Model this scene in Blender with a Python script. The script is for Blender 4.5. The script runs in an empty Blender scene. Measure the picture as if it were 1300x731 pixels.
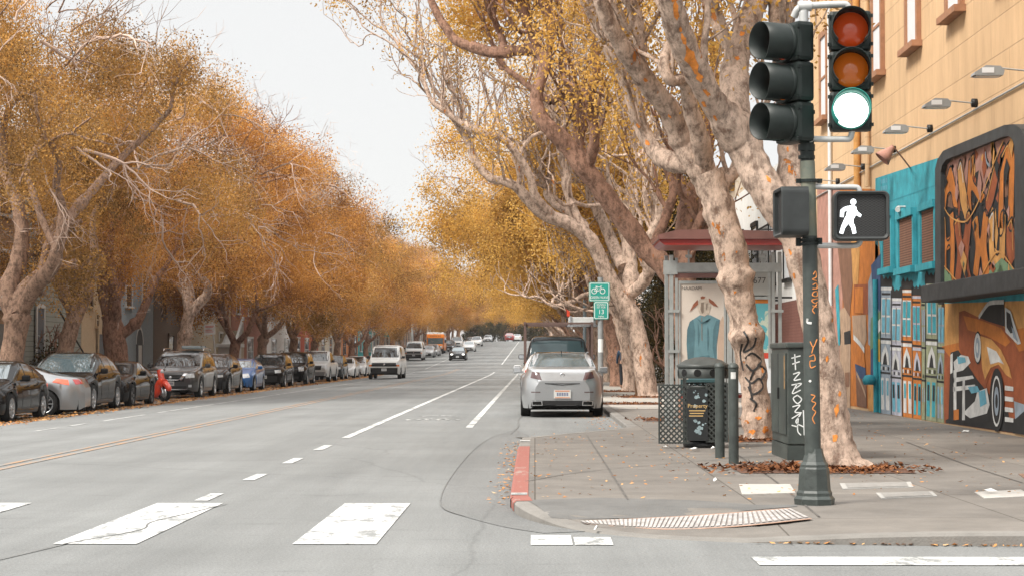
import bpy, bmesh, math, random
import numpy as np
from mathutils import Vector, Matrix, Euler
from mathutils.bvhtree import BVHTree
R = math.radians
PI = math.pi
random.seed(7)
rng = np.random.default_rng(7)
SC = bpy.context.scene
COL = SC.collection

# ------------------------------------------------------------------ camera
FPX, CX, CY = 2400.0, 650.0, 365.5          # focal length in photo pixels (about 66 mm)
CAMZ = 1.35
PITCH, YAW = math.atan(85.5 / FPX), math.atan(29 / FPX)
cd = bpy.data.cameras.new('camera')
cd.sensor_width = 36
cd.lens = FPX * 36 / 1300
cd.clip_start, cd.clip_end = 0.1, 5000
cam = bpy.data.objects.new('camera', cd)
cam.location = (0, 0, CAMZ)
cam.rotation_euler = (PI / 2 + PITCH, 0, YAW)
COL.objects.link(cam)
SC.camera = cam
CROT = Euler((PI / 2 + PITCH, 0, YAW)).to_matrix()

# ------------------------------------------------------------------ sky, sun, exposure
SUN_EL, SUN_AZ = R(46), R(232)              # hazy sun, behind and to the left
wd = bpy.data.worlds.new('World')
SC.world = wd
wd.use_nodes = True
nt = wd.node_tree
nt.nodes.clear()
out = nt.nodes.new('ShaderNodeOutputWorld')
bg = nt.nodes.new('ShaderNodeBackground')
bg.inputs['Strength'].default_value = 0.1
sky = nt.nodes.new('ShaderNodeTexSky')
sky.sky_type = 'NISHITA'
sky.sun_disc = False
sky.sun_elevation, sky.sun_rotation = SUN_EL, SUN_AZ
tc = nt.nodes.new('ShaderNodeTexCoord')
sp = nt.nodes.new('ShaderNodeSeparateXYZ')
nt.links.new(tc.outputs['Generated'], sp.inputs[0])
mr = nt.nodes.new('ShaderNodeMapRange')     # overcast: the zenith is about three times the horizon
mr.inputs['From Min'].default_value, mr.inputs['From Max'].default_value = 0.22, 1
mr.inputs['To Min'].default_value, mr.inputs['To Max'].default_value = 3.5, 11.0
nt.links.new(sp.outputs['Z'], mr.inputs['Value'])
cl = nt.nodes.new('ShaderNodeMix'); cl.data_type = 'RGBA'; cl.blend_type = 'MULTIPLY'
cl.inputs['Factor'].default_value = 1
nt.links.new(mr.outputs['Result'], cl.inputs[6])
cl.inputs[7].default_value = (1.0, 0.995, 0.985, 1)
mx = nt.nodes.new('ShaderNodeMix'); mx.data_type = 'RGBA'
mx.inputs['Factor'].default_value = 0.96
nt.links.new(sky.outputs[0], mx.inputs[6])
nt.links.new(cl.outputs[2], mx.inputs[7])
nt.links.new(mx.outputs[2], bg.inputs['Color'])
nt.links.new(bg.outputs[0], out.inputs['Surface'])
sl = bpy.data.lights.new('sun', 'SUN')
sl.energy = 2.1
sl.angle = R(16)
sl.color = (1, 0.95, 0.87)
sun = bpy.data.objects.new('sun', sl)
sun.rotation_euler = (PI / 2 - SUN_EL, 0, PI - SUN_AZ)
COL.objects.link(sun)
vs = SC.view_settings
vs.view_transform, vs.look, vs.exposure, vs.gamma = 'Standard', 'None', 1.38, 1
vs.use_curve_mapping = False
try:
    SC.cycles.use_denoising = True
    SC.cycles.max_bounces = 6
    SC.cycles.transparent_max_bounces = 6
except Exception:
    pass

# ------------------------------------------------------------------ pixel rays (photo pixels 1300 x 731)
def ray(px, py):
    return CROT @ Vector(((px - CX) / FPX, -(py - CY) / FPX, -1))
def at(px, py, d):                            # the point on that line of sight at street distance d
    v = ray(px, py)
    return Vector((0, 0, CAMZ)) + v * (d / v.y)
def atx(px, py, X):                           # ... on the wall plane x = X
    v = ray(px, py)
    return Vector((0, 0, CAMZ)) + v * (X / v.x)
def atz(px, py, z=0.0):                       # ... on the level z
    v = ray(px, py)
    return Vector((0, 0, CAMZ)) + v * ((z - CAMZ) / v.z)

# ------------------------------------------------------------------ the lie of the land
def rise(y):
    # flat near the crossing, a 1.85 % hill from 150 m, crest near 385 m
    if y < 125: return 0.0
    if y < 175: return 0.0185 * (y - 125) ** 2 / 100
    if y < 370: return 0.0185 * (y - 150)
    if y < 410:
        t = y - 370
        return 0.0185 * (220 + t - t * t / 80)
    return 0.0185 * 240
def gz(x, y):
    c = 0.0
    if x < -6.5:
        c = -0.03 * min(-6.5 - x, 7.7)
    return rise(y) + c
SWZ = 0.10                                    # pavement height on the right

# ------------------------------------------------------------------ materials
MATS = {}
def nnode(nt, t, **kw):
    n = nt.nodes.new(t)
    for k, v in kw.items():
        setattr(n, k, v)
    return n
def pmat(name, col, rough=0.6, metal=0.0, var=0.12, scale=6.0, bump=0.0, bscale=40.0, coat=0.0, spec=0.5,
         emit=None, estr=0.0, col2=None, ramp=None, alpha=None, transl=0.0, detail=4):
    if name in MATS: return MATS[name]
    m = bpy.data.materials.new(name)
    m.use_nodes = True
    nt = m.node_tree
    b = nt.nodes['Principled BSDF']
    b.inputs['Roughness'].default_value = rough
    b.inputs['Metallic'].default_value = metal
    b.inputs['Specular IOR Level'].default_value = spec
    b.inputs['Coat Weight'].default_value = coat
    b.inputs['Coat Roughness'].default_value = 0.03
    c = Vector(col[:3])
    tc = nnode(nt, 'ShaderNodeTexCoord')
    if var > 0 or col2 is not None:
        n = nnode(nt, 'ShaderNodeTexNoise')
        n.inputs['Scale'].default_value = scale
        n.inputs['Detail'].default_value = detail
        n.inputs['Roughness'].default_value = 0.65
        nt.links.new(tc.outputs['Object'], n.inputs['Vector'])
        cr = nnode(nt, 'ShaderNodeValToRGB')
        e = cr.color_ramp.elements
        if ramp:
            while len(e) < len(ramp): e.new(0.5)
            for k, (p, cc) in enumerate(ramp):
                e[k].position = p; e[k].color = (*cc, 1)
        else:
            lo = c * (1 - var); hi = c * (1 + var) if col2 is None else Vector(col2)
            e[0].position, e[1].position = 0.3, 0.7
            e[0].color = (*lo, 1); e[1].color = (*hi, 1)
        nt.links.new(n.outputs['Fac'], cr.inputs[0])
        nt.links.new(cr.outputs[0], b.inputs['Base Color'])
    else:
        b.inputs['Base Color'].default_value = (*c, 1)
    if bump > 0:
        n2 = nnode(nt, 'ShaderNodeTexNoise')
        n2.inputs['Scale'].default_value = bscale
        n2.inputs['Detail'].default_value = 5
        nt.links.new(tc.outputs['Object'], n2.inputs['Vector'])
        bp = nnode(nt, 'ShaderNodeBump')
        bp.inputs['Strength'].default_value = min(1, bump)
        bp.inputs['Distance'].default_value = 0.02
        nt.links.new(n2.outputs['Fac'], bp.inputs['Height'])
        nt.links.new(bp.outputs[0], b.inputs['Normal'])
    if emit is not None:
        b.inputs['Emission Color'].default_value = (*emit, 1)
        b.inputs['Emission Strength'].default_value = estr
    MATS[name] = m
    return m
def leafmat(name, ramp, scale=0.7, transl=0.35):
    if name in MATS: return MATS[name]
    m = bpy.data.materials.new(name); m.use_nodes = True
    nt = m.node_tree; nt.nodes.clear()
    o = nnode(nt, 'ShaderNodeOutputMaterial')
    tc = nnode(nt, 'ShaderNodeTexCoord')
    oi = nnode(nt, 'ShaderNodeObjectInfo')
    n = nnode(nt, 'ShaderNodeTexNoise'); n.noise_dimensions = '4D'
    n.inputs['Scale'].default_value = scale; n.inputs['Detail'].default_value = 3
    n.inputs['Roughness'].default_value = 0.6
    nt.links.new(tc.outputs['Object'], n.inputs['Vector'])
    st = nnode(nt, 'ShaderNodeMapRange'); st.inputs['From Min'].default_value, st.inputs['From Max'].default_value = .33, .67
    st.inputs['To Min'].default_value, st.inputs['To Max'].default_value = .12, .80
    nt.links.new(n.outputs['Fac'], st.inputs['Value'])
    mw = nnode(nt, 'ShaderNodeMath', operation='MULTIPLY'); mw.inputs[1].default_value = 20
    nt.links.new(oi.outputs['Random'], mw.inputs[0]); nt.links.new(mw.outputs[0], n.inputs['W'])
    g = nnode(nt, 'ShaderNodeNewGeometry')          # each leaf its own tint
    mm = nnode(nt, 'ShaderNodeMath', operation='MULTIPLY_ADD')
    mm.inputs[1].default_value = 0.34
    nt.links.new(g.outputs['Random Per Island'], mm.inputs[0])
    ad = nnode(nt, 'ShaderNodeMath', operation='SUBTRACT'); ad.inputs[1].default_value = 0.17
    nt.links.new(st.outputs['Result'], ad.inputs[0]); nt.links.new(ad.outputs[0], mm.inputs[2])
    cr = nnode(nt, 'ShaderNodeValToRGB'); e = cr.color_ramp.elements
    while len(e) < len(ramp): e.new(0.5)
    for k, (p, cc) in enumerate(ramp):
        e[k].position = p; e[k].color = (*cc, 1)
    nt.links.new(mm.outputs[0], cr.inputs[0])
    d = nnode(nt, 'ShaderNodeBsdfDiffuse'); t = nnode(nt, 'ShaderNodeBsdfTranslucent')
    nt.links.new(cr.outputs[0], d.inputs[0]); nt.links.new(cr.outputs[0], t.inputs[0])
    mxs = nnode(nt, 'ShaderNodeMixShader'); mxs.inputs[0].default_value = transl
    nt.links.new(d.outputs[0], mxs.inputs[1]); nt.links.new(t.outputs[0], mxs.inputs[2])
    nt.links.new(mxs.outputs[0], o.inputs['Surface'])
    MATS[name] = m
    return m

# ------------------------------------------------------------------ object helpers
def tag(o, label=None, cat=None, group=None, kind=None):
    if label: o['label'] = label
    if cat: o['category'] = cat
    if group: o['group'] = group
    if kind: o['kind'] = kind
    return o
def thing(name, label, cat, loc=(0, 0, 0), rz=0.0, group=None):
    o = bpy.data.objects.new(name, None)
    o.empty_display_size = 0.3
    o.location = loc; o.rotation_euler = (0, 0, rz)
    COL.objects.link(o)
    return tag(o, label, cat, group)
class MB:
    """collects shapes, builds ONE mesh object"""
    def __init__(s):
        s.v = []; s.f = []; s.m = []; s.sm = []
    def add(s, verts, faces, mi=0, smooth=False):
        k = len(s.v)
        s.v.extend([tuple(p) for p in verts])
        for f in faces:
            s.f.append(tuple(i + k for i in f)); s.m.append(mi); s.sm.append(smooth)
        return s
    def poly(s, pts, mi=0): return s.add(pts, [tuple(range(len(pts)))], mi)
    def box(s, lo, hi, mi=0, M=None, bev=0.0):
        x0, y0, z0 = lo; x1, y1, z1 = hi
        if bev > 0:
            b = min(bev, (x1 - x0) * .45, (y1 - y0) * .45, (z1 - z0) * .45)
            bm = bmesh.new()
            bmesh.ops.create_cube(bm, size=1)
            for v in bm.verts:
                v.co = Vector(((x0 + x1) / 2 + v.co.x * (x1 - x0), (y0 + y1) / 2 + v.co.y * (y1 - y0), (z0 + z1) / 2 + v.co.z * (z1 - z0)))
            bmesh.ops.bevel(bm, geom=bm.edges[:], offset=b, segments=2, affect='EDGES', profile=0.6)
            bm.verts.index_update()
            vs = [v.co.copy() for v in bm.verts]; fs = [[v.index for v in f.verts] for f in bm.faces]
            bm.free()
        else:
            vs = [Vector(p) for p in ((x0,y0,z0),(x1,y0,z0),(x1,y1,z0),(x0,y1,z0),(x0,y0,z1),(x1,y0,z1),(x1,y1,z1),(x0,y1,z1))]
            fs = [(3,2,1,0),(4,5,6,7),(0,1,5,4),(1,2,6,5),(2,3,7,6),(3,0,4,7)]
        if M is not None: vs = [M @ Vector(v) for v in vs]
        return s.add(vs, fs, mi)
    def tube(s, pts, rad, n=8, mi=0, cap=True, smooth=True):
        """pts: list of points, rad: number or list"""
        pts = [Vector(p) for p in pts]
        if not hasattr(rad, '__len__'): rad = [rad] * len(pts)
        vs = []; fs = []
        up = Vector((0, 0, 1))
        T = []
        for i in range(len(pts)):
            a = pts[max(0, i - 1)]; b = pts[min(len(pts) - 1, i + 1)]
            t = b - a
            T.append(t.normalized() if t.length > 1e-9 else up)
        nrm = T[0].orthogonal().normalized()
        for i, p in enumerate(pts):
            nrm = (nrm - T[i] * nrm.dot(T[i]))
            nrm = nrm.normalized() if nrm.length > 1e-6 else T[i].orthogonal().normalized()
            bn = T[i].cross(nrm)
            for k in range(n):
                a = 2 * PI * k / n
                vs.append(p + (nrm * math.cos(a) + bn * math.sin(a)) * rad[i])
        for i in range(len(pts) - 1):
            for k in range(n):
                k2 = (k + 1) % n
                fs.append((i * n + k, i * n + k2, (i + 1) * n + k2, (i + 1) * n + k))
        s.add(vs, fs, mi, smooth)
        if cap:
            L = (len(pts) - 1) * n
            s.add(vs[:n], [tuple(reversed(range(n)))], mi); s.add(vs[L:], [tuple(range(n))], mi)
        return s
    def lathe(s, prof, n=24, mi=0, M=None, smooth=True, a0=0.0, a1=2 * PI):
        """prof: (r, z) list around the z axis"""
        full = abs(a1 - a0 - 2 * PI) < 1e-6
        m = n if full else n + 1
        vs = []; fs = []
        for (r, z) in prof:
            for k in range(m):
                a = a0 + (a1 - a0) * k / n
                vs.append(Vector((r * math.cos(a), r * math.sin(a), z)))
        for i in range(len(prof) - 1):
            for k in range(n):
                k2 = (k + 1) % m
                fs.append((i * m + k, i * m + k2, (i + 1) * m + k2, (i + 1) * m + k))
        if M is not None: vs = [M @ v for v in vs]
        return s.add(vs, fs, mi, smooth)
    def prism(s, pts, d, mi=0):
        """planar polygon extruded by vector d"""
        d = Vector(d); n = len(pts)
        a = [Vector(p) for p in pts]; b = [p + d for p in a]
        fs = [tuple(reversed(range(n))), tuple(range(n, 2 * n))]
        for k in range(n):
            k2 = (k + 1) % n
            fs.append((k, k2, n + k2, n + k))
        return s.add(a + b, fs, mi)
    def ribbon(s, pts, w, nrm, mi=0):
        """flat stroke of width w lying in the plane with normal nrm"""
        pts = [Vector(p) for p in pts]; nrm = Vector(nrm)
        vs = []
        for i, p in enumerate(pts):
            t = pts[min(i + 1, len(pts) - 1)] - pts[max(i - 1, 0)]
            b = t.cross(nrm).normalized() * (w / 2)
            vs += [p - b, p + b]
        return s.add(vs, [(2 * i, 2 * i + 1, 2 * i + 3, 2 * i + 2) for i in range(len(pts) - 1)], mi)
    def build(s, name, mats, parent=None, loc=None, rz=None):
        me = bpy.data.meshes.new(name)
        me.from_pydata(s.v, [], s.f)
        if not isinstance(mats, (list, tuple)): mats = [mats]
        for m in mats: me.materials.append(m)
        if s.f:
            me.polygons.foreach_set('material_index', np.array(s.m, dtype=np.int32))
            me.polygons.foreach_set('use_smooth', np.array(s.sm, dtype=bool))
        me.update()
        o = bpy.data.objects.new(name, me)
        COL.objects.link(o)
        if parent is not None: o.parent = parent
        if loc is not None: o.location = loc
        if rz is not None: o.rotation_euler = (0, 0, rz)
        return o
def copy_tree(o, parent=None):
    c = o.copy(); COL.objects.link(c)
    if parent is not None:
        c.parent = parent
    for ch in [q for q in o.children]:
        copy_tree(ch, c)
    return c
def text_mesh(body, size, name, mat, parent, M, ext=0.0, align='CENTER', sx=1.0):
    cu = bpy.data.curves.new(name, 'FONT')
    cu.body = body; cu.size = size; cu.extrude = ext; cu.align_x = align; cu.align_y = 'CENTER'
    to = bpy.data.objects.new(name, cu); COL.objects.link(to)
    dg = bpy.context.evaluated_depsgraph_get()
    me = bpy.data.meshes.new_from_object(to.evaluated_get(dg))
    bpy.data.objects.remove(to); bpy.data.curves.remove(cu)
    me.transform(M @ Matrix.Diagonal((sx, 1, 1, 1)))
    me.materials.clear(); me.materials.append(mat)
    me.name = name
    o = bpy.data.objects.new(name, me); COL.objects.link(o)
    if parent is not None: o.parent = parent
    return o
def facing(origin, right=(1, 0, 0), up=(0, 0, 1)):
    """matrix that lays the text plane (x right, y up) at origin"""
    r = Vector(right).normalized(); u = Vector(up).normalized(); n = r.cross(u)
    M = Matrix((r, u, n)).transposed().to_4x4()
    M.translation = Vector(origin)
    return M
def smooth_path(P, n=6):
    """Catmull-Rom through tuples of any length"""
    P = [np.array(p, float) for p in P]
    Q = [2 * P[0] - P[1]] + P + [2 * P[-1] - P[-2]]
    o = []
    for i in range(1, len(Q) - 2):
        for k in range(n):
            t = k / n
            a, b, c, d = Q[i - 1], Q[i], Q[i + 1], Q[i + 2]
            o.append(0.5 * (2 * b + (c - a) * t + (2 * a - 5 * b + 4 * c - d) * t * t + (3 * b - a - 3 * c + d) * t ** 3))
    o.append(P[-1])
    return o
# ================================================================== GROUND, ROAD, PAVEMENTS, PAINT
def asphalt(name, base, patch=True):
    if name in MATS: return MATS[name]
    m = pmat(name, base, rough=0.88, var=0.0, bump=0.35, bscale=70, spec=0.3)
    nt = m.node_tree; b = nt.nodes['Principled BSDF']
    tc = [n for n in nt.nodes if n.type == 'TEX_COORD'][0]
    def noise(scale, detail, rough=0.6, stretch=None):
        n = nnode(nt, 'ShaderNodeTexNoise'); n.inputs['Scale'].default_value = scale
        n.inputs['Detail'].default_value = detail; n.inputs['Roughness'].default_value = rough
        if stretch:
            mp = nnode(nt, 'ShaderNodeMapping'); mp.inputs['Scale'].default_value = stretch
            nt.links.new(tc.outputs['Object'], mp.inputs[0]); nt.links.new(mp.outputs[0], n.inputs['Vector'])
        else: nt.links.new(tc.outputs['Object'], n.inputs['Vector'])
        return n
    def ramp(src, p0, c0, p1, c1):
        cr = nnode(nt, 'ShaderNodeValToRGB'); e = cr.color_ramp.elements
        e[0].position, e[1].position = p0, p1
        e[0].color = (c0, c0, c0, 1); e[1].color = (c1, c1, c1, 1)
        nt.links.new(src, cr.inputs[0]); return cr.outputs[0]
    def mul(a, bb):
        x = nnode(nt, 'ShaderNodeMix'); x.data_type = 'RGBA'; x.blend_type = 'MULTIPLY'; x.inputs['Factor'].default_value = 1
        nt.links.new(a, x.inputs[6]); nt.links.new(bb, x.inputs[7]); return x.outputs[2]
    rgb = nnode(nt, 'ShaderNodeRGB'); rgb.outputs[0].default_value = (*base, 1)
    c = mul(rgb.outputs[0], ramp(noise(48, 5, 0.85).outputs['Fac'], 0.3, 0.58, 0.70, 1.30))
    c = mul(c, ramp(noise(0.35, 5).outputs['Fac'], 0.35, 0.9, 0.65, 1.06))
    c = mul(c, ramp(noise(1.0, 6, 0.7, (1.1, 0.05, 1)).outputs['Fac'], 0.33, 0.85, 0.6, 1.06))   # wheel tracks along the street
    c = mul(c, ramp(noise(1.6, 7, 0.8, (0.5, 2.2, 1)).outputs['Fac'], 0.30, 0.74, 0.44, 1.0))  # old stains
    v = nnode(nt, 'ShaderNodeTexVoronoi'); v.feature = 'DISTANCE_TO_EDGE'; v.inputs['Scale'].default_value = 0.16
    nw = noise(0.8, 4); mw = nnode(nt, 'ShaderNodeMix'); mw.data_type = 'RGBA'; mw.inputs['Factor'].default_value = 0.22
    nt.links.new(tc.outputs['Object'], mw.inputs[6]); nt.links.new(nw.outputs['Color'], mw.inputs[7])
    sc = nnode(nt, 'ShaderNodeVectorMath', operation='SCALE'); sc.inputs['Scale'].default_value = 1.25
    nt.links.new(mw.outputs[2], sc.inputs[0]); nt.links.new(sc.outputs[0], v.inputs['Vector'])
    c = mul(c, ramp(v.outputs['Distance'], 0.0, 0.84, 0.0025, 1.0))                              # hairline cracks
    nt.links.new(c, b.inputs['Base Color'])
    return m
M_ROAD = asphalt('road asphalt', (0.186, 0.190, 0.186))
M_APRON = asphalt('gutter asphalt', (0.168, 0.170, 0.166))
def worn(name, col, under, amount=0.42, scale=3.0):
    """old road paint: the asphalt shows through where it has worn off"""
    if name in MATS: return MATS[name]
    m = pmat(name, col, rough=0.75, var=0.0, bump=0.2, bscale=70)
    nt = m.node_tree; b = nt.nodes['Principled BSDF']
    tc = [n for n in nt.nodes if n.type == 'TEX_COORD'][0]
    n = nnode(nt, 'ShaderNodeTexNoise'); n.inputs['Scale'].default_value = scale; n.inputs['Detail'].default_value = 9
    n.inputs['Roughness'].default_value = 0.8
    mp = nnode(nt, 'ShaderNodeMapping'); mp.inputs['Scale'].default_value = (1, 0.5, 1)
    nt.links.new(tc.outputs['Object'], mp.inputs[0]); nt.links.new(mp.outputs[0], n.inputs['Vector'])
    cr = nnode(nt, 'ShaderNodeValToRGB'); e = cr.color_ramp.elements
    e[0].position, e[1].position = amount - 0.03, amount + 0.05
    e[0].color = (*under, 1); e[1].color = (*col, 1)
    nt.links.new(n.outputs['Fac'], cr.inputs[0]); nt.links.new(cr.outputs[0], b.inputs['Base Color'])
    return m
ASP = (0.19, 0.195, 0.19)
M_WHITE = worn('road paint white', (0.50, 0.50, 0.487), ASP, 0.45)
M_WHITE2 = worn('road paint old white', (0.42, 0.42, 0.405), ASP, 0.48)
M_YEL = worn('road paint amber', (0.32, 0.19, 0.105), ASP, 0.49)
def concrete(name, base, slab=None):
    m = pmat(name, base, rough=0.9, var=0.0, bump=0.25, bscale=60, spec=0.3)
    nt = m.node_tree; b = nt.nodes['Principled BSDF']
    tc = [n for n in nt.nodes if n.type == 'TEX_COORD'][0]
    n1 = nnode(nt, 'ShaderNodeTexNoise'); n1.inputs['Scale'].default_value = 1.3; n1.inputs['Detail'].default_value = 9; n1.inputs['Roughness'].default_value = 0.72
    nt.links.new(tc.outputs['Object'], n1.inputs['Vector'])
    cr = nnode(nt, 'ShaderNodeValToRGB'); e = cr.color_ramp.elements
    e[0].position, e[1].position = 0.32, 0.68
    e[0].color = (*[x * 0.72 for x in base], 1); e[1].color = (*[x * 1.12 for x in base], 1)
    nt.links.new(n1.outputs['Fac'], cr.inputs[0])
    last = cr.outputs[0]
    if slab:
        br = nnode(nt, 'ShaderNodeTexBrick'); br.offset = 0.0
        br.inputs['Scale'].default_value = 1; br.inputs['Mortar Size'].default_value = 0.008
        br.inputs['Brick Width'].default_value, br.inputs['Row Height'].default_value = slab
        br.inputs['Color1'].default_value = (0.9, 0.9, 0.9, 1); br.inputs['Color2'].default_value = (1.08, 1.07, 1.05, 1)
        br.inputs['Mortar'].default_value = (0.5, 0.48, 0.45, 1)
        nt.links.new(tc.outputs['Object'], br.inputs['Vector'])
        mm = nnode(nt, 'ShaderNodeMix'); mm.data_type = 'RGBA'; mm.blend_type = 'MULTIPLY'; mm.inputs['Factor'].default_value = 1
        nt.links.new(last, mm.inputs[6]); nt.links.new(br.outputs[0], mm.inputs[7]); last = mm.outputs[2]
    nt.links.new(last, b.inputs['Base Color'])
    return m
M_WALK = concrete('pavement concrete', (0.165, 0.151, 0.136), (1.85, 2.45))
M_KERB = concrete('kerb concrete', (0.20, 0.188, 0.172))
M_EARTH = pmat('dry ground', (0.12, 0.10, 0.07), rough=1, var=0.3, scale=0.3)

YS = [-40, -20, -5, 8, 20, 36, 60, 90, 120] + list(range(126, 430, 8)) + [440, 600, 900, 1600, 3200]
def sheet(name, xs, ys, zf, mat, skip=None):
    m = MB(); nx = len(xs)
    vs = [(x, y, zf(x, y)) for y in ys for x in xs]
    fs = [(j * nx + i, j * nx + i + 1, (j + 1) * nx + i + 1, (j + 1) * nx + i)
          for j in range(len(ys) - 1) for i in range(nx - 1) if not (skip and skip(xs[i], ys[j]))]
    m.add(vs, fs)
    return tag(m.build(name, mat), kind='structure')
sheet('ground', [-1500, -300, -60, -30, -14.2, -10, -6.5, 0, 8, 30, 120, 600, 1800], YS, lambda x, y: gz(x, y) - 0.12, M_EARTH)
sheet('road', [-60, -30, -14.25, -12, -9, -6.5, -3, 0, 2.2, 9, 30, 60], [y for y in YS if y < 430], gz, M_ROAD,
      skip=lambda x, y: (x >= 2 and y >= 36) or (x < -14.3 and y >= 20))

# --- right pavement with the kerb round the corner and the bulb-out
OUT = [(60, 13.1, .10), (30, 13.2, .10), (12, 13.3, .10), (6, 13.4, .10), (3.6, 13.48, .095), (2.6, 13.55, .08), (1.9, 13.65, .045), (1.45, 13.76, .018), (.9, 14.02, .012),
       (.5, 14.4, .014), (.2, 14.9, .035), (.0, 15.4, .07), (-.14, 16.0, .095), (-.2, 16.7, .10), (-.22, 18, .10), (-.22, 28.2, .10), (-.12, 29.0, .10),
       (.25, 30.0, .10), (1.1, 31.8, .10), (1.5, 32.8, .10), (1.65, 33.8, .10)]
OUT = [tuple(p) for p in smooth_path(OUT, 4)]
N_NEAR = len(OUT)
OUT += [(1.65, y, .10 + rise(y)) for y in [36, 60, 90, 120] + list(range(126, 430, 8))]
def offs(P, d):
    r = []
    for i, p in enumerate(P):
        a = P[max(0, i - 1)]; b = P[min(len(P) - 1, i + 1)]
        t = Vector((b[0] - a[0], b[1] - a[1])).normalized()
        r.append((p[0] + t.y * d, p[1] - t.x * d))
    return r
O2 = np.array([(p[0], p[1]) for p in OUT[:N_NEAR]])
def zs(x, y):
    """pavement surface (right side): slopes down to the kerb ramp at the corner"""
    if y > 34: return SWZ + rise(y)
    i = int(np.argmin((O2[:, 0] - x) ** 2 + (O2[:, 1] - y) ** 2))
    d = math.hypot(O2[i, 0] - x, O2[i, 1] - y)
    t = min(1, max(0, (d - 0.16) / 1.2))
    return OUT[i][2] + (SWZ - OUT[i][2]) * t
KI = offs(OUT, 0.16)
# surface: grid of quads between the kerb's inner edge and the building line, row by row
def walk_strip():
    m = MB()
    # corner and bulb-out: fine grid clipped by the kerb line
    xs = np.arange(-0.1, 12.01, 0.3); ys = np.arange(13.4, 34.01, 0.3)
    ki = [Vector((p[0], p[1])) for p in KI[:N_NEAR]]
    poly = [(p.x, p.y) for p in ki] + [(1.81, 36.0), (12, 36.0), (12, 13.46)]
    bm = bmesh.new()
    keep = [p for p in poly if p[0] <= 12.0]
    f = bm.faces.new([bm.verts.new((x, y, 0)) for x, y in keep])
    bmesh.ops.triangulate(bm, faces=[f])
    for k in range(1, 46):
        bmesh.ops.bisect_plane(bm, geom=bm.verts[:] + bm.edges[:] + bm.faces[:], plane_co=(0, 13.4 + k * 0.5, 0), plane_no=(0, 1, 0))
    for k in range(0, 10):
        bmesh.ops.bisect_plane(bm, geom=bm.verts[:] + bm.edges[:] + bm.faces[:], plane_co=(k * 0.5, 0, 0), plane_no=(1, 0, 0))
    bm.verts.index_update()
    m.add([(v.co.x, v.co.y, zs(v.co.x, v.co.y)) for v in bm.verts], [[v.index for v in f.verts] for f in bm.faces])
    bm.free()
    m.add([(12, 13.46, .1), (60, 13.26, .1), (60, 36, .1), (12, 36, .1)], [(0, 1, 2, 3)])
    ys2 = [36, 60, 90, 120] + list(range(126, 430, 8))
    for a, b in zip(ys2[:-1], ys2[1:]):
        m.add([(1.81, a, .1 + rise(a)), (12, a, .1 + rise(a)), (12, b, .1 + rise(b)), (1.81, b, .1 + rise(b))], [(0, 1, 2, 3)])
    return tag(m.build('pavement', M_WALK), kind='structure')
walk_strip()
def kerb_mesh(i0, i1, name, mat, lift=0.0, w=0.16, low=0.03):
    P = OUT[i0:i1]; m = MB()
    e0 = offs(OUT, -lift)[i0:i1]; e1 = offs(OUT, 0.018)[i0:i1]; e2 = offs(OUT, w)[i0:i1]
    vs = []
    for p, a, b, c in zip(P, e0, e1, e2):
        base = rise(p[1])
        vs += [(a[0], a[1], base - low), (a[0], a[1], p[2] - 0.02 + lift), (b[0], b[1], p[2] + lift), (c[0], c[1], p[2] + 0.002 + lift)]
    fs = [(4 * i + k, 4 * i + k + 1, 4 * i + 5 + k, 4 * i + 4 + k) for i in range(len(P) - 1) for k in range(3)]
    m.add(vs, fs)
    return m.build(name, mat)
tag(kerb_mesh(0, len(OUT), 'kerb', M_KERB), kind='structure')
M_REDK = worn('kerb paint red', (0.245, 0.082, 0.062), (0.28, 0.22, 0.19), 0.40, 5)
i0 = next(i for i, p in enumerate(OUT) if p[1] > 16.3 and p[0] < 0.1)
i1 = next(i for i, p in enumerate(OUT) if p[1] > 28.1)
tag(kerb_mesh(i0, i1, 'red_kerb_paint', M_REDK, lift=0.004, w=0.158, low=-0.012), kind='structure')
m = MB()
for y in (16.95, 27.6):
    m.poly([(-.215, y, .1085), (-.07, y, .1085), (-.07, y + .28, .1085), (-.215, y + .28, .1085)])
tag(m.build('kerb_marking', M_WHITE2), kind='structure')
# lower patch of the corner ramp and the ribbed white ramp panel
M_PANEL = pmat('ramp panel', (0.33, 0.31, 0.295), rough=0.8, var=0.35, scale=8, bump=0.2)
M_PANEL2 = pmat('ramp panel groove', (0.215, 0.19, 0.175), rough=0.85, var=0.3, scale=8)
M_PANEL3 = pmat('ramp panel edge', (0.30, 0.18, 0.125), rough=0.85, var=0.25, scale=8)
M_RAMP = concrete('ramp concrete', (0.135, 0.132, 0.126))
topc = smooth_path([(735, 661), (800, 657.5), (870, 654), (940, 649), (1002, 644)], 8)
botc = smooth_path([(742, 664), (800, 669), (860, 671.5), (940, 667.5), (1031, 658)], 8)
m = MB()
def onwalk(px, py, up=0.0):
    p = atz(px, py, 0.06)
    for _ in range(3):
        z = zs(p.x, p.y) + up
        p = atz(px, py, z)
    return p
A = [onwalk(*p, .010) for p in topc]; B = [onwalk(*p, .010) for p in botc]
def lerp(a, b, t): return a + (b - a) * t
n = len(A)
for i in range(n - 1):
    for mi, (u0, u1) in ((2, (0, .06)), (1, (.06, .94)), (2, (.94, 1))):
        m.add([lerp(A[i], B[i], u1), lerp(A[i + 1], B[i + 1], u1), lerp(A[i + 1], B[i + 1], u0), lerp(A[i], B[i], u0)], [(0, 1, 2, 3)], mi)
NB = 46
def along(P, t):
    f = t * (len(P) - 1); k = min(int(f), len(P) - 2); return lerp(P[k], P[k + 1], f - k)
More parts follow.
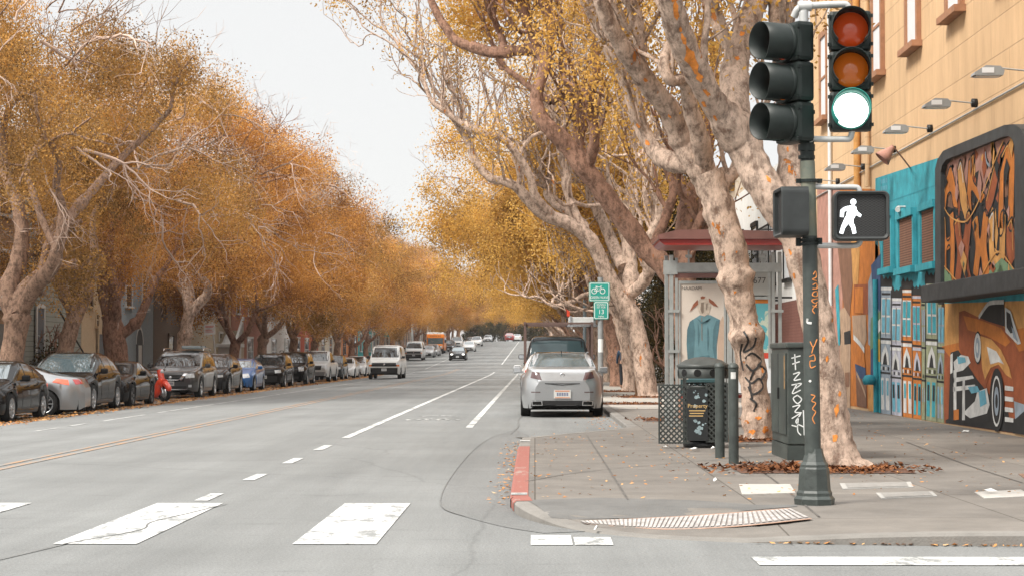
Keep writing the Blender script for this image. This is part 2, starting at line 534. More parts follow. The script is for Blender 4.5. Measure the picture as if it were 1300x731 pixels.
for k in range(NB):
    t0, t1 = (k + .18) / NB, (k + .82) / NB
    q = []
    for t, u in ((t0, .9), (t1, .9), (t1, .1), (t0, .1)):
        p = lerp(along(A, t), along(B, t), u); q.append(Vector((p.x, p.y, p.z + .006)))
    m.poly(q, 0)
tag(m.build('ramp_panel', [M_PANEL, M_PANEL2, M_PANEL3]), kind='structure')
m = MB()
ra = [onwalk(*p, .004) for p in ((668, 634), (760, 631), (880, 634), (960, 640), (1012, 640))]
rb = [onwalk(*p, .004) for p in ((700, 655), (728, 660), (850, 655), (950, 647), (1012, 642))]
for i in range(4):
    for k in range(4):
        m.add([lerp(rb[i], ra[i], k / 4), lerp(rb[i + 1], ra[i + 1], k / 4), lerp(rb[i + 1], ra[i + 1], (k + 1) / 4), lerp(rb[i], ra[i], (k + 1) / 4)], [(0, 1, 2, 3)])
for v in range(len(m.v)):
    x, y, z = m.v[v]; m.v[v] = (x, y, zs(x, y) + .004)
tag(m.build('ramp_patch', M_RAMP), kind='structure')

# --- left pavement and kerb
ysL = [22, 36, 60, 90, 120] + list(range(126, 430, 8))
m = MB()
for a, b in zip(ysL[:-1], ysL[1:]):
    za, zb = gz(-14.2, a) + .14, gz(-14.2, b) + .14
    m.add([(-30, a, za), (-14.36, a, za), (-14.36, b, zb), (-30, b, zb)], [(0, 1, 2, 3)])
tag(m.build('far_pavement', M_WALK), kind='structure')
m = MB()
for a, b in zip(ysL[:-1], ysL[1:]):
    za, zb = gz(-14.2, a), gz(-14.2, b)
    m.add([(-14.36, a, za + .142), (-14.2, a, za + .135), (-14.18, a, za - .03), (-14.36, b, zb + .142), (-14.2, b, zb + .135), (-14.18, b, zb - .03)],
          [(0, 1, 4, 3), (1, 2, 5, 4)])
tag(m.build('far_kerb', M_KERB), kind='structure')

# --- road paint
def strip(m, xa, xb, ya, yb, up=.006, mi=0, step=6):
    n = max(1, int((yb - ya) / step))
    for k in range(n):
        a = ya + (yb - ya) * k / n; b = ya + (yb - ya) * (k + 1) / n
        m.add([(xa, a, gz(xa, a) + up), (xb, a, gz(xb, a) + up), (xb, b, gz(xb, b) + up), (xa, b, gz(xa, b) + up)], [(0, 1, 2, 3)], mi)
m = MB()
for x0 in (-7.0, -5.2, -3.45, -1.735):
    strip(m, x0, x0 + .6, 13.55, 17.3)
strip(m, -.03, .27, 13.52, 14.25); strip(m, .285, .56, 13.52, 14.1)
tag(m.build('crosswalk_bars', M_WHITE), kind='structure')
m = MB()
a = atz(953, 707); b = atz(957, 717.5)
strip(m, a.x, 14, b.y, a.y)
tag(m.build('stop_line', M_WHITE), kind='structure')
m = MB()
for a, b in ((17.6, 18.5), (20.5, 21.6), (23.7, 24.9), (27.0, 28.5), (31, 146)):
    strip(m, -3.17, -3.04, a, b)
strip(m, -3.17, -3.04, 178, 372)
tag(m.build('lane_line', M_WHITE), kind='structure')
m = MB()
strip(m, -1.30, -1.17, 35.5, 62, mi=0); strip(m, -1.30, -1.17, 62, 160, mi=1)
tag(m.build('bike_lane_line', [M_WHITE, M_WHITE2]), kind='structure')
m = MB()
for a, b in ((36, 37.6), (38.6, 40.2), (41.5, 46), (47.6, 150), (164, 215)):
    strip(m, -9.57, -9.45, a, b)
tag(m.build('far_parking_line', M_WHITE2), kind='structure')
m = MB()
strip(m, -6.62, -6.52, 22, 160); strip(m, -6.40, -6.30, 22, 160)
tag(m.build('centre_line', M_YEL), kind='structure')
# worn bicycle symbol in the lane
m = MB()
def flat_ring(m, c, r, w, ys=1.9):
    P = [(c[0] + r * math.cos(t * PI / 8), c[1] + ys * r * math.sin(t * PI / 8), .006) for t in range(17)]
    m.ribbon(P, w, (0, 0, 1))
cy = 39.8; cx = -2.15
flat_ring(m, (cx - .32, cy), .22, .07); flat_ring(m, (cx + .32, cy), .22, .07)
for P in (((cx - .32, cy), (cx - .1, cy + .75), (cx + .22, cy + .7)), ((cx + .32, cy), (cx + .2, cy + .95)), ((cx - .1, cy + .75), (cx, cy), (cx + .22, cy + .7)), ((cx - .16, cy + .95), (cx, cy + .95))):
    m.ribbon([(x, y, .008) for x, y in P], .08, (0, 0, 1))
m.ribbon([(cx - .4, cy + 2.2, .006), (cx, cy + 3.0, .006), (cx + .4, cy + 2.2, .006)], .12, (0, 0, 1))
tag(m.build('bike_symbol', worn('road paint faint', (0.55, 0.55, 0.53), ASP, 0.5, 4)), kind='structure')
# darker asphalt apron along the bulb-out, with its tar seam
sea = [atz(*p, .004) for p in smooth_path([(655, 545), (622, 556), (597, 575), (572, 606), (560, 630), (563, 645), (590, 655), (640, 668), (690, 676)], 6)]
m = MB()
far = [(-.2, 33.0)] + [(p[0], p[1]) for p in reversed(OUT[:N_NEAR]) if p[0] < .6 and p[1] < 31]
inner = []
pl = [(-.1, 32), (-.2, 28), (-.2, 25), (-.2, 22), (-.2, 19.5), (-.2, 17.5), (-.1, 16.3), (.1, 15.4), (.45, 14.6)]
for i in range(len(sea)):
    f = i / (len(sea) - 1) * (len(pl) - 1); k = min(int(f), len(pl) - 2); u = f - k
    inner.append(Vector((pl[k][0] + (pl[k + 1][0] - pl[k][0]) * u, pl[k][1] + (pl[k + 1][1] - pl[k][1]) * u, .004)))
for i in range(len(sea) - 1):
    m.add([sea[i], inner[i], inner[i + 1], sea[i + 1]], [(0, 1, 2, 3)])
tag(m.build('gutter_apron', M_APRON), kind='structure')
m = MB()
m.ribbon([(p.x, p.y, .009) for p in sea[:-12]], .009, (0, 0, 1))
m.ribbon([(x, y, .008) for x, y in smooth_path([(-.23, 44), (-.35, 40), (-.32, 36), (-.42, 32.5)], 5)], .03, (0, 0, 1))
m.ribbon([(x, y, .009) for x, y in smooth_path([(-3.35, 13.6), (-3.05, 14.6), (-3.1, 15.3), (-2.95, 16.2), (-2.8, 17.2)], 5)], .016, (0, 0, 1))
m.ribbon([(x, y, .009) for x, y in smooth_path([(-3.9, 11), (-3.6, 12.2), (-3.35, 13.6)], 5)], .02, (0, 0, 1))
for k in range(5):
    yy = 48 + 9 * k
    m.ribbon([(x, y, .0075) for x, y in smooth_path([(-6.2, yy), (-4.5, yy + .5), (-2.5, yy - .2), (-.6, yy + .2)], 5)], .05, (0, 0, 1))
tag(m.build('tar_seam', pmat('tar', (0.125, 0.125, 0.12), rough=.8, var=.25, scale=3)), kind='structure')
# joints in the corner pavement
m = MB()
for P in ([(667, 610), (740, 598), (880, 585), (985, 578)], [(745, 552), (770, 590), (797, 633)], [(930, 572), (985, 610), (1040, 655)], [(1150, 560), (1230, 590), (1299, 612)]):
    m.ribbon([onwalk(*p, .007) for p in smooth_path(P, 4)], .018, (0, 0, 1))
tag(m.build('pavement_joint', pmat('joint', (0.085, 0.078, 0.07), rough=.9, var=.3)), kind='structure')
# ================================================================== TREES
from mathutils import noise as mnoise
def barkmat(name, base, dark, patch, patch_at=0.66, scale=3.0):
    m = pmat(name, base, rough=0.85, var=0.0, bump=0.0, spec=0.2)
    nt = m.node_tree; b = nt.nodes['Principled BSDF']
    tc = [n for n in nt.nodes if n.type == 'TEX_COORD'][0]
    def nz(scale, detail, off, rough=.65):
        mp = nnode(nt, 'ShaderNodeMapping'); mp.inputs['Location'].default_value = (off, off, off); mp.inputs['Scale'].default_value = (1, 1, .55)
        nt.links.new(tc.outputs['Object'], mp.inputs[0])
        n = nnode(nt, 'ShaderNodeTexNoise'); n.inputs['Scale'].default_value = scale; n.inputs['Detail'].default_value = detail; n.inputs['Roughness'].default_value = rough
        nt.links.new(mp.outputs[0], n.inputs['Vector']); return n
    def rmp(src, els):
        cr = nnode(nt, 'ShaderNodeValToRGB'); e = cr.color_ramp.elements
        while len(e) < len(els): e.new(.5)
        for k, (p, c) in enumerate(els): e[k].position = p; e[k].color = (*c, 1)
        nt.links.new(src, cr.inputs[0]); return cr.outputs[0]
    n1 = nz(scale * 2.6, 12, 0, .78)
    vo = nnode(nt, 'ShaderNodeTexVoronoi'); vo.inputs['Scale'].default_value = scale * 7; vo.inputs['Detail'].default_value = 2
    mpv = nnode(nt, 'ShaderNodeMapping'); mpv.inputs['Scale'].default_value = (1, 1, .5)
    wv = nnode(nt, 'ShaderNodeMix'); wv.data_type = 'RGBA'; wv.inputs['Factor'].default_value = .12
    nt.links.new(tc.outputs['Object'], wv.inputs[6]); nt.links.new(nz(scale * 4, 4, 5).outputs['Color'], wv.inputs[7]); nt.links.new(wv.outputs[2], mpv.inputs[0]); nt.links.new(mpv.outputs[0], vo.inputs['Vector'])
    plates = rmp(vo.outputs['Color'], [(.15, (.56, .53, .51)), (.4, (.95, .94, .93)), (.85, (1.22, 1.20, 1.18))])
    c1 = rmp(n1.outputs['Fac'], [(.39, dark), (.45, [x * .66 for x in base]), (.50, base), (.57, [x * 1.30 for x in base]), (.66, [x * .82 for x in base])])
    n2 = nz(scale * 1.1, 5, 7.3, .7)
    k2 = rmp(n2.outputs['Fac'], [(patch_at, (0, 0, 0)), (patch_at + .02, (1, 1, 1))])
    mx = nnode(nt, 'ShaderNodeMix'); mx.data_type = 'RGBA'
    pm = nnode(nt, 'ShaderNodeMix'); pm.data_type = 'RGBA'; pm.blend_type = 'MULTIPLY'; pm.inputs['Factor'].default_value = 1
    nt.links.new(c1, pm.inputs[6]); nt.links.new(plates, pm.inputs[7])
    nt.links.new(k2, mx.inputs['Factor']); nt.links.new(pm.outputs[2], mx.inputs[6]); mx.inputs[7].default_value = (*patch, 1)
    nt.links.new(mx.outputs[2], b.inputs['Base Color'])
    n3 = nz(scale * 6, 10, 2.1, .78)
    ad = nnode(nt, 'ShaderNodeMath', operation='SUBTRACT'); nt.links.new(n3.outputs['Fac'], ad.inputs[0])
    ml = nnode(nt, 'ShaderNodeMath', operation='MULTIPLY'); ml.inputs[1].default_value = .35
    nt.links.new(k2, ml.inputs[0]); nt.links.new(ml.outputs[0], ad.inputs[1])
    bp = nnode(nt, 'ShaderNodeBump'); bp.inputs['Strength'].default_value = 1.0; bp.inputs['Distance'].default_value = 0.055
    nt.links.new(ad.outputs[0], bp.inputs['Height']); nt.links.new(bp.outputs[0], b.inputs['Normal'])
    return m
BK_R = barkmat('pale flaking bark', (0.42, 0.315, 0.25), (0.19, 0.122, 0.090), (0.50, 0.18, 0.045), .645)
BK_B = barkmat('brown flaking bark', (0.265, 0.155, 0.110), (0.13, 0.07, 0.048), (0.45, 0.16, 0.05), .66)
BK_L = barkmat('grey brown bark', (0.27, 0.175, 0.125), (0.12, 0.072, 0.052), (0.38, 0.30, 0.24), .62)
LEAF_L = leafmat('amber leaves', [(.08, (.14, .060, .026)), (.30, (.31, .145, .052)), (.48, (.50, .230, .060)), (.64, (.65, .325, .080)), (.85, (.70, .43, .18))], .42, .32)
LEAF_G = leafmat('olive amber leaves', [(.08, (.13, .068, .027)), (.30, (.29, .170, .062)), (.50, (.44, .245, .078)), (.66, (.60, .315, .080)), (.86, (.67, .42, .17))], .42, .32)
LEAF_R = leafmat('golden leaves', [(.08, (.22, .12, .04)), (.32, (.42, .245, .075)), (.52, (.62, .36, .085)), (.70, (.74, .45, .12)), (.88, (.76, .53, .22))], .5, .5)
LEAF_D = leafmat('dark evergreen leaves', [(.2, (.020, .018, .008)), (.5, (.055, .045, .018)), (.8, (.13, .085, .03))], .8, .15)

def knob(m, P, n=14, per=6, amp=.13, freq=2.2, knots=True, seed=0):
    """gnarled limb through (x,y,z,r)"""
    Q = smooth_path(P, per)
    pts = [Vector(q[:3]) for q in Q]; rad = [max(.004, q[3]) for q in Q]
    k0 = len(m.v)
    m.tube(pts, rad, n, cap=True)
    # push the ring vertices in and out
    cnt = len(pts) * n
    for i in range(cnt):
        ring = i // n; c = pts[ring]; v = Vector(m.v[k0 + i])
        d = v - c
        r = rad[ring]
        f = 1 + amp * mnoise.noise(v * freq / max(.12, r ** .5 * .8) * .45 + Vector((seed, 0, 0))) + amp * .8 * mnoise.noise(v * freq * 2.6 + Vector((0, seed, 3)))
        if knots:
            kn = mnoise.noise(c * 2.3 + Vector((seed * 1.7, 5, 1)))
            if kn > .26: f += (kn - .26) * .9 * (1 + mnoise.noise(v * 7))
        m.v[k0 + i] = tuple(c + d * f)
    # caps share the last rings' original positions
    for i in range(n):
        m.v[k0 + cnt + i] = m.v[k0 + i]; m.v[k0 + cnt + n + i] = m.v[k0 + cnt - n + i]
def grow(m, p, d, r, L, lvl, mx, tips, rnd, up=.12, spread=.6, wob=.22, kids=(2, 3), shr=.74, rs=.66, seg=4, lean=Vector((0, 0, 0))):
    pts = [p.copy()]; rad = [r]; d = d.normalized()
    for k in range(seg):
        d = (d + Vector((rnd.gauss(0, wob), rnd.gauss(0, wob), rnd.gauss(0, wob) + up)) + lean * .06).normalized()
        p = p + d * (L / seg); pts.append(p.copy()); rad.append(r * (1 - (1 - rs * 1.1) * (k + 1) / seg))
    m.tube(pts, rad, (9, 7, 6, 5, 4, 3, 3)[min(lvl, 6)], cap=(lvl >= mx))
    if lvl >= mx:
        tips.append(p); tips.append(pts[len(pts) // 2]); return
    if lvl >= 2: tips.append(p)
    n = rnd.randint(*kids)
    a0 = rnd.uniform(0, 2 * PI)
    for k in range(n):
        a = a0 + 2 * PI * k / n + rnd.uniform(-.5, .5)
        o = d.orthogonal().normalized(); o2 = d.cross(o)
        s = spread * rnd.uniform(.6, 1.25)
        nd = d * math.cos(s) + (o * math.cos(a) + o2 * math.sin(a)) * math.sin(s)
        grow(m, p, nd, rad[-1] * rnd.uniform(.72, .95), L * shr * rnd.uniform(.75, 1.2), lvl + 1, mx, tips, rnd, up, spread, wob, kids, shr, rs, seg, lean)
    if rnd.random() < .5:
        q = pts[seg // 2]; o = d.orthogonal().normalized(); o.rotate(Matrix.Rotation(rnd.uniform(0, 6.28), 3, d))
        grow(m, q, (d * .5 + o).normalized(), rad[-1] * .5, L * shr * .8, lvl + 2, mx, tips, rnd, up, spread, wob, kids, shr, rs, seg, lean)
def leaf_mesh(name, cen, sig, cnt, size, mat, parent, seed=1, droop=0.0, asp=.28):
    g = np.random.default_rng(seed)
    cen = np.asarray(cen, float); N = len(cen)
    # some boughs are thick with leaves, some nearly bare
    cnt = np.array([max(4, int(cnt * min(1.9, max(.12, 1 + 2.1 * mnoise.noise(Vector(c) * .5 + Vector((seed, 2, 0))))))) for c in cen]) if np.isscalar(cnt) else np.asarray(cnt)
    idx = np.repeat(np.arange(N), cnt)
    n = len(idx)
    sg = np.asarray(sig, float)
    if sg.ndim == 1: sg = np.tile(sg, (N, 1))
    off = g.normal(size=(n, 3))
    off *= np.minimum(1, 1.9 / np.maximum(1e-6, np.linalg.norm(off, axis=1)))[:, None]
    P = cen[idx] + off * sg[idx]
    s = g.uniform(size[0], size[1], n)
    u = g.normal(size=(n, 3)); u[:, 2] -= droop; u /= np.linalg.norm(u, axis=1)[:, None]
    w = np.cross(u, g.normal(size=(n, 3))); w /= np.maximum(1e-6, np.linalg.norm(w, axis=1))[:, None]
    V = np.empty((n, 4, 3))
    V[:, 0] = P - u * s[:, None] * .5
    V[:, 1] = P + w * s[:, None] * asp
    V[:, 2] = P + u * s[:, None] * .5
    V[:, 3] = P - w * s[:, None] * asp
    me = bpy.data.meshes.new(name)
    me.vertices.add(n * 4); me.vertices.foreach_set('co', V.reshape(-1).astype(np.float32))
    me.loops.add(n * 4); me.loops.foreach_set('vertex_index', np.arange(n * 4, dtype=np.int32))
    me.polygons.add(n); me.polygons.foreach_set('loop_start', np.arange(0, n * 4, 4, dtype=np.int32))
    try: me.polygons.foreach_set('loop_total', np.full(n, 4, dtype=np.int32))
    except Exception: pass
    me.update(calc_edges=True)
    me.materials.append(mat)
    o = bpy.data.objects.new(name, me); COL.objects.link(o)
    if parent is not None: o.parent = parent
    return o
def clumps(c, r, n, seed, low=-.9, shell=.45, gap=.02):
    """clump centres through a lumpy ellipsoid"""
    rnd = random.Random(seed); o = []
    while len(o) < n:
        v = Vector((rnd.gauss(0, 1), rnd.gauss(0, 1), rnd.gauss(0, 1))).normalized()
        k = rnd.random() ** shell
        k *= 1 + .42 * mnoise.noise(v * 1.8 + Vector((seed * 3.1, 0, 0)))
        if v.z < low: continue
        p = Vector((c[0] + v.x * r[0] * k, c[1] + v.y * r[1] * k, c[2] + v.z * r[2] * k))
        if mnoise.noise(p * .55 + Vector((0, seed, 0))) < -gap * 1.6: continue
        o.append(p)
    return o
def boughs(c, r, n, seed, low=-.85, sub=7):
    """n leafy boughs kept apart from each other over a lumpy ellipsoid, each a drooping dome of clumps"""
    rnd = random.Random(seed); B = []; o = []; tries = 0
    while len(B) < n and tries < 20000:
        tries += 1
        v = Vector((rnd.gauss(0, 1), rnd.gauss(0, 1), rnd.gauss(.1, 1))).normalized()
        if v.z < low: continue
        k = (1 if rnd.random() < .8 else rnd.uniform(.3, .8)) * (1 + .40 * mnoise.noise(v * 1.7 + Vector((seed * 3.1, 0, 0))))
        p = Vector((c[0] + v.x * r[0] * k, c[1] + v.y * r[1] * k, c[2] + v.z * r[2] * k))
        if any((p - q).length < 1.25 for q in B): continue
        B.append(p)
        R_ = rnd.uniform(.55, 1.05)
        for _ in range(sub):
            a = rnd.uniform(0, 2 * PI); q = R_ * rnd.random() ** .5 * 1.15
            o.append(p - v * .55 + Vector((math.cos(a) * q, math.sin(a) * q, .25 * R_ - q * q * .62 + rnd.gauss(0, .12))))
    return o
def twigs(m, c, r, n, seed):
    """bare pale twigs sticking out of the top and sides of a crown"""
    rnd = random.Random(seed)
    for _ in range(n):
        v = Vector((rnd.gauss(0, 1), rnd.gauss(0, 1), abs(rnd.gauss(0, .9)))).normalized()
        p = Vector((c[0] + v.x * r[0] * .72, c[1] + v.y * r[1] * .72, c[2] + v.z * r[2] * .72))
        d = (v + Vector((rnd.gauss(0, .35), rnd.gauss(0, .35), rnd.gauss(.15, .4)))).normalized()
        grow(m, p, d, .028, rnd.uniform(.8, 1.6), 3, 5, [], rnd, up=.05, spread=.5, wob=.2, kids=(2, 3), shr=.72, rs=.6, seg=3)

TWG = pmat('pale twig bark', (.47, .34, .27), rough=.9, var=.3, scale=1.5)
def twig_haze(c, r, n, parent, seed, L=(.3, .95)):
    """hundreds of bare hair-thin twigs through the outer crown"""
    g = random.Random(seed + 99); C = []
    while len(C) < n // 9:
        v = Vector((g.gauss(0, 1), g.gauss(0, 1), g.gauss(.35, 1))).normalized()
        k = g.uniform(.75, 1.12); p = Vector((c[0] + v.x * r[0] * k, c[1] + v.y * r[1] * k, c[2] + v.z * r[2] * k))
        if mnoise.noise(p * .35 + Vector((0, 0, seed))) > -.05: C.append(p)
    o = leaf_mesh('twigs', C, (.75, .75, .8), 14, L, TWG, parent, seed + 99, droop=.2, asp=.010)
    return o
def dead_limbs(c, r, n, parent, seed):
    """pale leafless boughs on the street side of a crown"""
    g = random.Random(seed + 7)
    for _ in range(n):
        m = MB(); v = Vector((g.uniform(-.2, 1), -abs(g.gauss(.7, .4)), g.uniform(-.55, .75))).normalized()
        p = Vector((c[0] + v.x * r[0] * .8, c[1] + v.y * r[1] * .8, c[2] + v.z * r[2] * .8))
        d = (v * .6 + Vector((g.gauss(.5, .6), g.gauss(0, .4), g.gauss(-.15, .35)))).normalized()
        grow(m, p, d, g.uniform(.035, .06), g.uniform(1.0, 1.8), 2, 5, [], g, up=-.02, spread=.55, wob=.22, kids=(2, 3), shr=.75, rs=.6, seg=5)
        tag(m.build('bare_branch', TWG, parent), 'pale leafless bough')
def shoots(m, P, n, L, r, rnd, lean=(-.25, 0), tips=None):
    """slender upright bare shoots rising from a limb"""
    for _ in range(n):
        j = rnd.uniform(.35, .999) * (len(P) - 1); k = int(j); q = lerp(Vector(P[k][:3]), Vector(P[min(k + 1, len(P) - 1)][:3]), j - k)
        d = Vector((rnd.gauss(lean[0], .28), rnd.gauss(lean[1], .3), 1)).normalized(); l = rnd.uniform(*L); rr = r * rnd.uniform(.6, 1.2)
        pts = [q]; rad = [rr]
        for s_ in range(5):
            d = (d + Vector((rnd.gauss(-.02, .10), rnd.gauss(0, .10), .08))).normalized(); q = q + d * l / 5; pts.append(q); rad.append(rr * (1 - .15 * (s_ + 1)))
        m.tube(pts, rad, 5, cap=False)
        if tips is not None: tips.append(q)
        for k2 in (2, 3, 4):
            if rnd.random() < .75:
                dd = (d + Vector((rnd.gauss(0, .5), rnd.gauss(0, .5), .1))).normalized(); a = pts[k2]; l2 = l * rnd.uniform(.25, .5)
                b = a + dd * l2 * .5; e = b + (dd + Vector((rnd.gauss(0, .15), rnd.gauss(0, .15), .35))).normalized() * l2 * .6
                m.tube([a, b, e], [rad[k2] * .65, rad[k2] * .5, rad[k2] * .3], 4, cap=False)
                if tips is not None: tips.append(e)

# ---------------------------------------------------------------- left row (beyond the parked cars)
XL = -15.4
def zl(d): return gz(-14.2, d) + .14
GR_L = 'amber street trees along the far kerb'
def left_tree(d, limbs, seed, label, crown_c, crown_r, nclump, leafm, x=XL, leaf=(.05, .10), per=250, mat=BK_L, tw=34):
    base = Vector((x, d, zl(d)))
    t = thing('street_tree', label, 'tree', base, 0, GR_L)
    rnd = random.Random(seed); tips = []
    m = MB()
    for L in limbs:
        P = []
        for (px, py, rp, dd) in L:
            w = at(px, py, d + dd) - base
            P.append((w.x, w.y, w.z, rp * d / FPX))
        knob(m, P, 12, 5, .12, 2.0, seed=seed)
        e = Vector(P[-1][:3]); q = Vector(P[-2][:3])
        grow(m, e, (e - q), P[-1][3], 1.4, 2, 4, tips, rnd, up=.04, spread=.65)
    cc = crown_c
    twigs(m, cc, crown_r, tw, seed)
    m.build('trunk', mat, t)
    C = boughs(cc, crown_r, nclump, seed)
    C += [p + Vector((0, 0, -.1)) for p in tips if p.z > 3.4]
    g = random.Random(seed)
    S = [(.34 * g.uniform(.7, 1.5), .34 * g.uniform(.7, 1.5), .42 * g.uniform(.6, 1.7)) for _ in C]
    leaf_mesh('crown', C, S, per, leaf, leafm, t, seed, droop=.6)
    twig_haze(cc, crown_r, 900, t, seed)
    dead_limbs(cc, crown_r, 9, t, seed)
    return t
left_tree(55.5, [[(13, 470, 19, 0), (14, 450, 15, 0), (20, 420, 15, 0), (22, 398, 15, 0)],
               [(20, 400, 13, 0), (10, 370, 12, .2), (22, 335, 11, .5), (28, 300, 10, .6), (22, 260, 8, .8), (8, 225, 7, 1), (4, 190, 6, 1.4)],
               [(24, 400, 11, 0), (38, 373, 10, -.3), (55, 352, 9.5, -.8), (68, 335, 9, -1.2), (74, 310, 8, -1.5), (80, 285, 8, -1.6), (79, 265, 6, -1.6), (72, 240, 5, -2), (74, 215, 5, -2.4)],
               [(78, 290, 7, -1.6), (92, 272, 6.5, -1.4), (110, 250, 6, -1), (130, 228, 5.5, -.5), (150, 205, 5, 0), (170, 185, 4.5, .4), (190, 168, 4, .6)],
               [(74, 320, 5, -1.5), (62, 298, 4.5, -1.2), (52, 275, 4.5, -1), (42, 245, 4.5, -.8), (35, 225, 4, -.6)]], 3,
          'near amber tree at the left edge, trunk forking low above the black sedan', (-.6, -.6, 9.0), (4.6, 4.6, 4.4), 52, LEAF_G, mat=BK_L)
left_tree(63, [[(78, 470, 14, 0), (82, 450, 11, 0), (88, 425, 10.5, 0), (95, 402, 10, 0)],
               [(94, 405, 8, 0), (88, 388, 7, 0), (80, 372, 6.5, .3), (72, 355, 6.5, .6), (78, 335, 5.5, .8), (80, 315, 5, 1)],
               [(96, 404, 8, 0), (104, 388, 7.5, 0), (112, 372, 7, -.2), (112, 350, 6.5, -.4), (120, 325, 6, -.6), (118, 300, 5, -.6)],
               [(97, 400, 6, 0), (98, 375, 5.5, .5), (104, 345, 5, 1), (103, 320, 4, 1.2)]], 5,
          'slim amber tree with pale split trunk before the grey clapboard house', (.9, .5, 7.8), (5.2, 5.0, 4.3), 56, LEAF_G)
left_tree(71, [[(146, 470, 17, 0), (147, 448, 15, 0), (145, 425, 13.5, 0), (141, 400, 12, 0)],
               [(140, 402, 9, 0), (133, 380, 8, .3), (130, 355, 7, .5), (126, 330, 6, .5)],
               [(146, 412, 9, 0), (146, 388, 8, -.3), (145, 365, 7, -.5), (140, 340, 6, -.5)],
               [(150, 428, 7, 0), (163, 418, 6.5, 0), (176, 405, 6, 0), (184, 388, 5.5, 0), (192, 368, 5, 0), (200, 350, 4, .2)]], 8,
          'dark trunked amber tree between the cream house and arched doorway', (1.3, .5, 7.5), (5.4, 5.1, 4.2), 58, LEAF_L, mat=BK_B)
left_tree(84, [[(229, 470, 10, 0), (232, 445, 9, 0), (236, 420, 8, 0), (240, 400, 7.5, 0)],
               [(238, 405, 6, 0), (240, 385, 6, .2), (239, 365, 5.5, .3), (242, 345, 5, .3)],
               [(243, 398, 6, 0), (252, 385, 6.5, 0), (262, 375, 6, 0), (264, 362, 5, -.2), (254, 350, 5, -.4), (250, 335, 4, -.6)]], 12,
          'amber tree with white twisted trunk behind the dark grey crossover', (2.0, .0, 7.7), (5.8, 5.4, 4.3), 60, LEAF_L, mat=BK_R)
# templates for the rest of both rows
def left_template(seed, leafm, label, c, r, n, d, mat=BK_L, size=(.07, .13), per=180):
    t = thing('street_tree', label, 'tree', (XL, d, zl(d)), 0, GR_L)
    rnd = random.Random(seed); tips = []; m = MB()
    h = rnd.uniform(2.0, 2.6)
    knob(m, [(0, 0, -.2, .38), (.05, .05, .6, .30), (rnd.uniform(-.1, .15), 0, h * .6, .27), (rnd.uniform(0, .3), rnd.uniform(-.2, .2), h, .26)], 10, 4, seed=seed)
    for k in range(3):
        a = 2 * PI * k / 3 + rnd.uniform(-.4, .4)
        grow(m, Vector((.15, 0, h - .1)), Vector((math.cos(a) * .75 + .15, math.sin(a) * .75, 1)), .17, 2.2, 0, 4, tips, rnd, up=.1, spread=.55, wob=.2)
    twigs(m, c, r, 22, seed)
    m.build('trunk', mat, t)
    C = boughs(c, r, n, seed) + [p for p in tips if p.z > 3.2]
    g = random.Random(seed)
    S = [(.36 * g.uniform(.7, 1.5), .36 * g.uniform(.7, 1.5), .45 * g.uniform(.6, 1.6)) for _ in C]
    leaf_mesh('crown', C, S, per, size, leafm, t, seed, droop=.5)
    twig_haze(c, r, 900, t, seed)
    return t
TL = [left_template(21, LEAF_L, 'rust brown tree with dark low crown behind the blue hatchback', (1.5, 0, 7.2), (5.5, 5.4, 4.2), 54, 96, BK_B),
      left_template(22, LEAF_G, 'olive gold tree behind the two black parked utility wagons', (1.6, 0, 7.4), (5.5, 5.5, 4.3), 54, 107),
      left_template(23, LEAF_L, 'copper tree rising behind the white parked pickup', (1.5, .2, 7.2), (5.4, 5.5, 4.2), 54, 119)]
LL = [(131, 'golden tree behind the white hatchbacks parked nearest the moving van'), (143, 'amber tree by the rust painted shopfront behind the moving van'),
      (156, 'amber tree before the teal shop awnings'), (170, 'tree just left of the parked white van'),
      (185, 'leaning pale trunked tree beside the parked white van'), (202, 'leaning pale trunked tree between parked van and school bus'),
      (220, 'tree with bare lower trunk just left of the orange school bus')]
rnd = random.Random(5)
for i, (d, lab) in enumerate(LL):
    c = copy_tree(TL[(i + 1) % 3]); c.location = (XL + rnd.uniform(-.3, .3), d, zl(d)); c.rotation_euler.z = rnd.choice((.0, .5, -.5, .25)); c['label'] = lab
    s = rnd.uniform(.86, .98); c.scale = (s, s, s * (1.0 if i < 4 else 1.12))
for i in range(11):
    d = 238 + i * 15
    c = copy_tree(TL[i % 3]); c.location = (XL + rnd.uniform(-.4, .4), d, zl(d)); c.rotation_euler.z = rnd.uniform(-.6, .6)
    s = rnd.uniform(.85, 1.0); c.scale = (s, s, s * 1.05)
    c['label'] = 'distant amber street tree in the far row climbing the hill beyond the school bus'

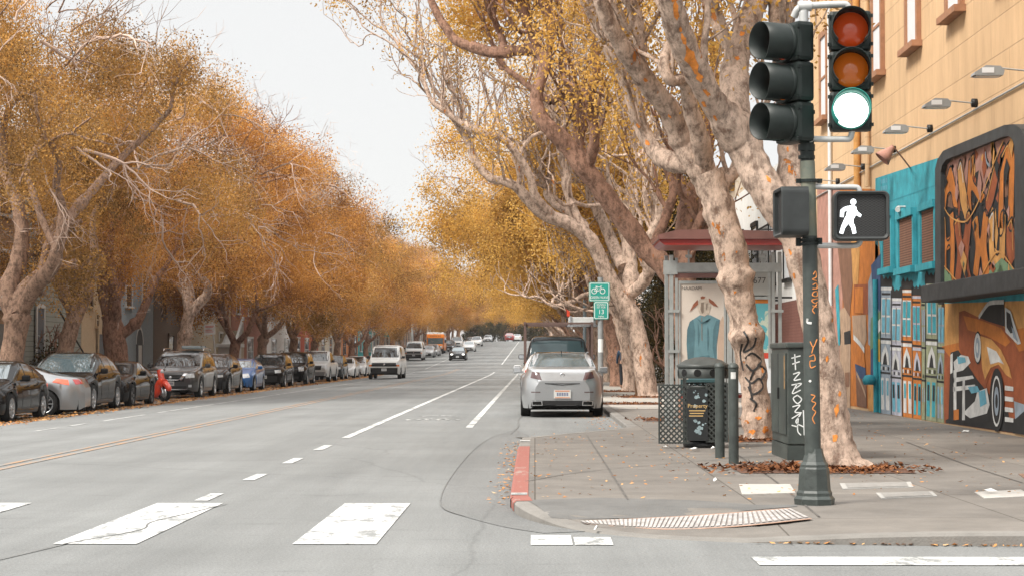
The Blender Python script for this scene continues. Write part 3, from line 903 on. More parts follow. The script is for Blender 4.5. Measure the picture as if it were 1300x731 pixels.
# ---------------------------------------------------------------- right row, the near ones traced limb by limb
GR_R = 'pale barked street trees along the near pavement'
def right_tree(d, limbs, seed, label, x, ends=(), mat=BK_R, leafm=LEAF_R, crown=None, per=90, size=(.05, .09), fine=14, nper=6, gl=(1.6, 5, .5), sh=None, gn=None):
    base = Vector((x, d, SWZ + rise(d)))
    t = thing('street_tree', label, 'tree', base, 0, GR_R)
    rnd = random.Random(seed); tips = []; m = MB()
    for k, L in enumerate(limbs):
        P = []
        for (px, py, rp, dd) in L:
            w = at(px, py, d + dd) - base
            P.append((w.x, w.y, w.z, rp * (d + dd) / FPX))
        P[0] = P[0]
        knob(m, P, fine, nper, .15, 3.6, seed=seed + k)
        if k in ends:
            e = Vector(P[-1][:3]); q = Vector(P[-3][:3])
            grow(m, e, (e - q), P[-1][3] * .95, gl[0], 1, gl[1], tips, rnd, up=.16, spread=gl[2], wob=.2)
        if gn and k > 0:
            for _ in range(gn[0]):
                j = rnd.randrange(max(1, len(P) // 3), len(P)); e = Vector(P[j][:3])
                grow(m, e, Vector((rnd.gauss(-.35, .5), rnd.gauss(0, .5), rnd.uniform(.2, 1.1))), min(P[j][3] * .6, gn[2]), gn[1] * rnd.uniform(.7, 1.3), 2, 5, [], rnd, up=.14, spread=.55, wob=.30, kids=(2, 2), shr=.8, rs=.68, seg=6)
        if sh and k > 0: shoots(m, P, sh[0], sh[1], sh[2], rnd, tips=None)
        if k > 0 and len(P) > 3:                      # short side shoots, some of them upright and thin
            for _ in range(3):
                j = rnd.randrange(1, len(P) - 1); e = Vector(P[j][:3])
                grow(m, e, Vector((rnd.gauss(-.2, .5), rnd.gauss(0, .5), 1)), min(.05, P[j][3] * .4), rnd.uniform(.7, 1.3), 3, 5, tips, rnd, up=.15, spread=.4, wob=.16, seg=4)
    trunk = m.build('trunk', mat, t)
    C = [p for p in tips]
    if crown: C += clumps(crown[0], crown[1], crown[2], seed, low=-.55)
    g = random.Random(seed)
    S = [(.3 * g.uniform(.7, 1.4), .3 * g.uniform(.7, 1.4), .36 * g.uniform(.6, 1.6)) for _ in C]
    leaf_mesh('crown', C, S, per, size, leafm, t, seed, droop=.5)
    return t
T1 = right_tree(21.3, [
    [(1070, 600, 34, 0), (1065, 585, 26, 0), (1061, 560, 23, 0), (1056, 520, 21, 0), (1049, 470, 20, 0), (1039, 415, 20, 0), (1025, 350, 20, 0), (1012, 300, 22, 0), (985, 258, 23, 0), (958, 215, 22, .1), (940, 170, 24, .2)],
    [(942, 178, 20, .2), (914, 142, 18, 0), (892, 105, 17, -.2), (873, 68, 17, -.4), (858, 30, 16, -.6), (850, -10, 15, -.8), (846, -60, 13, -1), (830, -120, 11, -1.2)],
    [(938, 175, 20, .2), (932, 110, 19, .5), (938, 60, 16, .8), (952, 25, 14, 1), (962, -10, 14, 1.2), (968, -60, 12, 1.4)],
    [(1013, 302, 18, 0), (1004, 240, 17, .3), (1003, 180, 16, .6), (1002, 120, 15, .8), (994, 60, 15, 1), (989, 0, 14, 1.2), (986, -50, 12, 1.4)],
    [(935, 70, 9, .8), (915, 40, 9, 1), (905, 10, 8, 1.2), (900, -30, 7, 1.4)]], 31,
    'nearest pale tree with orange bark patches behind the signal pole', 3.42, ends=(1, 2, 3, 4), crown=((-.3, 0, 9.4), (3.6, 3.2, 2.6), 90), fine=22, nper=10, per=45)
T2 = right_tree(28.3, [
    [(964, 566, 24, 0), (963, 545, 19, 0), (959, 505, 18, 0), (952, 455, 18, 0), (945, 410, 18, 0), (937, 370, 19, 0), (930, 330, 20, 0), (920, 290, 20, 0), (909, 252, 19, 0), (897, 220, 21, 0)],
    [(899, 226, 17, 0), (880, 205, 16, 0), (866, 180, 15, 0), (851, 142, 14, -.2), (824, 109, 13.5, -.4), (805, 82, 12, -.6), (787, 55, 11, -.8), (768, 18, 10, -1), (758, -20, 9, -1.2), (750, -60, 8, -1.4)],
    [(880, 208, 13, 0), (850, 205, 13, .3), (829, 188, 11, .6), (811, 153, 9.5, .8), (799, 115, 9.5, 1), (783, 77, 9.5, 1), (762, 38, 10, 1.2), (750, 5, 8, 1.4), (744, -40, 7, 1.6)],
    [(808, 85, 9, -.6), (813, 60, 9, -.4), (808, 28, 8.5, -.2), (800, -5, 8, 0), (796, -50, 7, .3)],
    [(896, 216, 13, 0), (888, 175, 12, -.4), (877, 140, 10.5, -.6), (868, 104, 8, -.8), (852, 103, 7.5, -1), (843, 84, 7.5, -1), (849, 58, 7, -.8), (858, 36, 6, -.6), (862, 0, 6, -.4)],
    [(912, 244, 9, 0), (925, 226, 8.5, .2), (936, 212, 8.5, .4), (942, 190, 8, .6), (950, 160, 7, .8)]], 41,
    'pale tree with black graffiti on its trunk in front of bus shelter', 3.35, ends=(1, 2, 3, 4), crown=((-1.0, 0, 11.2), (3.8, 3.2, 2.4), 90), fine=18, nper=8, per=40, sh=(4, (.9, 1.8), .022), gn=(1, .9, .04))
T3 = right_tree(37, [
    [(878, 545, 18, 0), (876, 520, 15, 0), (874, 470, 14.5, 0), (870, 420, 14, 0), (864, 375, 14, 0), (845, 341, 13.5, 0), (815, 311, 13, 0), (782, 266, 12.5, -.2), (750, 224, 12, -.4), (721, 186, 12, -.5), (700, 165, 10.5, -.6), (687, 150, 9.5, -.6),
     (681, 125, 8.5, -.6), (687, 100, 8, -.6), (691, 80, 8, -.5), (680, 65, 8, -.4), (660, 64, 7, -.3), (628, 67, 7.5, -.2), (600, 60, 7, 0), (580, 52, 6, .1), (566, 36, 5.5, .2), (552, 12, 5, .3), (540, -18, 4, .4)],
    [(868, 400, 13, 0), (870, 350, 13, .4), (870, 295, 13, .7), (876, 255, 12, 1), (888, 225, 10, 1.2), (898, 185, 9, 1.4), (895, 140, 8, 1.6), (885, 90, 7, 1.8)],
    [(872, 330, 8, .5), (888, 285, 7.5, .2), (897, 262, 7, .1), (893, 225, 6, 0)],
    [(822, 316, 7, 0), (834, 303, 6.5, .2), (848, 268, 6, .4), (856, 240, 6, .6), (846, 212, 5, .8), (850, 175, 5, 1), (838, 140, 4, 1)],
    [(785, 268, 8, -.2), (765, 240, 7.5, .3), (748, 215, 7, .6), (735, 180, 7, .8), (742, 145, 6.5, .9), (726, 120, 6.5, 1), (700, 130, 5, 1)],
    [(684, 66, 5, -.4), (672, 40, 5, -.3), (664, 10, 4.5, -.2), (655, -30, 4, 0)],
    [(640, 64, 5, -.2), (636, 45, 4.5, -.1), (625, 20, 4, 0), (610, -20, 3.6, 0)],
    [(690, 85, 5, -.5), (700, 50, 5, -.5), (695, 20, 5, -.4), (688, -20, 4, -.3)],
    [(745, 220, 7, -.4), (755, 175, 6.5, -.8), (748, 130, 6, -1), (757, 90, 5.5, -1.2), (752, 45, 5, -1.2), (745, 0, 4.5, -1.2)]], 51,
    'brown barked tree leaning far over the street behind the bus shelter', 3.1, ends=(0, 1, 4, 5, 6, 7, 8), mat=BK_B, crown=((-2.2, .5, 13.4), (4.2, 3.2, 2.2), 80), fine=14, nper=6, gl=(1.3, 5, .55), size=(.06, .1), per=26, sh=(5, (1.0, 2.4), .024), gn=(2, 1.3, .06))
T4 = right_tree(57.7, [
    [(825, 508, 17, 0), (822, 498, 13.5, 0), (818, 470, 13, 0), (812, 440, 12.5, 0), (805, 412, 12, 0), (797, 393, 12, 0), (788, 377, 12, 0)],
    [(790, 380, 10.5, 0), (769, 344, 9.5, -.2), (750, 306, 9.5, -.4), (723, 285, 9, -.6), (686, 269, 8.5, -.8), (658, 240, 6.5, -1), (641, 231, 5.5, -1), (622, 226, 5.5, -1), (603, 204, 5, -1), (595, 182, 4, -1), (582, 162, 3.4, -1)],
    [(795, 386, 10, 0), (801, 350, 9.5, .3), (798, 318, 9, .5), (796, 288, 9, .6), (800, 250, 8, .8), (808, 212, 7, 1), (800, 170, 6, 1.2), (792, 130, 5, 1.4)],
    [(801, 372, 8, 0), (815, 360, 8, -.4), (824, 342, 8, -.8), (815, 318, 7.5, -1), (828, 295, 6.5, -1.2), (836, 270, 5.5, -1.3), (828, 235, 5, -1.4)],
    [(792, 340, 8, .3), (778, 310, 7.5, 1.2), (766, 282, 7, 1.6), (752, 255, 6.5, 1.8), (748, 230, 6, 1.9), (740, 200, 5.5, 2)],
    [(745, 300, 7, -.4), (730, 275, 6.5, .5), (700, 254, 6, .8), (695, 240, 5.5, 1), (700, 215, 5, 1), (690, 190, 4.5, 1)],
    [(700, 272, 6, -.8), (680, 250, 5.5, -1.2), (672, 222, 5, -1.4), (655, 195, 5, -1.5), (640, 178, 4.5, -1.5), (615, 170, 4.5, -1.5), (590, 159, 4, -1.4), (565, 142, 3.6, -1.4), (548, 128, 3, -1.4), (535, 95, 2.6, -1.3)],
    [(740, 292, 6, -.4), (722, 250, 5.5, -.2), (716, 210, 5, 0), (706, 170, 4.5, .2), (700, 130, 4, .3)]], 61,
    'pale tree with twisting limbs right of the green cycle route sign', 3.44, ends=(1, 2, 3, 4, 5, 6, 7), crown=((-3.0, 1, 15.0), (4.4, 3.2, 2.4), 70), fine=12, nper=5, gl=(1.9, 5, .38), size=(.07, .12), per=16, sh=(10, (2.0, 4.6), .034), gn=(4, 1.9, .085))
def decals(tree, blobs, mat, name, off=.006, rough_=.35, seed=1):
    """marks that lie on the trunk's own surface: each blob (px, py, rx, ry, tilt) is thrown onto the bark"""
    tr = [c for c in tree.children if c.name.startswith('trunk')][0]; me = tr.data
    bv = BVHTree.FromPolygons([v.co for v in me.vertices], [list(p.vertices) for p in me.polygons])
    g = random.Random(seed); m = MB(); o0 = Vector((0, 0, CAMZ)) - tree.location
    def hit(px, py):
        d = ray(px, py).normalized(); h = bv.ray_cast(o0, d)
        return None if h[0] is None else h[0] - d * off
    for (px, py, rx, ry, tl) in blobs:
        if rx < 7: rx *= .7; ry *= .7
        ring = []; n = 13; c = hit(px, py)
        if c is None: continue
        for k in range(n):
            a = 2 * PI * k / n; r = 1 + g.uniform(-rough_, rough_); x, y = rx * r * math.cos(a), ry * r * math.sin(a)
            ring.append((x * math.cos(tl) - y * math.sin(tl), x * math.sin(tl) + y * math.cos(tl)))
        grid = [c]; ok = True
        for f in (.5, 1):
            for x, y in ring:
                h = hit(px + x * f, py + y * f)
                if h is None or (h - c).length > .5: h = grid[-1]
                grid.append(h)
        m.add(grid, [(0, 1 + k, 1 + (k + 1) % n) for k in range(n)] + [(1 + k, 1 + n + k, 1 + n + (k + 1) % n, 1 + (k + 1) % n) for k in range(n)])
    # a coat on the trunk's own mesh, second material
    n0 = len(me.vertices); V = [tuple(v.co) for v in me.vertices] + m.v; F = [tuple(p.vertices) for p in me.polygons] + [tuple(i + n0 for i in f) for f in m.f]
    nm = bpy.data.meshes.new('trunk'); nm.from_pydata(V, [], F); nm.materials.append(me.materials[0]); nm.materials.append(mat)
    k = len(me.polygons); nm.polygons.foreach_set('material_index', np.array([0] * k + [1] * len(m.f), dtype=np.int32)); nm.polygons.foreach_set('use_smooth', np.ones(len(F), dtype=bool)); nm.update()
    tr.data = nm
def tree_tag(tree, strokes, w, mat, name, off=.008):
    tr = [c for c in tree.children if c.name.startswith('trunk')][0]; me = tr.data
    bv = BVHTree.FromPolygons([v.co for v in me.vertices], [list(p.vertices) for p in me.polygons])
    m = MB(); o0 = Vector((0, 0, CAMZ)) - tree.location
    for S in strokes:
        P = []
        for q in smooth_path(S, 6):
            d = ray(*q).normalized(); h = bv.ray_cast(o0, d)
            if h[0] is not None: P.append(h[0] - d * off)
        if len(P) > 2: m.ribbon(P, w, (0, -1, 0))
    return m.build(name, mat, tree)
PEEL = pmat('orange inner bark', (.56, .19, .03), rough=.85, var=.4, scale=14, bump=.3)
decals(T1, [(878, 78, 7, 17, -.4), (888, 98, 6, 9, -.5), (868, 50, 4, 9, -.3), (858, 15, 5, 16, -.1), (856, -4, 5, 10, 0), (897, 118, 4, 8, -.6), (893, 132, 3, 6, -.6), (908, 150, 2.5, 5, -.6), (936, 74, 4, 4, .2), (942, 43, 4, 5, .4), (864, 38, 3, 5, 0), (1062, 520, 4, 12, .1), (1050, 455, 3, 5, 0), (1060, 555, 5, 7, .5), (1046, 430, 2.5, 4, 0), (1066, 500, 2.5, 5, 0),
            (976, 228, 3, 7, -.5), (996, 262, 3, 9, -.6), (1003, 320, 2, 8, -.3), (1002, 215, 3, 8, .1), (1000, 190, 2, 5, 0), (1008, 350, 2, 6, -.2)], PEEL, 'orange_patch', seed=3)
decals(T2, [(820, 102, 3, 5, -.8), (810, 160, 3, 4, -.7), (822, 182, 3, 6, -.6), (905, 285, 2, 5, -.3), (913, 295, 1.8, 5, -.3), (935, 320, 2, 2, 0), (933, 370, 2, 4, 0), (952, 410, 2.5, 2, 0), (960, 412, 2, 3, 0), (968, 470, 2, 5, 0), (955, 548, 6, 4, 0), (972, 545, 5, 6, 0), (963, 530, 5, 3, 0), (975, 520, 3, 5, 0), (948, 535, 4, 3, 0), (850, 148, 2, 4, -.7)], PEEL, 'orange_patch', seed=4)
BLKS = pmat('black spray', (.02, .018, .017), rough=.7, var=.3, scale=20)
tree_tag(T2, [[(944, 420), (950, 432), (944, 446), (956, 440), (960, 428)], [(946, 455), (955, 448), (966, 458), (956, 470), (947, 462)], [(962, 462), (972, 470), (966, 482)], [(946, 478), (954, 486), (964, 480), (968, 492), (956, 500), (950, 490)], [(952, 505), (960, 512), (957, 522)], [(957, 470), (952, 486), (955, 506)], [(942, 436), (940, 450), (944, 470)]], .032, BLKS, 'graffiti_tag')
# generic ones, all leaning towards the street, upright slender shoots
def right_template(seed, label, d, lean=.9, leafm=LEAF_R, c=(-3.4, 0, 8.2), r=(4.7, 4.8, 4.1), n=42, per=210, mat=BK_R, size=(.07, .13)):
    t = thing('street_tree', label, 'tree', (3.35, d, SWZ + rise(d)), 0, GR_R)
    rnd = random.Random(seed); tips = []; m = MB()
    knob(m, [(0, 0, -.2, .36), (0, 0, .4, .30), (-.1, 0, 1.4, .27), (-.45 * lean, .1, 2.6, .26)], 10, 4, seed=seed)
    o = Vector((-.42 * lean, .1, 2.5))
    for k, dv in enumerate(((-1.1, .3, .9), (-.5, -.7, 1), (.25, .3, 1.1), (-.9, -.2, 1.2))):
        grow(m, o, Vector(dv), .16, 1.9, 0, 5, tips, rnd, up=.13, spread=.45, wob=.2, kids=(2, 3), shr=.8, rs=.7, seg=5)
    shoots(m, [(o.x, o.y, o.z + .6), (o.x - 1.2, .2, o.z + 1.6), (o.x - 2.6, 0, o.z + 2.4)], 16, (1.8, 4.2), .035, rnd)
    twigs(m, c, r, 14, seed)
    m.build('trunk', mat, t)
    C = boughs(c, r, n, seed, low=-.75) + [p for p in tips if p.z > 4.6]
    g = random.Random(seed)
    S = [(.36 * g.uniform(.7, 1.5), .36 * g.uniform(.7, 1.5), .42 * g.uniform(.6, 1.6)) for _ in C]
    leaf_mesh('crown', C, S, per, size, leafm, t, seed, droop=.5)
    return t
TR = [right_template(71, 'white trunked tree with timber stakes beyond the leaning pale tree', 66, n=10, per=40, c=(-2.6, 0, 11.5), r=(4.4, 4, 3.0)),
      right_template(72, 'straight brown trunked tree just right of the cycle route sign', 77, n=34, per=190, mat=BK_B),
      right_template(73, 'golden tree overhanging the street past the dark truck with the rack', 90, n=52)]
LR = [(102, 'golden tree arching over the near kerb behind the truck rack'), (115, 'amber tree with low boughs above the parked truck'),
      (129, 'amber tree whose crown hides the far end of the near kerb')]
for i, (d, lab) in enumerate(LR):
    c = copy_tree(TR[2 if i != 1 else 1]); c.location = (3.3, d, SWZ + rise(d)); c.rotation_euler.z = (.6, -.3, 1.1)[i]; c['label'] = lab
    c.scale = (.97, .97, .95)
for i in range(15):
    d = 144 + i * 15.5
    c = copy_tree(TR[2 if i % 3 else 1]); c.location = (3.3 + rnd.uniform(-.3, .3), d, SWZ + rise(d)); c.rotation_euler.z = rnd.uniform(-.8, .8)
    s = rnd.uniform(.82, .98); c.scale = (s, s, s)
    c['label'] = 'distant golden street tree on the right hand row climbing the hill'
# beyond the crest
for i, (x, d, s) in enumerate(((-20, 420, 1), (-13, 445, 1.0), (-7.5, 470, .8), (-2.5, 520, .9), (3, 540, .9), (9, 480, 1.1), (16, 430, 1.2), (-26, 480, 1.3), (-9, 560, 1.0), (7, 600, 1.2), (0, 640, 1.2), (-16, 600, 1.3))):
    c = copy_tree(TL[i % 3]); c.location = (x, d, rise(d) - .1); c.rotation_euler.z = i * 1.1
    c.scale = (s, s, s); c['label'] = 'tree closing the view beyond the crest of the street'; c['group'] = 'trees beyond the crest'
# hedge of dark evergreens behind the near trees, this side of the white building
def bush(name, label, cat, loc, c, r, n, seed, leafm=LEAF_D, per=140, size=(.08, .15), group=None):
    t = thing(name, label, cat, loc, 0, group)
    m = MB(); rnd = random.Random(seed)
    for k in range(5):
        grow(m, Vector((rnd.uniform(-.3, .3), rnd.uniform(-.3, .3), -.1)), Vector((rnd.gauss(0, .4), rnd.gauss(0, .4), 1)), .08, 1.2, 1, 4, [], rnd)
    m.build('stems', BK_B, t)
    leaf_mesh('foliage', clumps(c, r, n, seed, low=-1, gap=.6), (.35, .35, .4), per, size, leafm, t, seed)
    return t
for i, (x, d, k) in enumerate(((-13.5, 402, 1.2), (-9.8, 405, 1.0), (-6.6, 412, 1.1), (-3.8, 420, 1.0), (-.8, 418, 1.2), (2.2, 414, 1.0))):
    bush('hill_shrub', ('dark shrubs left of the car coming over the crest', 'dark rounded shrub at the crest above the pale car', 'dark green shrub at the crest left of the red car', 'dark shrub just behind the red car at the crest', 'dark shrub right of the cars at the crest', 'shrub at the crest by the overhead rack')[i], 'shrub', (x, d, rise(d)), (0, 0, 1.7 * k), (2.0, 1.6, 2.2 * k), 70, 101 + i, per=90, size=(.2, .4), group='dark shrubs on the crest of the street')
bush('hedge', 'dark overgrown hedge filling the gap left of the bus shelter', 'hedge', (6.3, 66, SWZ), (0, 0, 2.6), (1.7, 6.0, 2.7), 230, 81)
bush('hedge', 'dark tall evergreen rising behind the shelter roof', 'hedge', (5.2, 63, SWZ), (0, 2, 5.0), (.9, 2.6, 3.0), 120, 82)
bush('hedge', 'dark olive hedge behind the brown trunk beyond the cycle sign', 'hedge', (6.2, 86, SWZ), (0, 0, 2.4), (1.7, 9, 2.6), 240, 83)
# ================================================================== RIGHT SIDE: corner building, shelter, street furniture
WX = 7.5
def blockwall(name, col, bw, bh, joint=.75, axis='YZ', bump=.4, mort=.012, var=.10, mix2=None):
    if name in MATS: return MATS[name]
    m = pmat(name, col, rough=.85, var=0, spec=.25)
    nt = m.node_tree; b = nt.nodes['Principled BSDF']
    tc = [n for n in nt.nodes if n.type == 'TEX_COORD'][0]
    s = nnode(nt, 'ShaderNodeSeparateXYZ'); c = nnode(nt, 'ShaderNodeCombineXYZ')
    nt.links.new(tc.outputs['Object'], s.inputs[0])
    nt.links.new(s.outputs[axis[0]], c.inputs['X']); nt.links.new(s.outputs[axis[1]], c.inputs['Y'])
    br = nnode(nt, 'ShaderNodeTexBrick'); br.inputs['Scale'].default_value = 1
    br.inputs['Brick Width'].default_value = bw; br.inputs['Row Height'].default_value = bh
    br.inputs['Mortar Size'].default_value = mort; br.inputs['Mortar Smooth'].default_value = .3
    br.inputs['Color1'].default_value = (*[x * (1 - var * .4) for x in col], 1)
    br.inputs['Color2'].default_value = (*(mix2 or [x * (1 + var * .4) for x in col]), 1)
    br.inputs['Mortar'].default_value = (*[x * joint for x in col], 1)
    nt.links.new(c.outputs[0], br.inputs['Vector'])
    mp = nnode(nt, 'ShaderNodeMapping'); mp.inputs['Scale'].default_value = (1, 1.6, .35)
    nt.links.new(tc.outputs['Object'], mp.inputs[0])
    n = nnode(nt, 'ShaderNodeTexNoise'); n.inputs['Scale'].default_value = 1.3; n.inputs['Detail'].default_value = 9; n.inputs['Roughness'].default_value = .75
    nt.links.new(mp.outputs[0], n.inputs['Vector'])
    cr = nnode(nt, 'ShaderNodeValToRGB'); e = cr.color_ramp.elements
    e[0].position, e[1].position = .3, .68
    e[0].color = (1 - var * 2, 1 - var * 2.1, 1 - var * 2.2, 1); e[1].color = (1 + var * .7,) * 3 + (1,)
    nt.links.new(n.outputs['Fac'], cr.inputs[0])
    mm = nnode(nt, 'ShaderNodeMix'); mm.data_type = 'RGBA'; mm.blend_type = 'MULTIPLY'; mm.inputs['Factor'].default_value = 1
    nt.links.new(br.outputs[0], mm.inputs[6]); nt.links.new(cr.outputs[0], mm.inputs[7])
    nt.links.new(mm.outputs[2], b.inputs['Base Color'])
    bp = nnode(nt, 'ShaderNodeBump'); bp.inputs['Strength'].default_value = bump; bp.inputs['Distance'].default_value = .02; bp.invert = True
    nt.links.new(br.outputs['Fac'], bp.inputs['Height']); nt.links.new(bp.outputs[0], b.inputs['Normal'])
    return m
def paint(name, c, var=.30, scale=3.2): return pmat('paint ' + name, [x * .82 for x in c], rough=.75, var=var, scale=scale, spec=.3, detail=8)
M_GLASS = pmat('window glass', (.03, .035, .04), rough=.05, var=0, spec=.8)
M_BLACK = pmat('black metal', (.012, .0125, .0125), rough=.5, var=.2, scale=9, spec=.3)
M_GREY = pmat('galvanised metal', (.42, .43, .42), rough=.45, metal=.5, var=.15, scale=9)
M_WPANE = pmat('white blind', (.62, .64, .66), rough=.4, var=.06, scale=2)
M_TRIM = pmat('brown window trim', (.30, .145, .075), rough=.7, var=.2, scale=5)
M_YWALL = blockwall('ochre block wall', (.57, .385, .222), 2.4, .61, .80, mort=.014)

bld = thing('corner_building', 'ochre block building with teal and orange murals beside the signal pole', 'building', (WX, 37, SWZ))
def wl(p, k=0):  # building-local
    return (p[0] - WX, p[1] - 37, p[2] - SWZ)
mb = MB(); mb.box((0, -15, -.3), (14, 14.3, 11.2)); mb.build('wall', M_YWALL, bld)
mb = MB(); mb.box((-.35, -15.2, 11.2), (14.2, 14.5, 11.6)); mb.build('cornice', M_TRIM, bld)
def W_(px, py, k=0):
    p = atx(px, py, WX - .004 - .004 * k); return Vector(wl(p))
def wall_window(y, z, w, h, pane, frame, sill=True, proud=.09):
    """frame proud of the wall, the pane behind it"""
    m = MB(); t = .16
    m.box((-proud, y - w / 2 - t, z), (-.002, y - w / 2, z + h)); m.box((-proud, y + w / 2, z), (-.002, y + w / 2 + t, z + h))
    m.box((-proud, y - w / 2 - t, z + h), (-.002, y + w / 2 + t, z + h + t))
    m.box((-proud * .8, y - w / 2, z + h * .5 - .03), (-.02, y + w / 2, z + h * .5 + .03))
    f = m.build('window', frame, bld)
    m = MB(); m.box((-.05, y - w / 2, z), (-.004, y + w / 2, z + h)); m.build('pane', pane, f)
    if sill:
        m = MB(); m.box((-proud - .12, y - w / 2 - t - .1, z - .12), (-.003, y + w / 2 + t + .1, z)); m.build('sill', frame, f)
for d in (26.2, 29.8, 33.5, 37.2, 41.0, 44.8, 48.6):
    wall_window(d - 37, 7.35, .95, 2.1, M_WPANE, M_TRIM)
# painted fields on the lower wall: one mesh per mural, thin coats of paint 4 mm apart
TEAL = paint('teal', (.04, .30, .36)); TEAL2 = paint('deep teal', (.03, .25, .31)); NAVY = paint('navy', (.04, .075, .16))
ORG = paint('orange', (.50, .165, .03)); ORG2 = paint('burnt orange', (.29, .078, .027)); ORG3 = paint('light orange', (.56, .28, .085))
PBRN = paint('brown', (.20, .10, .06)); PDRK = paint('black', (.022, .022, .022)); PWHT = paint('white', (.58, .58, .56)); PGRY = paint('blue grey', (.27, .32, .37))
PLAV = paint('pale lavender', (.42, .42, .48)); POLV = paint('olive', (.27, .29, .18)); PTAN = paint('tan', (.40, .27, .18)); PPNK = paint('dusty pink', (.42, .22, .17))
PGRN = paint('mural green', (.16, .25, .14)); PSKY = paint('sky blue', (.13, .36, .46)); PGLD = paint('gold', (.56, .34, .06))
PALL = [TEAL, TEAL2, NAVY, ORG, ORG2, ORG3, PBRN, PDRK, PWHT, PGRY, PLAV, POLV, PTAN, PPNK, PGRN, PSKY, PGLD]
TE, T2_, NV, OR, O2_, O3, BN, DK, WH, GY, LV, OV, TN, PK, GN, SK, GD = range(17)
def ell(cx, cy, rx, ry, n=18, a0=0, a1=2 * PI): return [(cx + rx * math.cos(a0 + (a1 - a0) * k / n), cy + ry * math.sin(a0 + (a1 - a0) * k / n)) for k in range(n if a1 - a0 > 6.2 else n + 1)]
class Mural:
    def __init__(s, off=(1060, 340), sc=797 / 240): s.m = MB(); s.o = off; s.s = sc; s.k = 0
    def c(s, pts, col, k=None):
        k = s.k if k is None else k
        s.m.poly([W_(s.o[0] + x / s.s, s.o[1] + y / s.s, k) for x, y in pts], col)
    def line(s, pts, w, col, k=None):
        k = s.k if k is None else k
        P = [W_(s.o[0] + x / s.s, s.o[1] + y / s.s, k) for x, y in smooth_path(pts, 5)]
        s.m.ribbon(P, w, (-1, 0, 0), col)
    def build(s, name): return s.m.build(name, PALL, bld)
# teal field
M = Mural((1040, 180), 1056 / 260)
M.c([(290, 190), (1056, -60), (1056, 860), (286, 860)], TE)
for y in (300, 420):
    M.line([(300, y + 30), (600, y - 75), (1050, y - 240)], .02, T2_, 1)
for q in ((318, 195), (318, 232)):
    for k in range(4): M.c([(q[0] + k * 9, q[1] - k * 2), (q[0] + 5 + k * 9, q[1] - 1 - k * 2), (q[0] + 5 + k * 9, q[1] + 22 - k * 2), (q[0] + k * 9, q[1] + 24 - k * 2)], SK, 1)
M.build('teal_mural')
mb = MB()
for (x0, x1, y0, y1) in ((345, 386, 385, 655), (430, 500, 378, 655), (546, 612, 337, 634)):
    a = atx(1040 + x0 / 4.06, 180 + y1 / 4.06, WX); b = atx(1040 + x1 / 4.06, 180 + y0 / 4.06, WX)
    ya, yb = b.y, a.y; za, zb = a.z, b.z
    m = MB(); t = .12
    m.box((-.09, ya - 37 - t, za - SWZ), (-.012, ya - 37, zb - SWZ)); m.box((-.09, yb - 37, za - SWZ), (-.012, yb - 37 + t, zb - SWZ))
    m.box((-.13, ya - 37 - t, zb - SWZ), (-.012, yb - 37 + t, zb - SWZ + .14)); m.box((-.16, ya - 37 - t - .08, za - SWZ - .13), (-.012, yb - 37 + t + .08, za - SWZ))
    f = m.build('screened_window', TEAL, bld)
    m = MB(); m.box((-.06, ya - 37, za - SWZ), (-.012, yb - 37, zb - SWZ))
    m.build('screen', blockwall('brown mesh screen', (.20, .10, .065), .10, .05, .45, mort=.012), f)
# painted terrace of narrow houses
M = Mural()
def house(x0, x1, yt, base, trim, win, dk, arch, seed):
    g = random.Random(seed)
    def P(u, v):
        x = x0 + (x1 - x0) * u; yb = 610 + (x - 190) / 270 * 42
        return (x + math.sin(v * 5 + seed) * 2.2, yt + (yb - yt) * v)
    def R_(u0, u1, v0, v1, col, k): M.c([P(u0, v0), P(u1, v0), P(u1, v1), P(u0, v1)], col, k)
    M.c([P(0, 0)] + [P(0, v / 8) for v in range(1, 9)] + [P(1, v / 8) for v in range(8, -1, -1)], base, 1)
    # crested roofline
    pts = [P(-.06, .05)]
    for k in range(7): pts.append(P(-.06 + k * 1.12 / 6, (-.035 if k % 2 else -.005) * g.uniform(.6, 1.5)))
    M.c(pts + [P(1.06, .05)], dk, 2)
    R_(-.03, 1.03, .055, .075, trim, 2); R_(.1, .9, .095, .11, dk, 2)
    for a, b in ((.14, .42), (.56, .86)):
        R_(a - .05, b + .05, .13, .40, trim, 2); R_(a, b, .14, .26, win, 3); R_(a, b, .275, .39, win, 3)
    R_(-.02, 1.02, .43, .445, dk, 2); R_(-.02, 1.02, .45, .475, trim, 2)
    if arch:
        M.c([P(.12, .63), P(.2, .55), P(.5, .48), P(.8, .55), P(.88, .63), P(.7, .63), P(.62, .57), P(.5, .535), P(.38, .57), P(.3, .63)], trim, 3)
        M.c([P(.3, .63), P(.38, .57), P(.5, .535), P(.62, .57), P(.7, .63)], dk, 3)
    for k in range(4): R_(.08 + k * .22, .2 + k * .22, .645, .672, dk if k % 2 else trim, 3)
    R_(0, 1, .685, .70, dk, 2)
    for a, b in ((.12, .40), (.58, .88)):
        R_(a, b, .73, .97, trim if seed % 2 else win, 2); R_(a + .06, b - .06, .75, .86, win if seed % 2 else dk, 3)
    R_(-.03, .02, .03, 1, dk, 4); R_(.485, .515, .13, .42, dk, 4)
house(190, 236, 52, GY, WH, SK, DK, True, 1); house(236, 280, 100, LV, WH, SK, DK, True, 2); house(282, 326, 62, OR, WH, TE, DK, True, 3)
house(326, 364, 88, OR, LV, TE, DK, True, 4); house(364, 382, 100, OV, OV, GY, DK, False, 5); house(382, 430, 36, OV, WH, TE, DK, True, 6); house(430, 461, 92, OV, GY, SK, DK, True, 7)
M.build('house_mural')
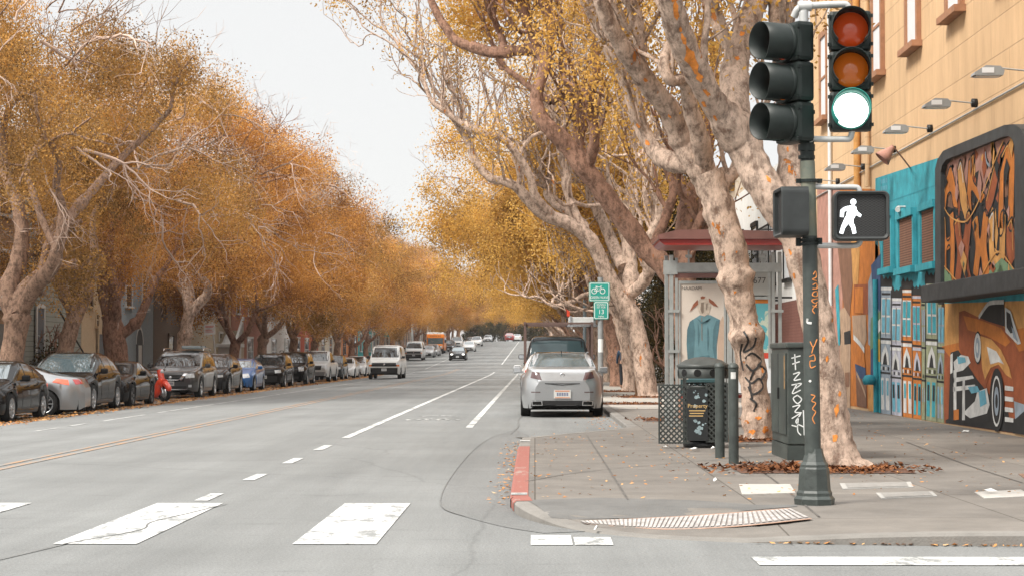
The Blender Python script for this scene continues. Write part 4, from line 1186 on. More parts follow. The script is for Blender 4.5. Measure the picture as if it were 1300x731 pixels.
# orange and brown painted bays further along
M = Mural()
M.c([(-75, -340), (170, -330), (190, -60), (190, 600), (100, 585), (-75, 560)], OR, 0)
M.c([(-75, -340), (20, -340), (32, 120), (30, 560), (-75, 540)], PK, 1)
M.c([(-10, -300), (60, -320), (75, 60), (58, 250), (40, 200)], BN, 2); M.c([(60, -300), (100, -310), (104, -60), (92, 170), (75, 60)], O3, 2)
M.c([(0, 90), (14, 70), (26, 320), (14, 330)], TE, 3); M.c([(20, 180), (40, 165), (66, 210), (64, 590), (22, 575)], TN, 3)
M.c([(38, 270), (64, 262), (66, 318), (40, 322)], DK, 4); M.c([(42, 440), (62, 438), (60, 500), (44, 500)], BN, 4)
M.c([(80, 70), (140, 68), (140, 195), (82, 190)], O2_, 3); M.c([(84, 84), (118, 82), (118, 190), (84, 190)], OR, 4)
M.c([(72, 200), (130, 196), (134, 300), (120, 340), (76, 290)], PBRN and TN, 3); M.c([(76, 300), (122, 345), (128, 420), (82, 402)], OR, 4)
M.c([(84, 402), (128, 420), (132, 470), (90, 460)], NV, 4); M.c([(88, 460), (132, 470), (134, 590), (92, 580)], BN, 3)
M.line([(78, 290), (104, 318), (124, 348)], .12, WH, 5); M.line([(90, 440), (112, 490), (130, 540)], .09, TN, 5)
M.c([(140, 60), (160, 0), (192, -30), (192, 200), (165, 215), (150, 330), (140, 320)], GY, 3); M.c([(152, -10), (192, -60), (192, 190), (160, 130)], NV, 4)
M.c([(152, 210), (192, 180), (192, 320), (148, 345)], GN, 4); M.c([(164, 240), (192, 212), (192, 262), (172, 290)], WH, 5)
M.c([(150, 345), (166, 330), (168, 480), (150, 470)], NV, 5); M.c([(165, 290), (190, 300), (190, 395), (168, 390)], GD, 5); M.c([(168, 390), (192, 396), (192, 610), (170, 606)], TE, 5)
M.c([(140, 470), (168, 480), (168, 604), (140, 598)], O3, 4)
M.build('abstract_mural')
mb = MB()
p = W_(1116, 500); mb.tube([(-.07, p.y, 0.02), (-.07, p.y, 2.9)], .06, 10)
mb.build('painted_pipe', TEAL, bld)
mb = MB()
mb.lathe([(.0, 0), (.13, 0), (.16, .1), (.1, .2), (0, .22)], 10, M=Matrix.Translation((-.22, p.y - .05, .62)))
mb.build('standpipe_valve', TEAL2, bld)
# classic car mural
M = Mural()
M.c([(450, 150), (800, 138), (800, 330), (450, 330)], O3, 1); M.c([(450, 330), (800, 330), (800, 702), (462, 652)], O2_, 1)
M.c([(450, 330), (800, 250), (800, 345), (520, 420)], OR, 2)
M.c([(466, 640), (640, 560), (800, 640), (800, 700), (468, 652)], DK, 2)
M.c([(522, 186), (545, 178), (600, 205), (705, 240), (750, 300), (800, 400), (800, 620), (735, 640), (720, 500), (690, 420), (660, 430), (640, 480), (632, 560), (590, 540), (545, 420), (522, 330)], O2_, 3)
M.c([(540, 200), (600, 215), (700, 252), (740, 310), (720, 330), (640, 285), (560, 260)], OR, 4)
M.c([(612, 285), (660, 300), (700, 345), (735, 420), (745, 465), (722, 450), (690, 405), (655, 420), (632, 470), (620, 420)], O3, 5)
M.c([(640, 330), (680, 350), (712, 405), (690, 395), (655, 405)], WH, 6)
M.c([(606, 208), (640, 160), (660, 146), (712, 142), (716, 246), (650, 226)], DK, 4); M.line([(606, 208), (640, 158), (662, 146), (712, 143)], .07, WH, 6)
M.c([(716, 165), (740, 180), (784, 318), (770, 322), (718, 268)], WH, 5); M.c([(722, 182), (738, 192), (756, 270), (740, 275), (724, 250)], DK, 6); M.c([(744, 245), (756, 262), (772, 312), (752, 292)], PGRY and GY, 7)
M.c(ell(602, 335, 17, 70), DK, 5); M.c(ell(601, 335, 14, 62), WH, 6); M.c(ell(600, 335, 9, 44), GY, 7); M.c(ell(600, 335, 4, 22), WH, 8)
M.c(ell(682, 555, 30, 135), DK, 6); M.c(ell(681, 560, 20, 108), WH, 7); M.c(ell(681, 560, 16, 96), DK, 8); M.c(ell(681, 560, 10, 62), GY, 9); M.c(ell(681, 560, 5, 30), DK, 10)
M.c([(488, 355), (520, 345), (600, 470), (662, 545), (655, 640), (600, 660), (478, 640)], DK, 4)
for a in ([(500, 395), (530, 365), (562, 372), (572, 398), (540, 430), (505, 440)], [(500, 462), (580, 452), (586, 464), (500, 482)], [(498, 500), (590, 490), (596, 506), (498, 520)], [(540, 610), (590, 560), (600, 520), (640, 505), (652, 575), (640, 612), (570, 632)], [(500, 430), (512, 425), (512, 640), (500, 640)], [(538, 470), (548, 466), (548, 640), (536, 640)], [(486, 365), (496, 358), (496, 440), (486, 446)]):
    M.c(a, WH, 5)
for a in ([(560, 500), (600, 496), (612, 520), (575, 528)], [(606, 520), (632, 512), (640, 570), (612, 585)], [(515, 372), (548, 376), (552, 396), (520, 404)]):
    M.c(a, SK, 6)
M.c([(500, 598), (522, 594), (522, 638), (500, 640)], OR, 6)
for y in (500, 545, 590, 632): M.c([(716, y - 6), (752, y), (752, y + 18), (716, y + 14)], WH, 5)
M.c([(755, 560), (800, 575), (800, 640), (760, 650)], GY, 5); M.c([(755, 640), (800, 600), (800, 702), (750, 695)], DK, 6)
M.build('car_mural')
# wall-mounted billboard with lettering in graffiti style
bb = thing('mural_billboard', 'black framed billboard of orange graffiti lettering above the car mural', 'billboard', (WX, 32, SWZ))
def B_(px, py, x=.30):
    p = atx(px, py, WX - x); return Vector((p.x - WX, p.y - 32, p.z - SWZ))
fo = [(1187, 366), (1187, 215), (1190, 203), (1197, 192), (1210, 186), (1275, 159), (1287, 158), (1296, 164), (1302, 176), (1306, 366)]
fi = [(1194, 359), (1194, 219), (1196, 210), (1201, 203), (1211, 199), (1273, 174), (1281, 173), (1286, 179), (1288, 188), (1288, 359)]
mb = MB()
A = [B_(*p) for p in fo]; Bq = [B_(*p) for p in fi]
for i in range(len(A)):
    j = (i + 1) % len(A)
    mb.add([A[i], A[j], Bq[j], Bq[i]], [(0, 1, 2, 3)])
    a2 = Vector((-.002, A[i].y, A[i].z)); b2 = Vector((-.002, A[j].y, A[j].z)); mb.add([A[i], a2, b2, A[j]], [(0, 1, 2, 3)])
    c2 = Bq[i] + Vector((.09, 0, 0)); d2 = Bq[j] + Vector((.09, 0, 0)); mb.add([Bq[i], Bq[j], d2, c2], [(0, 1, 2, 3)])
mb.build('frame', pmat('billboard frame', (.035, .04, .042), rough=.6, var=.35, scale=4), bb)
mb = MB()
a = B_(1187, 384); b = B_(1300, 384); mb.box((-.55, b.y - 3.0, a.z), (-.002, a.y, a.z + .30), bev=.02)
mb.build('ledge', pmat('ledge', (.03, .03, .03), rough=.8, var=.4, scale=6), bb)
g = MB()
def G_(u, v, k): # u,v: fractions of the canvas
    px = 1193 + 96 * u; return B_(px, lerp(lerp(216, 172, u), 360, v), .21 + .003 * k)
def gp(pts, col, k): g.poly([G_(u, v, k) for u, v in pts], col)
def gl(pts, w, col, k): g.ribbon([G_(q[0], q[1], k) for q in smooth_path(pts, 6)], w, (-1, 0, 0), col)
gp([(-.02, -.05), (1.02, -.05), (1.02, 1.02), (-.02, 1.02)], BN, 0)
gp([(.1, -.02), (.95, -.03), (1, .25), (.6, .4), (.2, .32)], PK, 1)
gp([(0, .3), (.3, .42), (.62, .36), (1, .42), (1, 1.01), (0, 1.01)], DK, 1)
gp([(.42, .16), (.52, .14), (.55, .3), (.5, .42), (.42, .36)], DK, 2); gp([(.66, .2), (.76, .16), (.78, .42), (.7, .5)], DK, 2)
for pts, c in (([(.01, .40), (.06, .16), (.14, .01), (.19, .12), (.24, .38), (.18, .36), (.15, .24), (.10, .25), (.07, .38)], OR),
               ([(.23, .06), (.28, .0), (.34, .22), (.40, .46), (.35, .52), (.27, .34)], O3),
               ([(.38, .03), (.46, .0), (.44, .2), (.6, .34), (.54, .40), (.42, .28), (.42, .44), (.36, .36)], OR),
               ([(.60, .38), (.74, .14), (.84, .02), (.86, .08), (.78, .24), (.70, .42), (.62, .50)], O2_),
               ([(.80, .10), (.94, .02), (.99, .14), (.97, .60), (.90, .58), (.91, .20), (.85, .22), (.84, .62), (.77, .60)], OR),
               ([(.02, .45), (.07, .42), (.09, .62), (.14, .60), (.13, .42), (.18, .40), (.20, .74), (.18, .98), (.13, .98), (.14, .70), (.09, .72), (.09, .99), (.04, .96)], OR),
               ([(.18, .50), (.26, .46), (.30, .64), (.36, .44), (.42, .48), (.38, .80), (.42, .98), (.34, 1.0), (.31, .82), (.27, .98), (.20, .96), (.23, .74)], O2_),
               ([(.42, .52), (.50, .48), (.53, .66), (.58, .46), (.64, .50), (.62, .72), (.66, .92), (.58, .96), (.54, .80), (.50, .96), (.44, .92), (.47, .70)], OR),
               ([(.64, .52), (.72, .48), (.72, .74), (.78, .78), (.80, .52), (.87, .52), (.86, .82), (.78, .88), (.66, .84)], O3),
               ([(.88, .60), (.97, .56), (1.0, .82), (.94, .88), (.88, .78)], O2_)):
    gp(pts, c, 4)
    gl(pts + [pts[0]], .035, DK, 5)
    q = [(u * .55 + .45 * pts[0][0] + .02, v * .75 + .25 * pts[0][1] + .01) for u, v in pts[:3]]
    gl(q, .03, O3 if c != O3 else WH, 6)
for pts, c in (([(0, .82), (.1, .9), (.2, 1.01), (0, 1.01)], GN), ([(.66, .9), (.82, .82), (.97, .9), (1, 1.01), (.62, 1.01)], GN), ([(.74, .94), (.8, .86), (.86, .94), (.83, 1.0)], O3), ([(.62, .60), (.66, .55), (.66, .68)], PK), ([(.88, .5), (.92, .46), (.92, .56)], PK), ([(.30, .86), (.33, .8), (.34, .9)], WH)):
    gp(pts, c, 7)
gl([(.0, .25), (.12, .42), (.28, .5), (.4, .48), (.58, .3), (.74, .1), (.84, .0)], .03, O3, 8)
gl([(.0, .80), (.2, .96), (.3, 1.0)], .03, O3, 8); gl([(.5, 1.0), (.68, .82), (.8, .78), (1, .92)], .03, O3, 8)
gl([(.60, .02), (.62, .1), (.66, .14)], .05, GY, 8)
gq = random.Random(9)
for _ in range(95):
    u, v = gq.random(), gq.uniform(.0, 1); w_, h_ = gq.uniform(.012, .05), gq.uniform(.03, .13); c_ = gq.choice((DK, DK, BN, O2_, O2_, PK, O3, GN if v > .8 else DK))
    gp([(u, v - h_), (u + w_, v - h_ * gq.uniform(-.2, .4)), (u + w_ * gq.uniform(-.3, .5), v + h_), (u - w_ * gq.uniform(.2, 1), v + h_ * gq.uniform(-.3, .3))], c_, gq.choice((3, 3, 3, 9)))
g.build('painted_panel', PALL, bb)
# floodlights on arms, their conduit, the cone lamp and the camera
GR_F = 'grey floodlights on arms along the ochre wall'
FL = [((1240, 129), 'nearest and largest grey floodlight on the ochre wall, at the picture edge', (1292, 101)), ((1192, 133), 'second floodlight from the picture edge on the ochre wall', (1245, 129)),
      ((1145, 163), 'middle floodlight above the black framed billboard', (1189, 159)), ((1105, 186), 'floodlight right of the lit green signal head', (1146, 181)),
      ((1070, 203), 'floodlight in the gap under the right signal head', (1106, 200)), ((1039, 219), 'farthest floodlight, close beside the signal pole', (1076, 215))]
M_LAMPW = pmat('lamp diffuser', (.62, .64, .66), rough=.3, var=0)
FP = []
for k in range(6):
    yy = 28.4 + k * 3.62
    FP.append(yy)
    ls = ['nearest and largest grey floodlight high on the ochre wall', 'second nearest grey floodlight, above the black framed billboard', 'grey floodlight on the ochre wall above the gooseneck cone lamp',
          'grey floodlight just right of the lit green signal', 'grey floodlight below the right hand signal head', 'farthest grey floodlight, close beside the signal pole'][k]
    f = thing('floodlight', ls, 'floodlight', (WX, yy, 5.62), 0, GR_F)
    m = MB(); m.lathe([(0, 0), (.075, 0), (.075, .09), (0, .09)], 10, M=Matrix.Rotation(-PI / 2, 4, 'Y')); m.build('wall_mount', M_BLACK, f)
    m = MB(); m.tube([(-.08, 0, 0), (-.5, 0, .045)], .014, 6); m.build('arm', M_GREY, f)
    m = MB()
    hw = .13
    prof = [(-.46, -.01), (-.52, .06), (-.74, .07), (-.90, -.03), (-.92, -.08), (-.48, -.08)]
    m.prism([(x, -hw, z) for x, z in prof], (0, 2 * hw, 0)); h = m.build('housing', pmat('floodlight housing', (.24, .25, .25), rough=.5, var=.1), f)
    m = MB(); m.box((-.80, -hw - .006, -.045), (-.62, -hw - .001, .035)); m.build('label_plate', M_LAMPW, h)
    m = MB(); m.box((-.88, -hw + .02, -.092), (-.52, hw - .02, -.083)); m.build('diffuser', M_LAMPW, h)
m = MB(); m.tube([(-.03, -10, 5.40), (-.03, 0, 5.42), (-.03, 14, 5.44)], .018, 6); m.build('conduit', M_GREY, bld)
m = MB()
for (px, r, mt) in ((1106, .06, 0),):
    y = atx(px, 200, WX).y - 37; m.tube([(-.08, y, 5.0), (-.08, y, 11.1)], r, 8)
m.build('downpipe', M_YWALL, bld)
m = MB(); y = atx(1057, 200, WX).y - 37; m.tube([(-.07, y, 2.5), (-.07, y, 11.1)], .05, 8); m.build('downpipe', pmat('white pipe', (.55, .56, .56), rough=.5, var=.1), bld)
m = MB(); y = atx(1093, 200, WX).y - 37; m.tube([(-.09, y, 4.6), (-.09, y, 11.1)], .08, 8); m.build('downpipe', ORG3, bld)
gl_ = thing('gooseneck_lamp', 'dusty pink cone lamp on a long arm beside the billboard shoulder', 'lamp', (WX, 36.2, 5.1))
m = MB(); m.tube(smooth_path([(-.0, 1.6, .0), (-.25, .9, .08), (-.62, .1, .26), (-.66, 0, .22)], 5), .016, 6); m.build('arm', PPNK, gl_)
m = MB(); m.lathe([(.04, .10), (.06, .04), (.14, -.14), (.17, -.22), (.155, -.22), (.05, 0), (0, .05)], 14, M=Matrix.Translation((-.70, -.02, .16)) @ Euler((0, .75, 0)).to_matrix().to_4x4()); m.build('lamp_shade', PPNK, gl_)
sc_ = thing('security_camera', 'small white security camera between the screened teal windows', 'camera', (WX, atx(1150, 266, WX).y, atx(1150, 266, WX).z))
m = MB(); m.tube([(-.0, .0, .05), (-.16, 0, .05)], .02, 6); m.build('bracket', PWHT, sc_)
m = MB(); m.tube([(-.12, .12, .03), (-.20, -.18, -.02)], .055, 8); m.build('camera_body', PWHT, sc_)

# ---------------------------------------------------------------- neighbours on the right
M_WHITEB = pmat('white stucco', (.62, .62, .60), rough=.85, var=.08, scale=2)
M_BRK = blockwall('brown brick', (.16, .07, .055), .30, .09, .7, mort=.008)
def facade(name, label, X, y0, y1, h, mat, wins, trim, side=1, door=None, base=None, roof=None, depth=10, z0=None, group=None, sill_h=.0, pane=None):
    """a building whose street front is the plane x = X; side=+1: front faces -x"""
    z0 = SWZ + rise((y0 + y1) / 2) if z0 is None else z0
    t = thing(name, label, 'building', (X, (y0 + y1) / 2, z0), 0 if side > 0 else PI, group)
    hw = (y1 - y0) / 2
    m = MB(); m.box((0, -hw, -1), (depth, hw, h)); m.build('wall', mat, t)
    for (yc, zb, w, hh) in wins:
        m = MB(); f_ = .09
        m.box((-.07, yc - w / 2 - f_, zb), (-.002, yc - w / 2, zb + hh)); m.box((-.07, yc + w / 2, zb), (-.002, yc + w / 2 + f_, zb + hh))
        m.box((-.10, yc - w / 2 - f_, zb + hh), (-.002, yc + w / 2 + f_, zb + hh + .14)); m.box((-.06, yc - w / 2, zb + hh * .52), (-.02, yc + w / 2, zb + hh * .52 + .05))
        f = m.build('window', trim, t)
        m = MB(); m.box((-.03, yc - w / 2, zb), (-.003, yc + w / 2, zb + hh)); m.build('pane', pane or M_GLASS, f)
        m = MB(); m.box((-.14, yc - w / 2 - f_ - .05, zb - .1), (-.002, yc + w / 2 + f_ + .05, zb)); m.build('sill', trim, f)
    if base:
        m = MB(); m.box((-.06, -hw - .01, -1), (-.004, hw + .01, base[1])); m.build('ground_floor', base[0], t)
    if roof:
        m = MB(); m.box((-.45, -hw - .1, h - .02), (depth, hw + .1, h + .22)); m.box((-.3, -hw - .05, h - .3), (-.003, hw + .05, h - .021)); m.build('cornice', roof, t)
    if door:
        yc, zb, w, hh, dm = door
        m = MB(); m.box((-.12, yc - w / 2 - .14, zb), (-.065, yc - w / 2, zb + hh)); m.box((-.12, yc + w / 2, zb), (-.065, yc + w / 2 + .14, zb + hh)); m.box((-.12, yc - w / 2 - .14, zb + hh), (-.065, yc + w / 2 + .14, zb + hh + .16)); m.build('door_frame', trim, t)
        m = MB(); m.box((-.09, yc - w / 2, zb), (-.064, yc + w / 2, zb + hh), bev=.01); dd = m.build('door', dm, t)
        m = MB(); m.lathe([(0, 0), (.04, .0), (.04, .05), (0, .06)], 8, M=Matrix.Translation((-.10, yc + w * .36, zb + 1.0)) @ Matrix.Rotation(-PI / 2, 4, 'Y')); m.build('handle', M_GREY, dd)
    return t
wb = facade('white_building', 'white stucco building with dark balcony bars behind the shelter roof', WX + .3, 51.6, 76, 7.4, M_WHITEB, [(-9.2, 3.6, 1.5, 2.2), (-5.6, 3.6, 1.5, 2.2), (-1.8, 3.6, 1.5, 2.2), (3.0, 3.6, 1.5, 2.2), (7.5, 3.6, 1.5, 2.2)], M_BLACK, base=(M_BRK, 2.9), pane=M_WPANE)
m = MB()
for k in range(30): m.box((-.72, -6.9 + k * .3, 2.95), (-.70, -6.88 + k * .3, 5.2))
for z in (2.95, 4.0, 5.2): m.box((-.73, -6.95, z), (-.69, 1.9, z + .04))
for y in (-6.9, -4.0, -1.2, 1.8): m.box((-.7, y, 2.96), (-.062, y + .04, 3.02)); m.box((-.7, y, 5.2), (-.003, y + .04, 5.24))
m.build('balcony_railing', M_BLACK, wb)
facade('row_house', 'beige row house hidden behind the near trees and hedge', WX + .6, 76.3, 90, 8.6, pmat('beige stucco', (.40, .33, .25), rough=.9, var=.1), [(-5, 3.6, 1.2, 1.9), (-1, 3.6, 1.2, 1.9), (3.4, 3.6, 1.2, 1.9)], PWHT, roof=PWHT)
facade('row_house', 'brown row house deep behind the trees on the right', WX + .6, 90.3, 116, 8.0, pmat('brown stucco', (.22, .15, .11), rough=.9, var=.12), [(-9, 3.4, 1.2, 1.9), (-3, 3.4, 1.2, 1.9), (4, 3.4, 1.2, 1.9)], PTAN, roof=PTAN)

# ---------------------------------------------------------------- traffic signal
M_GRN = pmat('old green pole paint', (.036, .044, .040), rough=.5, var=.35, scale=5, bump=.15, bscale=30)
M_GRN2 = pmat('paler green paint', (.13, .17, .145), rough=.6, var=.3, scale=5, col2=(.20, .185, .13))  # upper shaft colour, paler than the rest and mottled tan
M_SIG = pmat('signal housing', (.012, .017, .0155), rough=.42, var=.2, scale=6, spec=.28)
M_PIPE = pmat('pale pipe', (.46, .46, .45), rough=.5, metal=.3, var=.12, scale=12)
M_RED = pmat('red lens', (.46, .050, .008), rough=.12, var=0, coat=.5, emit=(.9, .10, .01), estr=.05)  # unlit lens; weak emission stands in for light caught from below
M_AMB = pmat('amber lens', (.52, .105, .008), rough=.12, var=0, coat=.5, emit=(.9, .2, .01), estr=.05)  # also unlit, its faint glow imitates caught light
M_GON = pmat('lit green lens', (.7, .9, .8), rough=.2, var=0, emit=(.84, 1, .93), estr=1.0)
M_GOF = pmat('dark green lens', (.01, .16, .11), rough=.12, var=0, coat=.5)
M_VIS = pmat('visor inside', (.016, .018, .017), rough=.7, var=.1)
DS = 16.0
pb = at(1034, 638, DS); pb.z = zs(pb.x, pb.y)
sg = thing('traffic_signal', 'green traffic signal pole with lit go light and walk sign at the corner', 'traffic signal', pb)
def SL(px, py, dd=0.0): return at(px, py, DS + dd) - pb
m = MB()
m.lathe([(.0, 0), (.168, 0), (.172, .05), (.15, .075), (.15, .10), (.138, .12), (.125, .30), (.118, .315), (.118, .335), (.10, .36), (.078, .43), (.07, .47)], 8, smooth=False)
m.build('base', M_GRN, sg)
m = MB(); q0 = SL(1032, 580); q1 = SL(1028, 300); q2 = SL(1025, 205)
m.tube([q0, lerp(q0, q1, .5), q1], [.069, .067, .064], 16); pole = m.build('pole', M_GRN, sg)
m = MB(); m.tube([q1, q2], .0635, 16); m.build('pole_upper', M_GRN2, sg)
m = MB(); q3 = SL(1024, 140)
m.tube([q2, q3], .060, 16)
for py in (200, 190, 186, 143): c = SL(1024, py); m.tube([c - Vector((0, 0, .014)), c + Vector((0, 0, .014))], .072, 16)
m.build('pole_collar', M_SIG, sg)
m = MB(); m.tube([q3, SL(1020, 14)], .040, 12)
m.build('top_pipe', M_PIPE, sg)
m = MB()
m.tube(smooth_path([SL(1008, 22, .05), SL(1013, 12, .02), SL(1021, 8)], 4), .032, 8)
m.tube(smooth_path([SL(1021, 8), SL(1040, 7), SL(1066, 6), SL(1075, 7), SL(1078, 16)], 5), .030, 8)
m.tube([SL(1013, 9), SL(1030, 8)], .045, 8)
m.build('signal_bracket', M_PIPE, sg)
m = MB()
m.tube(smooth_path([SL(1024, 176), SL(1040, 177), SL(1070, 177), SL(1079, 176), SL(1082, 166)], 5), .026, 8)
m.tube(smooth_path([SL(1024, 176), SL(1016, 178), SL(1010, 172)], 5), .028, 8)
m.tube([SL(1029, 176, -.08), SL(1029, 176, -.05)], .034, 10)
m.build('signal_bracket', M_PIPE, sg)
m = MB()
m.tube(smooth_path([SL(1028, 237), SL(1060, 238), SL(1084, 238), SL(1090, 240), SL(1092, 248)], 5), .024, 8)
m.build('walk_sign_bracket', M_PIPE, sg)
m = MB()
m.tube(smooth_path([SL(1028, 312), SL(1060, 312), SL(1082, 312), SL(1090, 310), SL(1093, 303)], 5), .024, 8)
m.build('walk_sign_bracket', M_PIPE, sg)
m = MB()
for py in (230, 305, 310):
    c = SL(1027, py); m.tube([c - Vector((0, 0, .012)), c + Vector((0, 0, .012))], .082, 16)
    for s in (-1, 1): m.box((c.x + s * .09 - .02, c.y - .02, c.z - .018), (c.x + s * .09 + .02, c.y + .02, c.z + .018))
m.build('pole_clamp', M_SIG, sg)
def signal_head(cen, yaw, lenses, lit, vis_len=.25, vis_open=52):
    """three-section head; local -y is the face; origin at the head's centre"""
    h = MB()
    for k in range(3):
        z = (1 - k) * .342
        h.box((-.178, -.04, z - .168), (.178, .13, z + .168), bev=.035)
        for s in (-1, 1):
            for q in (-.12, .12): h.box((s * .178 - .012, -.05, z + q - .014), (s * .178 + .012, -.02, z + q + .014))
    o = h.build('signal_head', M_SIG, sg)
    o.location = cen; o.rotation_euler = (0, 0, yaw)
    TX = Matrix.Rotation(PI / 2, 4, 'X')     # lathe axis z -> -y
    for k in range(3):
        z = (1 - k) * .342
        m = MB(); m.lathe([(0, .062), (.05, .058), (.10, .045), (.148, .02), (.148, 0)], 28, M=Matrix.Translation((0, -.04, z)) @ TX); m.build('lens', lenses[k], o)
        m = MB()
        a = R(vis_open)
        n = 30
        # tunnel visor, open towards the ground
        vs = []; fs = []
        for i in range(n + 1):
            t = -PI / 2 + a + (2 * PI - 2 * a) * i / n
            L = vis_len * (1.0 if math.sin(t) > -.55 or vis_open > 40 else .90 + .10 * (math.sin(t) + 1) / .45)
            for (r, y) in ((.160, -.04), (.160, -.04 - L), (.154, -.04 - L), (.154, -.04)):
                vs.append((r * math.cos(t), y, z + r * math.sin(t)))
        for i in range(n):
            for j in range(3):
                fs.append((4 * i + j, 4 * i + 4 + j, 4 * i + 5 + j, 4 * i + 1 + j))
        m.add(vs, fs, 0, True)
        m.lathe([(.162, 0), (.162, .03), (.15, .03)], 28, M=Matrix.Translation((0, -.04, z)) @ TX)
        m.build('visor', lit[k], o)
    return o
M_VGLOW = pmat('visor lens glow', (.016, .22, .18), rough=.4, var=.2)  # visor coloured green to paint in the glow of the lit lens
signal_head(SL(1079.5, 90.5, -.02), R(-7), (M_RED, M_AMB, M_GON), (M_SIG, M_SIG, M_VGLOW), vis_len=.26, vis_open=44)
signal_head(SL(1003, 106, .0), R(-63), (M_RED, M_AMB, M_GOF), (M_SIG, M_SIG, M_SIG), vis_len=.27, vis_open=20)
def rrect(w, h, r, n=5):
    P = []
    for cx, cy, a in ((w - r, h - r, 0), (-w + r, h - r, PI / 2), (-w + r, -h + r, PI), (w - r, -h + r, 1.5 * PI)):
        for k in range(n + 1): P.append((cx + r * math.cos(a + PI / 2 * k / n), cy + r * math.sin(a + PI / 2 * k / n)))
    return P
def walk_sign(cen, yaw, show):
    m = MB()
    O = rrect(.232, .205, .05); I = rrect(.205, .178, .035)
    n = len(O)
    vs = [(x, .1, z) for x, z in O] + [(x, -.12, z) for x, z in O] + [(x, -.13, z) for x, z in rrect(.222, .195, .045)] + [(x, -.12, z) for x, z in I] + [(x, -.085, z) for x, z in I]
    fs = []
    for j in range(4):
        for i in range(n):
            k = (i + 1) % n; fs.append((j * n + i, j * n + k, j * n + n + k, j * n + n + i))
    fs.append(tuple(range(n))); m.add(vs, fs, 0)
    o = m.build('walk_signal', pmat('walk sign housing', (.030, .033, .033), rough=.5, var=.2, scale=8, spec=.3), sg)
    o.location = cen; o.rotation_euler = (0, 0, yaw)
    m = MB(); m.poly([(x, -.088, z) for x, z in rrect(.206, .179, .035)])
    m.build('face', pmat('walk sign face', (.006, .006, .006), rough=.6, var=0), o)
    m = MB()
    for k in range(-17, 18):
        for s in (1, -1):
            P = []
            for q in range(-11, 12):
                x = q * .018; z = k * .021 + s * .009 * (q % 2)
                if abs(x) <= .2 and abs(z) <= .172: P.append((x, -.091 if s > 0 else -.0905, z))
            if len(P) > 2: m.ribbon(P, .0035, (0, -1, 0))
    m.build('grid', pmat('walk sign grid', (.04, .04, .04), rough=.6, var=0), o)
    if show:
        def q(x, y): return ((x - 212) / (4.06 * 150), -.096, -(y - 382) / (4.06 * 150))
        m = MB()
        for P in (ell(172, 312, 15, 16, 14), [(146, 334), (170, 328), (186, 336), (190, 366), (176, 396), (146, 398), (134, 388)],
                  [(146, 332), (148, 352), (126, 362), (122, 390), (104, 388), (106, 354), (122, 340)], [(184, 340), (194, 362), (213, 378), (208, 391), (186, 380), (172, 362)],
                  [(132, 386), (160, 398), (150, 420), (130, 444), (119, 476), (100, 471), (112, 432)], [(148, 396), (172, 392), (172, 418), (181, 440), (186, 472), (168, 476), (161, 446), (146, 420)]):
            m.poly([q(*p) for p in P])
        for i in range(len(m.v)): pass
        m.build('walking_figure', pmat('lit walking figure', (.8, .85, .9), var=0, emit=(.92, .97, 1), estr=.55), o)
walk_sign(SL(1092, 275, -.05), R(-4), True)
o = walk_sign(SL(1006, 270, .0), R(-88), False)
# scrawled tags on the pole
def scrawl(name, parent, strokes, w, mat, fn, nrm=(0, -1, 0)):
    m = MB()
    for P in strokes:
        m.ribbon([fn(*p) for p in smooth_path(P, 5)], w, nrm)
    return m.build(name, mat, parent)
def PF(px, py):
    c = SL(lerp(1028, 1032, (py - 300) / 280.), py); r = .0665; x = (px - (1028 + 4 * (py - 300) / 280.)) / 150
    x = max(-.06, min(.06, x)); return c + Vector((x, -math.sqrt(r * r - x * x) - .003, 0))
M_TAGO = pmat('orange spray', (.55, .20, .05), rough=.6, var=.3, scale=30)
scrawl('graffiti_tag', pole, [[(1031, 349), (1034, 345), (1035, 352), (1030, 355), (1036, 357)], [(1030, 362), (1035, 360), (1036, 366), (1030, 367)], [(1031, 371), (1036, 370), (1036, 376), (1030, 375), (1031, 371)], [(1037, 379), (1029, 381), (1033, 385), (1037, 383)],
    [(1030, 388), (1036, 390)], [(1036, 386), (1030, 393), (1033, 398)], [(1027, 433), (1031, 440), (1036, 430)], [(1031, 440), (1029, 448)], [(1026, 452), (1032, 450), (1033, 457), (1027, 458), (1028, 466), (1034, 464)],
    [(1028, 500), (1033, 502), (1029, 508), (1034, 511), (1030, 518), (1034, 522), (1030, 530), (1033, 537)]], .009, M_TAGO, PF)
scrawl('paint_patch', pole, [[(1024, 404), (1024, 409), (1029, 410)], [(1026, 482), (1028, 484)]], .02, pmat('pale paint', (.5, .5, .48), var=.2), PF)

# ---------------------------------------------------------------- bollards
GR_B = 'dark metal bollards by the litter bin'
for (px, py, lab) in ((914, 581, 'left of the two dark bollards, tight against the litter bin'), (931.5, 588, 'right of the two dark bollards, with pale paint scraped near its top')):
    b0 = atz(px, py, SWZ)
    t = thing('bollard', lab, 'bollard', b0, 0, GR_B)
    r = .0585
    m = MB(); m.tube([(0, 0, -.05), (0, 0, 1.10)], r, 20, cap=False); m.build('post', M_GRN, t)
    m = MB(); m.lathe([(r, 1.10), (r + .006, 1.105), (r + .006, 1.12), (r * .9, 1.145), (r * .5, 1.165), (0, 1.17)], 20); cap = m.build('cap', M_GRN, t)
    if px > 920:
        m = MB(); m.lathe([(r + .002, .98), (r + .002, 1.06)], 10, a0=-2.2, a1=-1.2); m.build('sticker', pmat('scraped sticker', (.5, .5, .48), var=.3, scale=20), t)
